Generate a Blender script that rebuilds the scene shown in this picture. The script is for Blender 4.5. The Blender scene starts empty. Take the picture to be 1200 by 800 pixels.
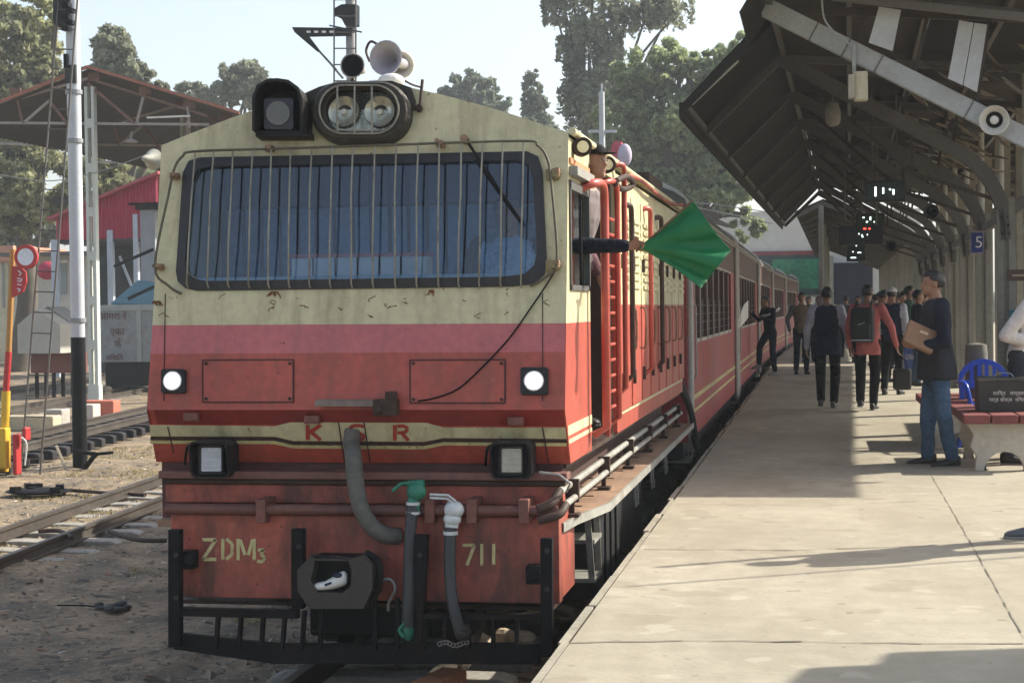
import bpy, bmesh, math, random
import numpy as np
from mathutils import Vector, Matrix, noise, geometry
R = math.radians
random.seed(7)
rng = np.random.default_rng(7)
scene = bpy.context.scene
COL = scene.collection

# ------------------------------------------------------------------ camera
EYE = 1.40
FPX = 2000.0                      # focal length for a 1200 px wide picture
YV = Vector((357, 42, -FPX)).normalized()          # where the track direction (+Y) points, in camera space
T_ = Vector((-math.sin(R(0.5)), math.cos(R(0.5)), 0))
ZV = (T_ - T_.dot(YV) * YV).normalized()
XV = YV.cross(ZV).normalized()
camd = bpy.data.cameras.new('camera')
cam = bpy.data.objects.new('camera', camd); COL.objects.link(cam)
cam.matrix_world = Matrix(((XV.x, XV.y, XV.z, 0), (YV.x, YV.y, YV.z, 0), (ZV.x, ZV.y, ZV.z, EYE), (0, 0, 0, 1)))
camd.sensor_width = 36; camd.lens = 36 * FPX / 1200
camd.clip_start = 0.1; camd.clip_end = 3000
scene.camera = cam
CAMP = Vector((0, 0, EYE))

# ------------------------------------------------------------------ sky, sun, exposure
SUN_AZ, SUN_EL = 30.0, 38.0       # azimuth from +X towards +Y
w = bpy.data.worlds.new('World'); scene.world = w; w.use_nodes = True
nt = w.node_tree
sky = nt.nodes.new('ShaderNodeTexSky'); sky.sky_type = 'NISHITA'; sky.sun_disc = False
sky.sun_elevation = R(SUN_EL); sky.sun_rotation = R(90 - SUN_AZ)
sky.air_density = 1.0; sky.dust_density = 2.5; sky.ozone_density = 1.0
bg = nt.nodes['Background']; bg.inputs[1].default_value = 0.135
hs = nt.nodes.new('ShaderNodeHueSaturation'); hs.inputs['Saturation'].default_value = .68
nt.links.new(sky.outputs[0], hs.inputs['Color']); nt.links.new(hs.outputs[0], bg.inputs[0])
sl = bpy.data.lights.new('sun', 'SUN'); sun = bpy.data.objects.new('sun', sl); COL.objects.link(sun)
sl.energy = 4.4; sl.angle = R(0.6); sl.color = (1.0, 0.93, 0.80)
SD = Vector((math.cos(R(SUN_AZ)) * math.cos(R(SUN_EL)), math.sin(R(SUN_AZ)) * math.cos(R(SUN_EL)), math.sin(R(SUN_EL))))
sun.rotation_euler = SD.to_track_quat('Z', 'Y').to_euler(); sun.location = (20, 20, 40)
scene.view_settings.view_transform = 'Standard'; scene.view_settings.look = 'None'
scene.view_settings.exposure = 0.92; scene.view_settings.gamma = 1.0

# ------------------------------------------------------------------ measuring helpers
def ray(u, v):
    c = Vector((u - 600, 400 - v, -FPX))
    return Vector((XV.dot(c), YV.dot(c), ZV.dot(c)))
def onY(u, v, Y): d = ray(u, v); return CAMP + d * (Y / d.y)
def onX(u, v, X): d = ray(u, v); return CAMP + d * (X / d.x)
def onZ(u, v, Z): d = ray(u, v); return CAMP + d * ((Z - EYE) / d.z)
class Pl:
    def __init__(s, a, b, c):
        s.o = a; s.n = (b - a).cross(c - a).normalized()
        if s.n.dot(CAMP - a) < 0: s.n = -s.n
    def at(s, u, v, off=0.0):
        d = ray(u, v); t = (s.o - CAMP).dot(s.n) / d.dot(s.n)
        return CAMP + d * t + s.n * off

# ------------------------------------------------------------------ materials
MATS = {}
def M(name, col, rough=.6, metal=0, var=.12, scale=2.5, bump=0., bscale=40, dirt=None, damt=.5, dscale=(2, 2, 2), dlow=.5, spec=.5, trans=0, coat=0, chips=None):
    if name in MATS: return MATS[name]
    m = bpy.data.materials.new(name); m.use_nodes = True; MATS[name] = m
    n = m.node_tree.nodes; l = m.node_tree.links
    b = n['Principled BSDF']
    b.inputs['Roughness'].default_value = rough; b.inputs['Metallic'].default_value = metal
    b.inputs['Specular IOR Level'].default_value = spec
    if coat: b.inputs['Coat Weight'].default_value = coat
    g = n.new('ShaderNodeNewGeometry')
    def nz(sc, det=4, vec=None):
        t = n.new('ShaderNodeTexNoise'); t.inputs['Scale'].default_value = sc; t.inputs['Detail'].default_value = det
        l.new(vec or g.outputs['Position'], t.inputs['Vector']); return t
    a = nz(scale); a2 = nz(scale * 9, 3)
    mth = n.new('ShaderNodeMath'); mth.operation = 'ADD'; l.new(a.outputs['Fac'], mth.inputs[0]); l.new(a2.outputs['Fac'], mth.inputs[1])
    mr = n.new('ShaderNodeMapRange'); mr.inputs[1].default_value = .6; mr.inputs[2].default_value = 1.4
    mr.inputs[3].default_value = 1 - var * 1.6; mr.inputs[4].default_value = 1 + var * 1.6; l.new(mth.outputs[0], mr.inputs[0])
    vm = n.new('ShaderNodeVectorMath'); vm.operation = 'SCALE'; vm.inputs[0].default_value = col[:3]; l.new(mr.outputs[0], vm.inputs['Scale'])
    out = vm.outputs[0]
    if dirt:
        mp = n.new('ShaderNodeMapping'); mp.inputs['Scale'].default_value = dscale; l.new(g.outputs['Position'], mp.inputs[0])
        d = nz(1.0, 6, mp.outputs[0]); d.inputs['Roughness'].default_value = .65
        r2 = n.new('ShaderNodeMapRange'); r2.inputs[1].default_value = dlow; r2.inputs[2].default_value = dlow + .22; r2.inputs[3].default_value = 0; r2.inputs[4].default_value = damt
        l.new(d.outputs['Fac'], r2.inputs[0])
        mx = n.new('ShaderNodeMix'); mx.data_type = 'RGBA'; l.new(r2.outputs[0], mx.inputs[0]); l.new(out, mx.inputs[6]); mx.inputs[7].default_value = (*dirt, 1)
        out = mx.outputs[2]
    if chips:
        for ccol, csc, cth, camt in chips:
            t = nz(csc, 2); t.inputs['Roughness'].default_value = .6
            r3 = n.new('ShaderNodeMapRange'); r3.inputs[1].default_value = cth; r3.inputs[2].default_value = cth + .03; r3.inputs[3].default_value = 0; r3.inputs[4].default_value = camt; l.new(t.outputs['Fac'], r3.inputs[0])
            mx = n.new('ShaderNodeMix'); mx.data_type = 'RGBA'; l.new(r3.outputs[0], mx.inputs[0]); l.new(out, mx.inputs[6]); mx.inputs[7].default_value = (*ccol, 1); out = mx.outputs[2]
    l.new(out, b.inputs['Base Color'])
    rr = n.new('ShaderNodeMapRange'); rr.inputs[3].default_value = max(0, rough - .12); rr.inputs[4].default_value = min(1, rough + .12)
    l.new(a2.outputs['Fac'], rr.inputs[0]); l.new(rr.outputs[0], b.inputs['Roughness'])
    if bump:
        bt = nz(bscale, 5); bp = n.new('ShaderNodeBump'); bp.inputs['Strength'].default_value = min(1, bump); bp.inputs['Distance'].default_value = .02 * bump
        l.new(bt.outputs['Fac'], bp.inputs['Height']); l.new(bp.outputs[0], b.inputs['Normal'])
    if trans:
        tr = n.new('ShaderNodeBsdfTranslucent'); l.new(out, tr.inputs[0]); ms = n.new('ShaderNodeMixShader'); ms.inputs[0].default_value = trans
        l.new(b.outputs[0], ms.inputs[1]); l.new(tr.outputs[0], ms.inputs[2]); l.new(ms.outputs[0], n['Material Output'].inputs[0])
    return m
def EM(name, col, s):
    m = bpy.data.materials.new(name); m.use_nodes = True
    b = m.node_tree.nodes['Principled BSDF']; b.inputs['Base Color'].default_value = (*col, 1)
    b.inputs['Emission Color'].default_value = (*col, 1); b.inputs['Emission Strength'].default_value = s
    return m
def GL(name, tint, refl, rough=.05, ior=1.5):
    m = bpy.data.materials.new(name); m.use_nodes = True; n = m.node_tree.nodes; l = m.node_tree.links
    t = n.new('ShaderNodeBsdfTransparent'); t.inputs[0].default_value = (*tint, 1)
    g = n.new('ShaderNodeBsdfGlossy'); g.inputs['Roughness'].default_value = rough; g.inputs[0].default_value = (.9, .95, 1, 1)
    fr = n.new('ShaderNodeFresnel'); fr.inputs[0].default_value = ior
    ad = n.new('ShaderNodeMath'); ad.operation = 'ADD'; ad.inputs[1].default_value = refl; l.new(fr.outputs[0], ad.inputs[0])
    ms = n.new('ShaderNodeMixShader'); l.new(ad.outputs[0], ms.inputs[0]); l.new(t.outputs[0], ms.inputs[1]); l.new(g.outputs[0], ms.inputs[2])
    l.new(ms.outputs[0], n['Material Output'].inputs[0]); return m

cream = M('cream_paint', (.56, .52, .32), .45, var=.10, dirt=(.20, .15, .07), damt=.55, dscale=(7, 7, 1.0), dlow=.47, bump=.2, bscale=9, chips=[((.16, .08, .035), 26, .70, .7), ((.60, .57, .40), 14, .70, .35)])
red = M('red_paint', (.39, .070, .046), .42, var=.18, dirt=(.20, .06, .04), damt=.6, dscale=(7, 7, 1.0), dlow=.46, bump=.2, bscale=9, chips=[((.42, .13, .09), 13, .70, .4), ((.08, .03, .02), 34, .70, .7)])
rose = M('rose_paint', (.47, .12, .125), .38, var=.12, dirt=(.25, .10, .09), damt=.5, dscale=(7, 7, 1.0), bump=.2, bscale=9, chips=[((.12, .04, .04), 30, .71, .6)])
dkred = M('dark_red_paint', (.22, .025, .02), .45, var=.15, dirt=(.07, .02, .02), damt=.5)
oldred = M('old_red_paint', (.36, .082, .055), .5, var=.2, dirt=(.08, .03, .022), damt=.9, dscale=(5, 5, 1.6), dlow=.43, bump=.3, bscale=18, chips=[((.40, .14, .09), 11, .69, .45), ((.05, .025, .02), 28, .69, .7)])
brownm = M('grimy_brown', (.055, .035, .028), .6, spec=.2, var=.25, bump=.3)
blackm = M('black_iron', (.006, .007, .009), .5, spec=.12, var=.3, dirt=(.035, .022, .014), damt=.35, bump=.3)
charc = M('charcoal_iron', (.026, .026, .028), .55, spec=.2, var=.3, dirt=(.07, .05, .035), damt=.5, bump=.3)
rubber = M('rubber_hose', (.03, .03, .03), .65, spec=.2, var=.2, bump=.4, bscale=120)
greyr = M('grey_hose', (.12, .115, .10), .7, var=.2, bump=.5, bscale=90)
rustm = M('rusty_plate', (.26, .16, .10), .75, var=.3, dirt=(.12, .06, .035), damt=.8, bump=.4)
pipem = M('grey_pipe', (.30, .30, .27), .5, var=.2, dirt=(.16, .10, .06), damt=.7, metal=.2)
steel = M('dull_steel', (.32, .33, .34), .4, metal=.6, var=.2, dirt=(.12, .08, .05), damt=.5)
guardm = M('guard_wire', (.26, .25, .20), .5, var=.2, dirt=(.10, .06, .035), damt=.7, dscale=(6, 6, 6), metal=.2)
orangerail = M('red_handrail', (.42, .075, .05), .4, var=.15)
greenp = M('green_valve', (.02, .19, .12), .45, var=.25, dirt=(.02, .05, .04), damt=.5)
silver = M('silver_valve', (.55, .58, .58), .4, var=.15, dirt=(.2, .2, .18), damt=.6)
whitep = M('white_paint', (.72, .72, .68), .5, var=.08, dirt=(.35, .30, .24), damt=.5)
letter = M('cream_lettering', (.52, .46, .22), .6, var=.2, chips=[((.25, .08, .05), 30, .64, .75)])
redlet = M('red_lettering', (.36, .04, .025), .6, var=.2, chips=[((.42, .35, .2), 34, .66, .6)])
glassw = GL('windscreen_glass', (.72, .80, .88), .02, .05, 1.42)
glassd = GL('side_glass', (.45, .55, .55), .25, .08)
concrete = M('column_paint', (.22, .215, .185), .7, var=.15, dirt=(.13, .115, .09), damt=.6, dscale=(3, 3, .8), bump=.2)
ledm = EM('led_white', (1, .98, .95), 6.0)

# ------------------------------------------------------------------ mesh builder
WO = {}
def origin_of(p): return WO.get(p, Vector((0, 0, 0)))
class MB:
    def __init__(s): s.v = []; s.f = []; s.m = []
    def add(s, vs, fs, mi=0):
        k = len(s.v); s.v += [Vector(p) for p in vs]; s.f += [tuple(i + k for i in f) for f in fs]; s.m += [mi] * len(fs)
    def box(s, c, d, mi=0, rot=None):
        c = Vector(c); vs = []
        for x in (-.5, .5):
            for y in (-.5, .5):
                for z in (-.5, .5):
                    p = Vector((x * d[0], y * d[1], z * d[2])); vs.append(c + (rot @ p if rot else p))
        s.add(vs, [(0, 1, 3, 2), (4, 6, 7, 5), (0, 4, 5, 1), (2, 3, 7, 6), (0, 2, 6, 4), (1, 5, 7, 3)], mi)
    def bx(s, a, b, mi=0):
        a = Vector(a); b = Vector(b); s.box((a + b) / 2, [abs(b[i] - a[i]) for i in range(3)], mi)
    def bar(s, a, b, wd, h, mi=0, up=(0, 0, 1)):
        a = Vector(a); b = Vector(b); d = (b - a); L = d.length; d.normalize(); up = Vector(up)
        if abs(d.dot(up)) > .98: up = Vector((0, 1, 0))
        x = d.cross(up).normalized(); z = x.cross(d)
        s.box((a + b) / 2, (wd, L, h), mi, Matrix((x, d, z)).transposed())
    def tube(s, pts, r, n=8, mi=0, cap=True):
        pts = [Vector(p) for p in pts]; N = len(pts); rs = r if isinstance(r, (list, tuple)) else [r] * N
        vs = []; fs = []; prev = None
        for i, p in enumerate(pts):
            t = (pts[min(i + 1, N - 1)] - pts[max(i - 1, 0)]).normalized()
            if prev is None:
                a = Vector((0, 0, 1)) if abs(t.z) < .9 else Vector((1, 0, 0)); x = t.cross(a).normalized()
            else:
                x = (prev - prev.dot(t) * t).normalized()
            prev = x; y = t.cross(x)
            for k in range(n):
                q = 2 * math.pi * k / n; vs.append(p + (x * math.cos(q) + y * math.sin(q)) * rs[i])
        for i in range(N - 1):
            for k in range(n):
                fs.append((i * n + k, i * n + (k + 1) % n, (i + 1) * n + (k + 1) % n, (i + 1) * n + k))
        if cap: fs.append(tuple(range(n))[::-1]); fs.append(tuple((N - 1) * n + k for k in range(n)))
        s.add(vs, fs, mi)
    def cyl(s, a, b, r, n=12, mi=0, r2=None): s.tube([a, b], [r, r if r2 is None else r2], n, mi)
    def ell(s, c, rad, n=12, m_=8, mi=0, rot=None, zmin=None):
        c = Vector(c); vs = []; fs = []
        for i in range(m_ + 1):
            th = math.pi * i / m_
            for k in range(n):
                q = 2 * math.pi * k / n
                p = Vector((rad[0] * math.sin(th) * math.cos(q), rad[1] * math.sin(th) * math.sin(q), rad[2] * math.cos(th)))
                if rot: p = rot @ p
                p = c + p
                if zmin is not None and p.z < zmin: p.z = zmin
                vs.append(p)
        for i in range(m_):
            for k in range(n):
                fs.append((i * n + k, (i + 1) * n + k, (i + 1) * n + (k + 1) % n, i * n + (k + 1) % n))
        s.add(vs, fs, mi)
    def slab(s, outline, nrm, t, mi=0):
        o = [Vector(p) for p in outline]; n_ = len(o); nrm = Vector(nrm).normalized() * t
        vs = o + [p - nrm for p in o]
        fs = [tuple(range(n_)), tuple(range(2 * n_ - 1, n_ - 1, -1))] + [(i, i + n_, (i + 1) % n_ + n_, (i + 1) % n_) for i in range(n_)]
        s.add(vs, fs, mi)
    def holed(s, outer, holes, mi=0):
        loops = [[Vector(p) for p in outer]] + [[Vector(p) for p in h] for h in holes]
        tris = geometry.tessellate_polygon(loops); flat = [p for l_ in loops for p in l_]
        s.add(flat, [tuple(t) for t in tris], mi)
    def lathe(s, prof, c, ax=(0, 0, 1), n=16, mi=0):
        ax = Vector(ax).normalized(); a = Vector((0, 0, 1)) if abs(ax.z) < .9 else Vector((1, 0, 0)); x = ax.cross(a).normalized(); y = ax.cross(x); c = Vector(c)
        vs = []; fs = []
        for (r, h) in prof:
            for k in range(n):
                q = 2 * math.pi * k / n; vs.append(c + ax * h + (x * math.cos(q) + y * math.sin(q)) * r)
        for i in range(len(prof) - 1):
            for k in range(n): fs.append((i * n + k, i * n + (k + 1) % n, (i + 1) * n + (k + 1) % n, (i + 1) * n + k))
        s.add(vs, fs, mi)
    def build(s, name, mats, parent=None, smooth=False, loc=None, bev=0):
        if not isinstance(mats, (list, tuple)): mats = [mats]
        if parent is not None: org = origin_of(parent)
        elif loc is not None: org = Vector(loc)
        else:
            xs = [p.x for p in s.v]; ys = [p.y for p in s.v]; zs = [p.z for p in s.v]
            org = Vector(((min(xs) + max(xs)) / 2, (min(ys) + max(ys)) / 2, min(zs)))
        me = bpy.data.meshes.new(name); me.from_pydata([tuple(p - org) for p in s.v], [], s.f); me.update()
        for m_ in mats: me.materials.append(m_)
        if len(mats) > 1: me.polygons.foreach_set('material_index', s.m)
        if smooth: me.polygons.foreach_set('use_smooth', [True] * len(me.polygons))
        bm = bmesh.new(); bm.from_mesh(me)
        if len(bm.faces) < 20000: bmesh.ops.recalc_face_normals(bm, faces=bm.faces)
        bm.to_mesh(me); bm.free()
        if smooth: me.set_sharp_from_angle(angle=R(50))
        o = bpy.data.objects.new(name, me); COL.objects.link(o)
        if parent is not None: o.parent = parent
        else: o.location = org
        WO[o] = org
        if bev:
            b = o.modifiers.new('bevel', 'BEVEL'); b.width = bev; b.segments = 2; b.limit_method = 'ANGLE'; b.angle_limit = R(40)
        return o
def empty(name, loc):
    o = bpy.data.objects.new(name, None); COL.objects.link(o); o.location = loc; o.empty_display_size = .1; WO[o] = Vector(loc); return o
def tag(o, label=None, cat=None, group=None, kind=None):
    if label: o['label'] = label
    if cat: o['category'] = cat
    if group: o['group'] = group
    if kind: o['kind'] = kind
    return o
def thing(name, loc, label, cat, group=None): return tag(empty(name, loc), label, cat, group)
def inst(src, parent, off=(0, 0, 0), rotz=0, name=None):
    c = src.copy(); COL.objects.link(c); c.parent = parent; c.location = src.location + Vector(off) if parent else Vector(off)
    if rotz: c.rotation_euler.z = rotz
    return c
def copy_tree(o, parent=None):
    c = o.copy(); COL.objects.link(c)
    if parent is not None: c.parent = parent
    for ch in [x for x in o.children]: copy_tree(ch, c)
    return c
def smoothpath(pts, k=6):
    pts = [Vector(p) for p in pts]; out = []
    P = [pts[0]] + pts + [pts[-1]]
    for i in range(1, len(P) - 2):
        for j in range(k):
            t = j / k; a, b, c, d = P[i - 1], P[i], P[i + 1], P[i + 2]
            out.append(.5 * ((2 * b) + (-a + c) * t + (2 * a - 5 * b + 4 * c - d) * t * t + (-a + 3 * b - 3 * c + d) * t ** 3))
    out.append(pts[-1]); return out
def text_mesh(name, body, size, mat, origin, xdir, ydir, parent, font=None, thick=.002, align='CENTER', stretch=1.0):
    cu = bpy.data.curves.new(name, 'FONT'); cu.body = body; cu.size = size; cu.align_x = align; cu.align_y = 'CENTER'; cu.extrude = thick / size * size
    cu.resolution_u = 3
    if font: cu.font = font
    o = bpy.data.objects.new(name + '_curve', cu); COL.objects.link(o)
    dg = bpy.context.evaluated_depsgraph_get(); me = bpy.data.meshes.new_from_object(o.evaluated_get(dg))
    bpy.data.objects.remove(o); bpy.data.curves.remove(cu)
    x = Vector(xdir).normalized(); y = Vector(ydir).normalized(); z = x.cross(y)
    mt = Matrix((x * stretch, y, z)).transposed().to_4x4(); mt.translation = Vector(origin) - origin_of(parent)
    me.transform(mt); me.materials.clear(); me.materials.append(mat); me.name = name
    ob = bpy.data.objects.new(name, me); COL.objects.link(ob); ob.parent = parent; WO[ob] = origin_of(parent); return ob
def stroke(mb, pts, wd, plane, t=.003, mi=0):
    """flat painted stroke: picture-measured points lying on a plane of the thing"""
    for a, b in zip(pts[:-1], pts[1:]):
        A = plane(*a); B = plane(*b); d = (B - A).normalized(); n = -SN
        s_ = d.cross(n).normalized() * wd / 2
        mb.slab([A - s_, B - s_, B + s_, A + s_], n, t, mi)
SN = Vector((0, 1, 0))
def rrect(x0, y0, x1, y1, r, k=5):
    out = []
    for cx_, cy_, a0 in ((x1 - r, y0 + r, -90), (x1 - r, y1 - r, 0), (x0 + r, y1 - r, 90), (x0 + r, y0 + r, 180)):
        for i in range(k + 1):
            q = R(a0 + 90 * i / k); out.append((cx_ + r * math.cos(q), cy_ + r * math.sin(q)))
    return out
# ------------------------------------------------------------------ locomotive
XR, XL, YF = -1.34, -3.71, 9.1
GZ = -0.78                                   # ground level beside the track
loco = thing('locomotive', ((XR + XL) / 2, YF + 4, GZ), 'cream and red diesel locomotive with KSR on its nose, standing at the platform', 'locomotive')
ZN = onY(416, 480, YF).z
F1 = Pl(onY(172, 480, YF), onY(660, 480, YF), onY(430, 160, YF + .25))
F2 = Pl(onY(172, 480, YF), onY(660, 480, YF), onY(416, 541, YF + .18))
f1 = lambda u, v, o=0.0: F1.at(u, v, o)
f2 = lambda u, v, o=0.0: F2.at(u, v, o)
ztop = onY(669, 156, YF + .25).z
YB = 17.3
XC = (XR + XL) / 2
# roof section
def roofz(x):
    t = abs(x - XC) / ((XR - XL) / 2)
    return ztop + .335 * (1 - t ** 1.35)
roofxs = [XR + (XL - XR) * i / 16 for i in range(17)]
def yfront(z): return YF + .25 * (z - ZN) / (ztop - ZN) if z > ZN else YF + .18 * (ZN - z) / .3
# windscreen outline on the face
WO_ = [(207, 318), (209, 330), (218, 338), (232, 341), (600, 336), (626, 333), (638, 322), (641, 305), (636, 200), (631, 184), (618, 178), (236, 185), (222, 189), (215, 203)]
def inset(pts, k):
    cx_ = sum(p[0] for p in pts) / len(pts); cy_ = sum(p[1] for p in pts) / len(pts)
    return [(u + (cx_ - u) / abs(cx_ - u) * k if abs(cx_ - u) > k else u, v + (cy_ - v) / abs(cy_ - v) * k) for u, v in pts]
WI = inset(WO_, 11)
vb = [(381, cream), (414.5, rose), (480, red)]
def vline(v): return lambda u: v - 2.4 * (u - 172) / 488      # painted lines rise a hair to the right in the picture
# upper face: polygons between painted lines
lft = lambda v: 193 - (v - 168) * (21 / 312.)
rgt = lambda v: 669 - (v - 156) * (9 / 324.)
mb = MB()
outer = [f1(lft(381), 381), f1(rgt(378.6), 378.6)] + [Vector((x, yfront(roofz(x)), roofz(x) - .0)) for x in roofxs]
mb.holed(outer, [[f1(*p) for p in WI]], 0)
mb.add([f1(lft(381), 381), f1(rgt(378.6), 378.6), f1(rgt(412), 412), f1(lft(414.5), 414.5)], [(0, 1, 2, 3)], 1)
mb.add([f1(lft(414.5), 414.5), f1(rgt(412), 412), f1(660, 480), f1(172, 480)], [(0, 1, 2, 3)], 2)
lo = [f2(172, 480), f2(660, 480), f2(667, 543), f2(183, 541)]
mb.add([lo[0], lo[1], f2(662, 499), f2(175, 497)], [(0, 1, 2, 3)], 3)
mb.add([f2(175, 497), f2(662, 499), lo[2], lo[3]], [(0, 1, 2, 3)], 2)
# reveal of the windscreen
for a, b in zip(WI, WI[1:] + WI[:1]):
    A = f1(*a); B = f1(*b); mb.add([A, B, B + Vector((0, .05, 0)), A + Vector((0, .05, 0))], [(0, 1, 2, 3)], 0)
face = mb.build('nose_face', [cream, rose, red, dkred], loco)
# left side, roof, rear, right side with an open doorway
zb = f2(667, 543).z; zc = f1(669, 378.6).z; zr_ = ZN
sx_ = Vector
mb = MB()
ys = [YF, 10.0, 11.3, 13, 15, YB]
def sidepanel(mb, X, y0, y1, z0, z1, th=.03, mi=0, follow=False):
    """upright side panel; its front edge follows the rake of the nose when follow is set"""
    zs = sorted([z for z in (z0, z1)] + ([ZN] if follow and z0 < ZN < z1 else []))
    fr = [Vector((X, yfront(z) if follow else y0, z)) for z in zs]
    o = fr + [Vector((X, y1, z1)), Vector((X, y1, z0))]
    s = 1 if X > XC else -1
    mb.slab(o, (s, 0, 0), th, mi)
sidepanel(mb, XL, YF, YB, zb, zc, mi=1, follow=True); sidepanel(mb, XL, YF, YB, zc, ztop, mi=0, follow=True)
mb.build('left_side', [cream, red], loco)
mb = MB()
for i in range(16):
    a, b = roofxs[i], roofxs[i + 1]
    mb.slab([(a, yfront(roofz(a)) + .001, roofz(a)), (b, yfront(roofz(b)) + .001, roofz(b)), (b, YB, roofz(b)), (a, YB, roofz(a))], (0, 0, 1), .02)
mb.build('roof', cream, loco)
mb = MB(); mb.bx((XL + .03, YB - .03, zb), (XR - .03, YB, ztop)); mb.build('end_wall', cream, loco)
mb = MB(); mb.bx((XL + .03, 11.45, zb), (XR - .03, 11.48, ztop + .1)); mb.build('bulkhead', brownm, loco)
mb = MB(); mb.bx((XL + .03, YF + .22, zb - .03), (XR - .03, YB, zb)); mb.build('cab_floor', brownm, loco)
# right side
yd0, yd1 = onX(691, 300, XR).y, onX(722, 300, XR).y      # doorway
zwb, zwt = onX(669, 340, XR).z, onX(669, 212, XR).z
mb = MB()
yw0 = onX(666.5, 250, XR).y; yw1 = onX(689, 250, XR).y
sidepanel(mb, XR, YF, yd0, zb, zc, mi=1, follow=True)
mb.slab([(XR, yfront(zc), zc), (XR, yd0, zc), (XR, yd0, zwb), (XR, yfront(zwb), zwb)], (1, 0, 0), .03, 0)
mb.slab([(XR, yfront(zwt), zwt), (XR, yd0, zwt), (XR, yd0, ztop), (XR, yfront(ztop), ztop)], (1, 0, 0), .03, 0)
mb.slab([(XR, yfront(zwb), zwb), (XR, yw0, zwb), (XR, yw0, zwt), (XR, yfront(zwt), zwt)], (1, 0, 0), .03, 0)
mb.slab([(XR, yw1, zwb), (XR, yd0, zwb), (XR, yd0, zwt), (XR, yw1, zwt)], (1, 0, 0), .03, 0)
mb.bx((XR - .03, yd0, ztop - .10), (XR - .001, yd1, ztop - .001), 0)
mb.build('cab_side', [cream, red], loco)
mb = MB()
yh = yd1
zc2 = zc + .10
for y0, y1, mi in ((yh, YB, 0),):
    mb.bx((XR - .03, y0, zb), (XR - .002, y1, zc2), 1); mb.bx((XR - .03, y0, zc2), (XR - .002, y1, ztop - .05), 0)
mb.build('hood_side', [cream, red], loco)
# painted waist stripes on the side
mb = MB()
for (v0, v1, wd) in ((500, 512, 0), (517, 522, 0)):
    z1 = onX(663, v0, XR).z; z0 = onX(663, v1, XR).z
    for y0, y1 in ((yfront(z0) + .004, yd0), (yd1 + .01, YB - .1)): mb.bx((XR - .001, y0, z0), (XR + .003, y1, z1))
mb.build('waist_stripe', cream, loco)
# hood doors with louvres
k = 0; y = yd1 + .12; hd = None
while y < YB - .5:
    wd = .62
    mb = MB(); mb.bx((XR - .002, y, zb + .14), (XR + .018, y + wd, zc2)); mb.bx((XR - .002, y, zc2), (XR + .018, y + wd, ztop - .17), 1)
    d = mb.build('hood_door', [red, cream], loco, bev=.004)
    for j in range(9):
        m2 = MB(); zz = zc2 + .12 + j * .06; m2.bx((XR + .018, y + .1, zz), (XR + .032, y + wd - .1, zz + .028)); m2.build('louvre', cream, d)
    for zz in (zb + .3, zc2 + .25):
        m2 = MB(); m2.cyl((XR + .03, y + .03, zz), (XR + .03, y + .03, zz + .1), .012, 8); m2.build('hinge', brownm, d)
    m2 = MB(); m2.tube(smoothpath([(XR + .018, y + wd - .06, zb + .55), (XR + .06, y + wd - .06, zb + .57), (XR + .06, y + wd - .06, zb + .83), (XR + .018, y + wd - .06, zb + .85)], 3), .009, 6); m2.build('handle', rustm, d)
    y += wd + .09
# vertical pipes / rain hooks along the hood
for (u, v0, v1, m_) in ((740, 247, 440, brownm), (762, 250, 432, orangerail), (731, 200, 455, orangerail), (775, 260, 425, brownm)):
    p0 = onX(u, v0, XR + .06); p1 = onX(u, v1, XR + .06); p1.y = p0.y
    mb = MB(); mb.tube(smoothpath([(XR, p0.y - .16, p0.z + .02), (XR + .06, p0.y - .1, p0.z + .03), (XR + .06, p0.y, p0.z - .05), (XR + .06, p0.y, p0.z - .25)], 4) + [(XR + .06, p0.y, p1.z), (XR, p0.y, p1.z - .05)], .02, 8)
    mb.build('handrail', m_, loco, True)
# cab handrails: bent red tubes beside the doorway
for (u, v0, v1, r_) in ((708, 218, 512, .026), (723, 216, 500, .018)):
    p0 = onX(u, v0, XR + .10); p1 = onX(u, v1, XR + .10); y_ = p0.y
    mb = MB(); mb.tube(smoothpath([(XR, y_ - .28, p0.z - .03), (XR + .07, y_ - .24, p0.z), (XR + .10, y_ - .08, p0.z), (XR + .10, y_, p0.z - .10), (XR + .10, y_, p0.z - .3)], 5) + [(XR + .10, y_, p1.z + .05), (XR + .02, y_, p1.z)], r_, 10)
    mb.build('handrail', orangerail, loco, True)
mb = MB()                                     # boarding ladder between the rails
ya, yb_ = onX(712, 400, XR + .05).y, onX(721, 400, XR + .05).y
for yy in (ya, yb_): mb.bx((XR + .03, yy - .015, zb + .05), (XR + .06, yy + .015, zc + .55))
lad = mb.build('door_ladder', orangerail, loco)
mb = MB(); mb.cyl((XR + .045, ya, 0), (XR + .045, yb_, 0), .011, 6); rg = mb.build('rung', orangerail, lad)
for i in range(14):
    if i: c = inst(rg, lad)
    else: c = rg
    c.location.z = zb + .12 + i * .1
# door post, dark door edge
mb = MB(); mb.bx((XR - .05, yd0, zb), (XR - .03, yd0 + .05, ztop - .1)); mb.bx((XR - .05, yd1 - .05, zb), (XR - .03, yd1, ztop - .1)); mb.build('door_frame', brownm, loco)
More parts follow.
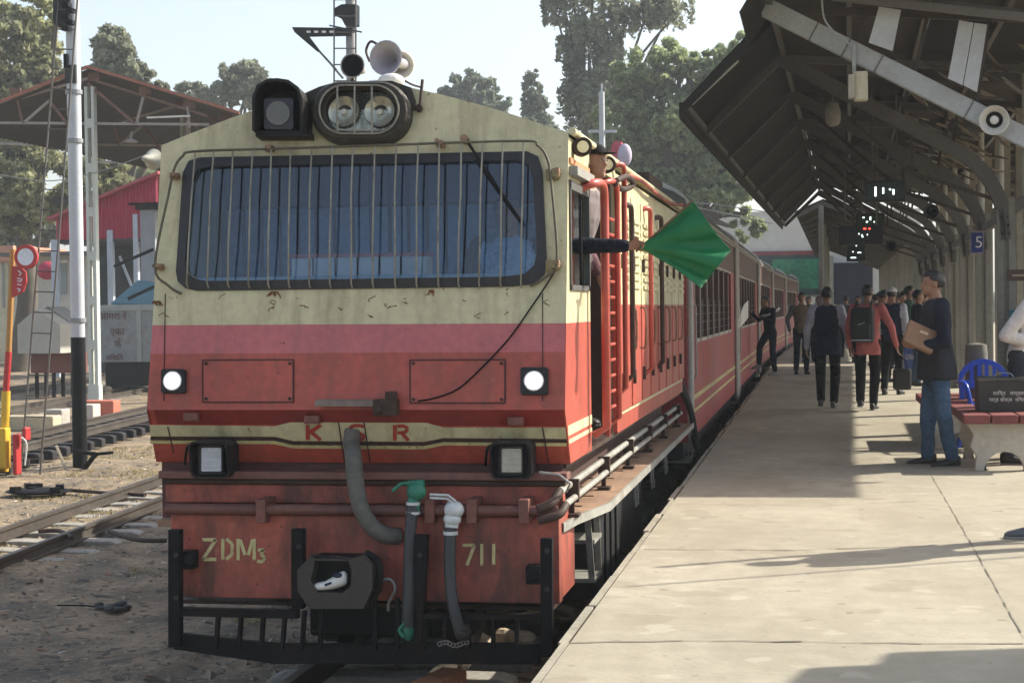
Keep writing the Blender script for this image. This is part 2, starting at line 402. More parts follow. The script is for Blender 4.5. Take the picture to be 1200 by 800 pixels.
# side window
mb = MB()
for a, b in (((yw0, zwb), (yw1, zwb + .03)), ((yw0, zwt - .05), (yw1, zwt)), ((yw0, zwb), (yw0 + .03, zwt)), ((yw1 - .03, zwb), (yw1, zwt))):
    mb.bx((XR - .02, a[0], a[1]), (XR + .012, b[0], b[1]))
sw = mb.build('side_window', M('window_rubber', (.07, .07, .065), .6), loco)
ym = yw0 + (yw1 - yw0) * .62
mb = MB(); mb.bx((XR - .012, yw0 + .03, zwb + .03), (XR - .006, ym, zwt - .05)); mb.build('pane', glassd, sw)
mb = MB(); mb.bx((XR - .014, ym, zwb + .03), (XR + .002, ym + .03, zwt - .05)); mb.build('sash', blackm, sw)
p0 = onX(668, 206, XR + .02); p1 = onX(691, 216, XR + .02)
mb = MB(); mb.bx((XR, yfront(p0.z) + .03, p1.z), (XR + .05, p1.y, p1.z + .05)); mb.build('drip_rail', pipem, loco)
# orange notice panel and round lamps at the roof edge
mb = MB(); a = onX(669, 186, XR); b = onX(689, 204, XR); mb.bx((XR - .001, yfront(a.z) + .02, b.z), (XR + .012, b.y, a.z)); mb.build('notice_panel', M('orange_panel', (.55, .22, .10), .6), loco)
for (u, v) in ((683, 172), (712, 193)):
    p = onX(u, v, XR + .06); mb = MB(); mb.lathe([(.0, -.10), (.035, -.10), (.054, -.05), (.054, .0), (.042, .0), (.04, -.02), (0, -.02)], p, (.35, -1, 0), 18)
    c = mb.build('roof_lamp', brownm, loco, True)
    m2 = MB(); d_ = Vector((.35, -1, 0)).normalized(); m2.cyl(p - d_ * .02, p + d_ * .005, .034, 16); m2.build('lens', M('cream_lens', (.75, .68, .42), .3), c)
    m2 = MB(); m2.bx((XR - .03, p.y + .02, p.z - .02), (XR + .06, p.y + .06, p.z + .02)); m2.build('bracket', brownm, c)
# gutter, pipes on the roof edge
mb = MB(); mb.tube([(XR + .02, yfront(ztop) + .0, ztop + .01), (XR + .02, YB, ztop + .01)], .022, 8); mb.build('gutter', cream, loco, True)
mb = MB(); mb.tube(smoothpath([onX(735, 205, XR + .02), onX(752, 212, XR + .05), onX(768, 226, XR + .06), onX(785, 238, XR + .04), onX(800, 240, XR + .05)], 4), .016, 8); mb.build('exhaust_pipe', oldred, loco, True)
mb = MB(); mb.tube(smoothpath([onX(722, 212, XR + .1), onX(735, 207, XR + .13), onX(742, 216, XR + .12), onX(730, 222, XR + .1), onX(720, 214, XR + .1)], 5), .02, 8); mb.build('pipe_loop', brownm, loco, True)
mb = MB(); mb.bx((XC - .35, 13.2, roofz(XC) - .05), (XC + .35, 14.4, roofz(XC) + .05)); mb.build('exhaust_housing', brownm, loco, bev=.02)
mb = MB(); mb.bx((XR - .30, 14.6, roofz(XR - .2) - .03), (XR - .06, 15.9, roofz(XR - .2) + .12)); mb.build('roof_box', brownm, loco, bev=.01)

# ---- windscreen
mb = MB()
for i in range(len(WO_)):
    j = (i + 1) % len(WO_)
    mb.add([f1(*WO_[i], .012), f1(*WO_[j], .012), f1(*WI[j], .022), f1(*WI[i], .022), f1(*WO_[i], -.002), f1(*WO_[j], -.002), f1(*WI[j], -.01), f1(*WI[i], -.01)],
           [(0, 1, 2, 3), (0, 4, 5, 1), (3, 2, 6, 7)])
ws = mb.build('windscreen', M('black_rubber', (.018, .018, .02), .5, var=.2), loco)
mb = MB(); mb.slab([f1(*p, -.012) for p in WI], F1.n, .004); mb.build('pane', glassw, ws)
# blue boards hung behind the glass
blue = M('blue_board', (.13, .26, .44), .55, var=.3, dirt=(.30, .38, .45), damt=.7, dscale=(3, 3, 1))
dblue = M('deep_blue_board', (.018, .055, .19), .5, var=.2)
mb = MB(); mb.bx((XL + .04, YF + 1.10, ZN), (XR - .04, YF + 1.12, ztop)); cw = mb.build('cab_partition', M('navy_gap', (.003, .007, .035), .7), loco)
x = XL + .1; bd = None; W_ = .090
while x < XR - .1:
    mb = MB(); mb.bx((x, YF + 1.075, ZN + .3), (x + W_, YF + 1.098, ztop - .33)); mb.bx((x, YF + 1.07, ztop - .31), (x + W_, YF + 1.098, ztop - .02), 1)
    mb.build('board', [blue, dblue], cw); x += W_ + .027
mb = MB(); mb.bx((XL + .1, YF + .16, onY(300, 326, YF + .3).z - .3), (XR - .1, YF + .55, onY(300, 325, YF + .3).z)); dk = mb.build('control_desk', M('pale_teal_paint', (.42, .55, .58), .6), loco, bev=.01)
a = onY(344, 333, YF + .28); b = onY(500, 300, YF + .28); mb = MB(); mb.bx((a.x, YF + .25, a.z), (b.x, YF + .42, b.z)); dx = mb.build('white_desk_box', whitep, dk)
mb = MB(); mb.bx((a.x - .01, YF + .24, b.z), (b.x + .01, YF + .43, b.z + .022)); mb.build('red_trim', rose, dx)
for u in (367, 393, 419, 445, 470):
    p = onY(u, 314, YF + .25); mb = MB(); mb.bx((p.x - .004, YF + .243, a.z), (p.x + .004, YF + .25, b.z)); mb.build('divider', blackm, dx)
# ---- window guard of wire bars
G = lambda u, v, o=.07: f1(u, v, o)
mb = MB()
path = [G(214, 345, .02), G(200, 336, .03), G(187, 314), G(203, 230), G(210, 200), G(219, 187), G(234, 181), G(330, 178), G(450, 174), G(612, 169), G(632, 174), G(643, 188), G(648, 215), G(655, 308), G(640, 326, .03), G(622, 336, .02)]
mb.tube(smoothpath(path, 5), .0075, 8); mb.tube([G(186, 314, .07), G(183, 312, .0)], .012, 8)
wg = mb.build('window_guard', M('guard_frame', (.10, .09, .055), .6, var=.3, dirt=(.05, .03, .02), damt=.5), loco, True)
for ut, ub in ((234, 222), (255.5, 246), (278, 270), (301, 294), (322.5, 317), (345, 341), (369.5, 365), (393.5, 389), (417.5, 414), (443, 439), (468, 465), (493.5, 490), (518, 515.5), (543.5, 539), (568.5, 563), (592, 588), (616, 612)):
    mb = MB(); j = random.uniform(-1.2, 1.2)
    mb.tube([G(ut, 180 - .03 * (ut - 234), .07), G((ut * 2 + ub) / 3 + j, 232, .07), G((ut + ub * 2) / 3 - j * .4, 286, .07), G(ub, 334, .045), G(ub, 338, .02)], .0052, 6); mb.build('bar', guardm, wg, True)
for (u, v) in ((186, 314), (204, 208), (650, 203), (650, 310), (315, 176), (515, 171)):
    mb = MB(); mb.box(f1(u + 3, v, .03), (.035, .07, .035)); mb.cyl(f1(u + 5, v, .0), f1(u + 5, v, .085), .013, 8); mb.build('clamp', rustm, wg)
# wiper
mb = MB(); mb.tube([f1(546, 163, .03), f1(552, 172, .06), f1(580, 215, .06), f1(613, 262, .05)], [.012, .009, .006, .004], 6); mb.bar(f1(560, 190, .05), f1(612, 262, .035), .012, .02)
wp = mb.build('wiper', blackm, loco); mb = MB(); mb.cyl(f1(546, 165, 0), f1(546, 165, .06), .022, 10); mb.cyl(f1(514, 167, 0), f1(514, 167, .05), .013, 8); mb.build('wiper_pivot', rustm, wp)

# ---- top lights
mb = MB(); prof = [(308, 163), (308, 125), (313, 111), (325, 104), (337, 103), (350, 105), (361, 113), (366, 126), (366, 163)]
for i in range(len(prof) - 1):
    a = f1(*prof[i], .0); b = f1(*prof[i + 1], .0); o = F1.n * .19; i_ = F1.n * .14
    t_ = .012; c_ = f1(337, 140, 0); ia = a + (c_ - a).normalized() * t_ * 1.5; ib = b + (c_ - b).normalized() * t_ * 1.5
    mb.add([a, b, b + o, a + o, ia, ib, ib + o, ia + o], [(0, 1, 2, 3), (4, 7, 6, 5), (2, 6, 7, 3), (0, 4, 5, 1), (0, 3, 7, 4), (1, 5, 6, 2)])
mb.slab([f1(*p, .004) for p in prof], F1.n, .01)
mb.slab([f1(*p, .10) for p in [(306, 165), (306, 158), (368, 158), (368, 165)]], F1.n, .11)
fl = mb.build('flasher_lamp', M('hood_black', (.014, .013, .012), .5, spec=.2, dirt=(.04, .034, .028), damt=.5, var=.2), loco)
mb = MB(); mb.slab([f1(*p, .12) for p in rrect(317, 122, 351, 158, 3)], F1.n, .11); mb.build('lamp_box', M('lamp_grey', (.03, .028, .034), .5), fl)
mb = MB(); mb.slab([f1(334 + 14 * math.cos(q * .39), 140 + 14 * math.sin(q * .39), .13) for q in range(16)], F1.n, .01); mb.build('lens', M('dull_lens', (.11, .10, .075), .2, coat=.6), fl)
def stad(cx_, cy_, w_, h_, k=8):
    return rrect(cx_ - w_ / 2, cy_ - h_ / 2, cx_ + w_ / 2, cy_ + h_ / 2, h_ / 2 - .1, k)
mb = MB()
A = stad(426, 135, 116, 72); B = stad(426, 134, 108, 64); C_ = stad(426, 133, 88, 54); D_ = stad(426, 133, 82, 48)
hsh = M('headlight_housing', (.045, .04, .030), .5, spec=.25, var=.3, dirt=(.03, .025, .02), damt=.5)
rings = [(A, .0), (A, .06), (B, .085), (C_, .09), (C_, .06), (D_, .055), (D_, .02)]
for (r0, o0), (r1, o1) in zip(rings[:-1], rings[1:]):
    n_ = len(r0)
    for i in range(n_):
        j = (i + 1) % n_; mb.add([f1(*r0[i], o0), f1(*r0[j], o0), f1(*r1[j], o1), f1(*r1[i], o1)], [(0, 1, 2, 3)])
hl = mb.build('headlight', hsh, loco, True)
mb = MB(); mb.slab([f1(*p, .02) for p in D_], F1.n, .01); mb.build('reflector', M('reflector', (.34, .34, .27), .25, metal=.7, var=.35, scale=12), hl)
for u in (405, 447):
    mb = MB(); mb.lathe([(.0, .012), (.03, .015), (.07, .03), (.088, .045), (.092, .038)], f1(u, 133, .0), F1.n, 20); bb = mb.build('lamp_unit', M('lamp_unit', (.42, .42, .34), .2, metal=.6, var=.3, scale=20), hl, True)
    mb = MB(); mb.lathe([(.0, .045), (.016, .042), (.022, .02)], f1(u, 133, .0), F1.n, 12); mb.build('bulb', M('bulb', (.6, .6, .5), .15), bb, True)
mb = MB()
for i in range(len(C_)):
    pass
gp = stad(426, 134, 92, 56); mb.tube([f1(*p, .10) for p in gp] + [f1(*gp[0], .10)], .006, 6); hg = mb.build('headlight_guard', guardm, hl, True)
for u in (401, 421, 441):
    mb = MB(); mb.tube([f1(u, 107, .10), f1(u, 162, .10)], .006, 6); mb.build('bar', guardm, hg)
mb = MB(); mb.tube([f1(398, 158, .10), f1(448, 158, .10)], .005, 6); mb.build('bar', guardm, hg)
# roof fairing above headlight
mb = MB(); o_ = [(355, 112), (375, 103), (396, 97), (460, 96), (483, 104), (487, 118)]
mb.slab([f1(*p, .02) for p in o_ + [(487, 130), (355, 130)]], F1.n, .04); mb.build('headlight_backplate', hsh, loco)
# horns
def horn(u, v, Y, r, L, dirn, mname, col, label='horn'):
    p = onY(u, v, Y); mb = MB()
    mb.lathe([(0, -L * .55), (r * .16, -L * .55), (r * .16, -L), (r * .3, -L), (r * .3, -L * .6), (r * .4, -L * .3), (r * .7, -L * .08), (r, 0), (r * .94, .004), (r * .62, -L * .12), (r * .3, -L * .35), (0, -L * .5)], p, dirn, 20)
    return mb.build(label, M(mname, col, .45, var=.1), loco, True)
h1 = horn(413, 77, YF + .7, .075, .22, (0.0, -1, 0), 'horn_rim', (.35, .34, .32)); mb = MB(); mb.cyl(onY(413, 77, YF + .7) + Vector((0, .0, 0)), onY(413, 77, YF + .7) + Vector((0, -.006, 0)), .062, 16); mb.build('mesh_face', blackm, h1)
h2 = horn(452, 68, YF + .75, .105, .3, (-.15, -1, 0), 'horn_lilac', (.34, .32, .36))
h3 = horn(470, 76, YF + 1.0, .085, .3, (.6, -1, -.1), 'horn_white', (.62, .6, .56))
mb = MB(); mb.tube([onY(452, 84, YF + .8), onY(452, 103, YF + .8)], .012, 8); mb.tube([onY(413, 88, YF + .75), onY(413, 103, YF + .75)], .012, 8)
mb.tube(smoothpath([onY(433, 72, YF + .8), onY(429, 60, YF + .85), onY(434, 49, YF + .85), onY(442, 52, YF + .8)], 4), .008, 6); mb.tube(smoothpath([onY(470, 92, YF + .8), onY(482, 99, YF + .7), onY(495, 103, YF + .5)], 4), .006, 6)
mb.build('horn_bracket', brownm, loco)
p = onY(458, 96, YF + .7); mb = MB(); mb.ell(p, (.085, .06, .05), 12, 7); mb.ell(p + Vector((-.1, 0, -.02)), (.06, .05, .035), 10, 6); mb.build('cloth_wrap', M('white_cloth', (.6, .6, .6), .9, bump=.5, bscale=20), loco, True)
mb = MB(); mb.tube([f1(494, 128, .0), f1(494, 126, .04), f1(497, 96, .04)], .009, 6); mb.ell(f1(492, 128, .02), (.02, .02, .025)); mb.build('lamp_hook', brownm, loco)
for (u, v, s) in ((651, 206, 1), (651, 312, 1)):
    mb = MB(); mb.lathe([(.0, .07), (.022, .068), (.026, .03), (.03, .0)], f1(u, v, 0), F1.n, 12); mb.box(f1(u - 5, v, .02), (.05, .04, .06)); mb.build('tail_lamp_stub', M('brass_stub', (.25, .20, .10), .5, metal=.4, dirt=(.08, .05, .02)), loco, True)
# rust patches as thin flaking brackets under the windscreen
for (u, v) in ((322, 345), (505, 343), (184, 356)):
    mb = MB()
    for i in range(6):
        a = random.uniform(-9, 9); mb.tube([f1(u + a * .3, v - 3, .002), f1(u + a * .7, v + random.uniform(-2, 2), .005), f1(u + a + random.uniform(-3, 3), v + random.uniform(0, 5), .002)], [.006, .004, .002], 5)
    mb.build('rust_flake', M('rust', (.16, .06, .02), .9, var=.4), loco)
rustm2 = M('rust', (.16, .06, .02), .9, var=.4)
for i in range(22):
    u = random.uniform(185, 655); v = random.uniform(346, 372) if i < 17 else random.uniform(385, 520); pl_ = f1 if v < 470 else f2
    q = [(u, v)]
    for _ in range(random.randint(2, 4)): q.append((q[-1][0] + random.uniform(-7, 8), q[-1][1] + random.uniform(-4, 4)))
    mb = MB(); mb.tube([pl_(*p_, .001) for p_ in q], [random.uniform(.0012, .0035) for _ in q], 4); mb.build('rust_flake', rustm2, loco)
for (u0, u1) in ((198, 204), (640, 648)):
    mb = MB(); mb.bar(f1(u0 - 4, 344, .004), f1(u1 - 12, 470, .004), .004, .004); mb.build('weld_seam', cream if False else M('seam_dark', (.05, .02, .018), .8), loco)
# loose cable
mb = MB(); mb.tube(smoothpath([f1(652, 318, .03), f1(640, 336, .02), f1(622, 362, .014), f1(596, 398, .012), f1(560, 436, .012), f1(535, 457, .012), f1(508, 467, .014), f1(490, 470, .01)], 6), .005, 6); mb.build('loose_cable', blackm, loco, True)

# ---- nose fittings
for a in ((238, 422, 344, 471), (481, 422, 592, 472)):
    mb = MB(); q = [f1(a[0], a[1], .006), f1(a[2], a[1] - .5, .006), f1(a[2], a[3], .006), f1(a[0], a[3], .006)]
    mb.slab(q, F1.n, .006); hp = mb.build('nose_hatch', red, loco)
    for i in range(4):
        A = q[i]; B = q[(i + 1) % 4]; m2 = MB(); m2.bar(A, B, .007, .007); m2.build('hatch_seam', M('seam_dark', (.05, .02, .018), .8), hp)
    for (u, v) in ((a[0] + 4, a[1] + 4), (a[2] - 4, a[1] + 4), (a[0] + 4, a[3] - 4), (a[2] - 4, a[3] - 4)):
        m2 = MB(); m2.cyl(f1(u, v, 0), f1(u, v, .016), .009, 8); m2.build('bolt', brownm, hp)
for (u, v, s_) in ((205, 447, 14), (627, 447, 16)):
    mb = MB(); mb.slab([f1(*p, .035) for p in rrect(u - s_, v - s_, u + s_, v + s_, 3)], F1.n, .035); c = mb.build('led_lamp', charc, loco, bev=.003)
    mb = MB(); mb.cyl(f1(u, v, .035), f1(u, v, .042), .055, 20); mb.build('lens', M('lens_rim', (.5, .5, .5), .3), c)
    mb = MB(); mb.cyl(f1(u, v, .042), f1(u, v, .046), .043, 20); mb.build('lit_disc', ledm, c)
    mb = MB(); mb.tube([f1(u + 6 * math.cos(t * .52), v + 6 * math.sin(t * .52), .047) for t in range(13)], .0025, 5); mb.build('lens_ring', M('ring_grey', (.5, .55, .65), .4), c)
for (u, v) in ((226, 486), (367, 489), (605, 491)):
    mb = MB(); mb.box(f2(u, v, .02), (.085, .05, .045)); mb.cyl(f2(u - 5, v, .02), f2(u - 5, v, .055), .01, 6); mb.cyl(f2(u + 5, v, .02), f2(u + 5, v, .055), .01, 6); mb.build('nose_bracket', M('brown_bracket', (.16, .06, .045), .6, var=.3), loco, bev=.004)
mb = MB(); mb.bar(f1(374, 474, .06), f1(456, 474, .06), .05, .03); mb.bar(f1(374, 470, .03), f1(456, 470, .03), .06, .012); fb = mb.build('fold_bar', M('worn_bar', (.18, .14, .12), .55, var=.3), loco)
mb = MB(); mb.box(f1(455, 478, .045), (.13, .09, .09)); mb.box(f1(461, 466, .05), (.06, .05, .06)); mb.cyl(f1(448, 482, .05), f1(448, 482, .12), .022, 10); mb.build('pivot_bracket', brownm, fb, bev=.006)
# swelling stripe with KSR, on the raked panel
def stripe(top, bot, off, name, m_):
    mb = MB(); mb.slab([f2(*p, off) for p in top + bot[::-1]], F2.n, .003); return mb.build(name, m_, loco)
tp = [(175.5, 497.5), (322, 499), (340, 494.5), (500, 495), (520, 500.5), (662.5, 500.5)]
bt = [(176.5, 510.5), (322, 511), (344, 516), (497, 517), (520, 512.5), (664, 513.5)]
stripe(tp, bt, .004, 'nose_stripe', cream)
bp_ = [(u, v + 4.5) for u, v in bt]; stripe([(u, v + .6) for u, v in bt], bp_, .0045, 'stripe_brown_line', brownm)  # thin brown line painted below the cream stripe
stripe([(u, v + 5) for u, v in bt], [(u, v + 8.6) for u, v in bt], .005, 'thin_stripe', letter)
for (u0, v0, u1, v1) in ((397, 494, 404, 541), (427, 494, 434, 541), (197, 499, 204, 530), (636, 500, 643, 541)):
    mb = MB(); mb.bar(f2(u0, v0, .007), f2(u1, v1, .007), .006, .004); mb.build('panel_gap', M('seam_dark', (.05, .02, .018), .8), loco)
SN = -F2.n
q2 = lambda u, v: f2(u, v, .010)
def letters(name, strokes, wd, plane, m_):
    mb = MB()
    for s in strokes: stroke(mb, s, wd, plane)
    return mb.build(name, m_, loco)
letters('letter_k', [[(361, 497), (361, 514)], [(376, 497), (362.5, 506)], [(365, 505), (376, 514.5)]], .022, q2, redlet)
letters('letter_s', [[(427, 499), (423, 497.5), (414, 497.5), (411, 500), (412, 504)], [(413, 504.5), (424, 507)], [(425, 507), (427, 511), (424, 514), (414, 514.5), (410, 512)]], .020, q2, redlet)
letters('letter_r', [[(463, 497), (463, 515)], [(466, 498), (475, 498), (478, 501), (475, 505.5), (466, 506)], [(471, 506), (479, 515)]], .020, q2, redlet)
# square marker lamps in deep hoods
for (u, v, w2, h2, gl) in ((248, 538, 23, 22, (.42, .45, .50)), (600, 539, 24, 22, (.36, .35, .30))):
    c0 = f2(u, v, .04); ctr = Vector((c0.x, YF - .005, c0.z))
    pp = lambda uu, vv, Y_: onY(uu, vv, Y_)
    mb = MB(); o1 = rrect(u - w2, v - h2, u + w2, v + h2, 7); 
    n_ = len(o1)
    for i in range(n_):
        j = (i + 1) % n_; a, b = onY(*o1[i], YF), onY(*o1[j], YF); cc = onY(u, v, YF)
        ia = cc + (a - cc) * .90; ib = cc + (b - cc) * .90; bk = Vector((0, .13, 0)); fw = Vector((0, -.02 - (.05 if a.z > cc.z else 0), 0)); fw2 = Vector((0, -.02 - (.05 if b.z > cc.z else 0), 0))
        mb.add([a + fw, b + fw2, b + bk, a + bk, ia + fw, ib + fw2, ib + bk, ia + bk], [(0, 1, 2, 3), (4, 7, 6, 5), (0, 4, 5, 1)])
    mb.slab([onY(*p, YF + .03) for p in o1], (0, -1, 0), .1)
    c = mb.build('marker_lamp', M('lamp_black', (.014, .014, .018), .45, spec=.2, dirt=(.08, .06, .05), damt=.4, var=.2), loco)
    mb = MB(); mb.slab([onY(*p, YF - .03) for p in rrect(u - 15, v - 17, u + 13, v + 17, 3)], (0, -1, 0), .07); mb.build('lamp_body', charc, c)
    mb = MB(); mb.slab([onY(*p, YF - .034) for p in rrect(u - 12, v - 13.5, u + 11, v + 14, 1.5)], (0, -1, 0), .01); ln = mb.build('lens', M('lamp_lens%d' % u, gl, .25, coat=.3), c)
    for i in range(4):
        vv = v - 9 + i * 6; mb = MB(); mb.tube([onY(u - 10, vv, YF - .036), onY(u + 9, vv, YF - .036)], .0018, 4); mb.build('lens_rib', M('lens_rib', (.6, .6, .6), .5), ln)
    mb = MB(); mb.tube(smoothpath([onY(u - 16, v - 19, YF - .06), onY(u - 27, v - 16, YF - .04), onY(u - 30, v - 8, YF), onY(u - 31, v + 6, YF + .05)], 4), .008, 6); mb.build('lamp_wire', blackm, c)
# ---- beams under the nose
def hb(name, v0, v1, y0, y1, m_, u0=None, u1=None, x0=None, x1=None):
    z1 = onY(420, v0, y0).z; z0 = onY(420, v1, y0).z
    xa = x0 if x0 is not None else onY(u0, 600, y0).x; xb = x1 if x1 is not None else onY(u1, 600, y0).x
    mb = MB(); mb.bx((xa, y0, z0), (xb, y1, z1)); return mb.build(name, m_, loco, bev=.006)
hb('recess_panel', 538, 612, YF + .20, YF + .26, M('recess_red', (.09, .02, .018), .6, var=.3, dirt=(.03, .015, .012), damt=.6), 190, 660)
hb('upper_beam', 553, 562, YF + .06, YF + .20, M('dusty_red_beam', (.17, .07, .055), .6, var=.25, dirt=(.10, .08, .06), damt=.5), 186, 665)
hb('step_sheet', 562, 568, YF + .09, YF + .20, brownm, 190, 663)
hb('mid_panel', 568, 590, YF + .12, YF + .20, oldred, 194, 660)
z_ = onY(420, 597, YF - .02).z
mb = MB(); mb.tube([(onY(195, 600, YF - .03).x, YF - .03, z_ - .005), (onY(654, 600, YF - .03).x, YF - .03, z_ + .003)], .032, 12); mb.build('cross_pipe', M('brown_pipe', (.12, .045, .035), .55, var=.3, dirt=(.05, .03, .025)), loco, True)
for u in (308, 505, 554, 615):
    p = onY(u, 597, YF - .03); mb = MB(); mb.bx((p.x - .028, YF - .075, p.z - .07), (p.x + .028, YF + .13, p.z + .06)); mb.build('pipe_clamp', M('brown_bracket', (.16, .06, .045), .6), loco, bev=.005)
mb = MB(); mb.tube([onY(632, 553, YF - .02), onY(655, 556, YF - .04), onY(668, 566, YF - .03), onY(664, 576, YF)], .007, 6); mb.build('thin_pipe', pipem, loco, True)
hb('buffer_panel', 604, 703, YF, YF + .10, oldred, 200, 655)
for sx, u in ((1, 655), (-1, 200)):
    x0 = onY(u, 650, YF).x; mb = MB()
    mb.bx((x0 - .03 * (sx > 0), YF + .1, onY(600, 703, YF).z), (x0 + .03 * (sx < 0), YF + .6, onY(600, 604, YF).z)); mb.build('panel_cheek', oldred, loco)
SN = Vector((0, 1, 0))
qb = lambda u, v: onY(u, v, YF - .004)
letters('number_letters', [[(237, 632), (253, 632), (237.5, 655), (253.5, 655)], [(261, 631), (261, 655)], [(265, 631), (272, 637), (272, 649), (265, 655)], [(279, 631), (279, 656)], [(281.5, 632), (287, 650)], [(291, 650), (296, 632)], [(298, 631), (298, 656)], [(302, 644), (309, 644), (305.5, 649), (310, 653), (307.5, 658), (301, 657)]], .019, qb, letter)
letters('number_digits', [[(542, 638.5), (556, 638.5), (547, 662)], [(564.5, 637), (564.5, 662)], [(578.5, 637), (578.5, 661)]], .017, qb, letter)
# round buffers' dark mounts
for (u, v) in ((222, 655), (626, 672)):
    mb = MB(); mb.box(onY(u, v, YF - .04), (.08, .09, .1)); mb.cyl(onY(u, v, YF), onY(u, v, YF - .1), .035, 10); mb.build('step_mount', blackm, loco, bev=.006)
# cowcatcher
YG = YF - .13
def vb_(u, v0, v1, wpx, dy=.06, name='guard_post', par=None, m_=blackm, u2=None):
    a = onY(u, v0, YG); b = onY(u2 if u2 else u, v1, YG); mb = MB(); mb.bar(a, b, wpx / 220., dy); return mb.build(name, m_, par or cc_, bev=.003)
mb = MB(); a = onY(203, 752, YG); b = onY(322, 766, YG); c = onY(632, 766, YG); H_ = .105
mb.slab([a + Vector((0, 0, .05)), b + Vector((0, 0, .055)), c + Vector((0, 0, .055)), c - Vector((0, 0, .055)), b - Vector((0, 0, .055)), a - Vector((0, 0, .04))], (0, -1, 0), .05)
cc_ = mb.build('cowcatcher', blackm, loco, bev=.004)
vb_(206, 620, 757, 15); vb_(350, 619, 712, 15); vb_(495, 626, 755, 15, u2=488); vb_(641, 630, 768, 14)
mb = MB(); mb.bar(onY(212, 716, YG), onY(350, 719, YG), .05, .045); mb.build('guard_rail', blackm, cc_)
mb = MB(); mb.bar(onY(490, 721, YG), onY(636, 722, YG), .04, .03); mb.build('guard_rail', blackm, cc_)
for u, v0 in ((256, 720), (283, 720), (309, 720), (334, 720), (357, 715), (378, 712), (440, 700), (466, 700), (497, 722), (522, 722), (550, 722), (578, 722), (606, 722)):
    vb_(u, v0, 760, 4.5, .04, 'guard_slat', u2=u - 3 if u < 400 else u)
for (u, v) in ((206, 650), (206, 700), (641, 645), (641, 690), (350, 640), (492, 650)):
    mb = MB(); mb.cyl(onY(u, v, YG - .03), onY(u, v, YG - .06), .016, 6); mb.build('bolt', charc, cc_)
# centre coupler
mb = MB(); oc = [(364, 651), (375, 657), (405, 657), (424, 651), (436, 662), (436, 690), (426, 713), (362, 713), (349, 692), (348, 668)]
ic = [(369, 657), (408, 656), (412, 668), (411, 686), (402, 694), (372, 694), (364, 680)]
YCp = YF - .28
fr = [onY(*p, YCp) for p in oc]; inn = [onY(*p, YCp) for p in ic]
mb.holed(fr, [inn]); mb.holed([p + Vector((0, .10, 0)) for p in fr], [[p + Vector((0, .10, 0)) for p in inn]])
for L_ in (fr, inn):
    for i in range(len(L_)): a, b = L_[i], L_[(i + 1) % len(L_)]; mb.add([a, b, b + Vector((0, .10, 0)), a + Vector((0, .10, 0))], [(0, 1, 2, 3)])
cpm = M('coupler_iron', (.035, .030, .025), .55, var=.25, dirt=(.03, .028, .026), damt=.5, bump=.3)
cp = mb.build('coupler', cpm, loco)
mb = MB(); c0 = onY(390, 680, YCp); mb.bx((c0.x - .14, YCp + .1, c0.z - .12), (c0.x + .14, YF + .15, c0.z + .11)); mb.build('coupler_shank', blackm, cp)
mb = MB(); mb.tube(smoothpath([onY(430, 648, YCp + .1), onY(444, 660, YCp + .05), onY(443, 690, YCp + .05), onY(430, 708, YCp + .1)], 4), .02, 8); mb.build('coupler_hook', blackm, cp, True)
mb = MB(); mb.tube(smoothpath([onY(444, 690, YF - .1), onY(448, 680, YF - .13), onY(458, 679, YF - .13), onY(463, 690, YF - .13), onY(456, 705, YF - .12), onY(455, 715, YF - .1)], 5), .009, 8); mb.build('hook_wire', steel, loco, True)
sh = MB(); s0 = onY(388, 689, YCp + .04)
rg_ = [(-.108, -.022, .004, .010), (-.10, -.024, .012, .022), (-.07, -.026, .018, .030), (-.03, -.028, .022, .036), (.01, -.028, .040, .040), (.05, -.022, .062, .038), (.075, -.014, .066, .034), (.09, -.006, .050, .020)]
vs = []; fs = []; N = 12
for x, zb_, zt_, wy in rg_:
    for i_ in range(N):
        q = 2 * math.pi * i_ / N; zc3 = (zb_ + zt_) / 2; vs.append(s0 + Vector((x, wy * math.cos(q), zc3 + .01 + (x + .1) * .12 + (zt_ - zb_) / 2 * math.sin(q))))
for j_ in range(len(rg_) - 1):
    for i_ in range(N): fs.append((j_ * N + i_, j_ * N + (i_ + 1) % N, (j_ + 1) * N + (i_ + 1) % N, (j_ + 1) * N + i_))
fs.append(tuple(range(N))[::-1]); fs.append(tuple((len(rg_) - 1) * N + i_ for i_ in range(N))); sh.add(vs, fs)
shoe = sh.build('white_shoe', whitep, None, True); tag(shoe, 'small white canvas shoe tucked into the opening of the locomotive coupler', 'shoe')
mb = MB(); mb.ell(s0 + Vector((.045, -.02, .075)), (.03, .03, .014), 10, 6); mb.box(s0 + Vector((-.005, -.037, .03)), (.04, .008, .012), rot=Matrix.Rotation(R(-20), 3, 'Y')); mb.build('shoe_opening', M('navy_lining', (.02, .03, .06), .9), shoe)
# big grey hose
mb = MB(); hp_ = smoothpath([f2(413, 517, .02), onY(414, 535, YF - .03), onY(416, 560, YF - .06), onY(422, 592, YF - .09), onY(434, 614, YF - .08), onY(450, 626, YF - .05), onY(468, 628, YF)], 5)
mb.tube(hp_, [.046 + .0025 * (i % 2) for i in range(len(hp_))], 12); mb.build('vacuum_hose', greyr, loco, True)
mb = MB(); mb.cyl(f2(413, 505, -.02), f2(413, 518, .04), .05, 12); mb.build('hose_socket', greyr, loco)
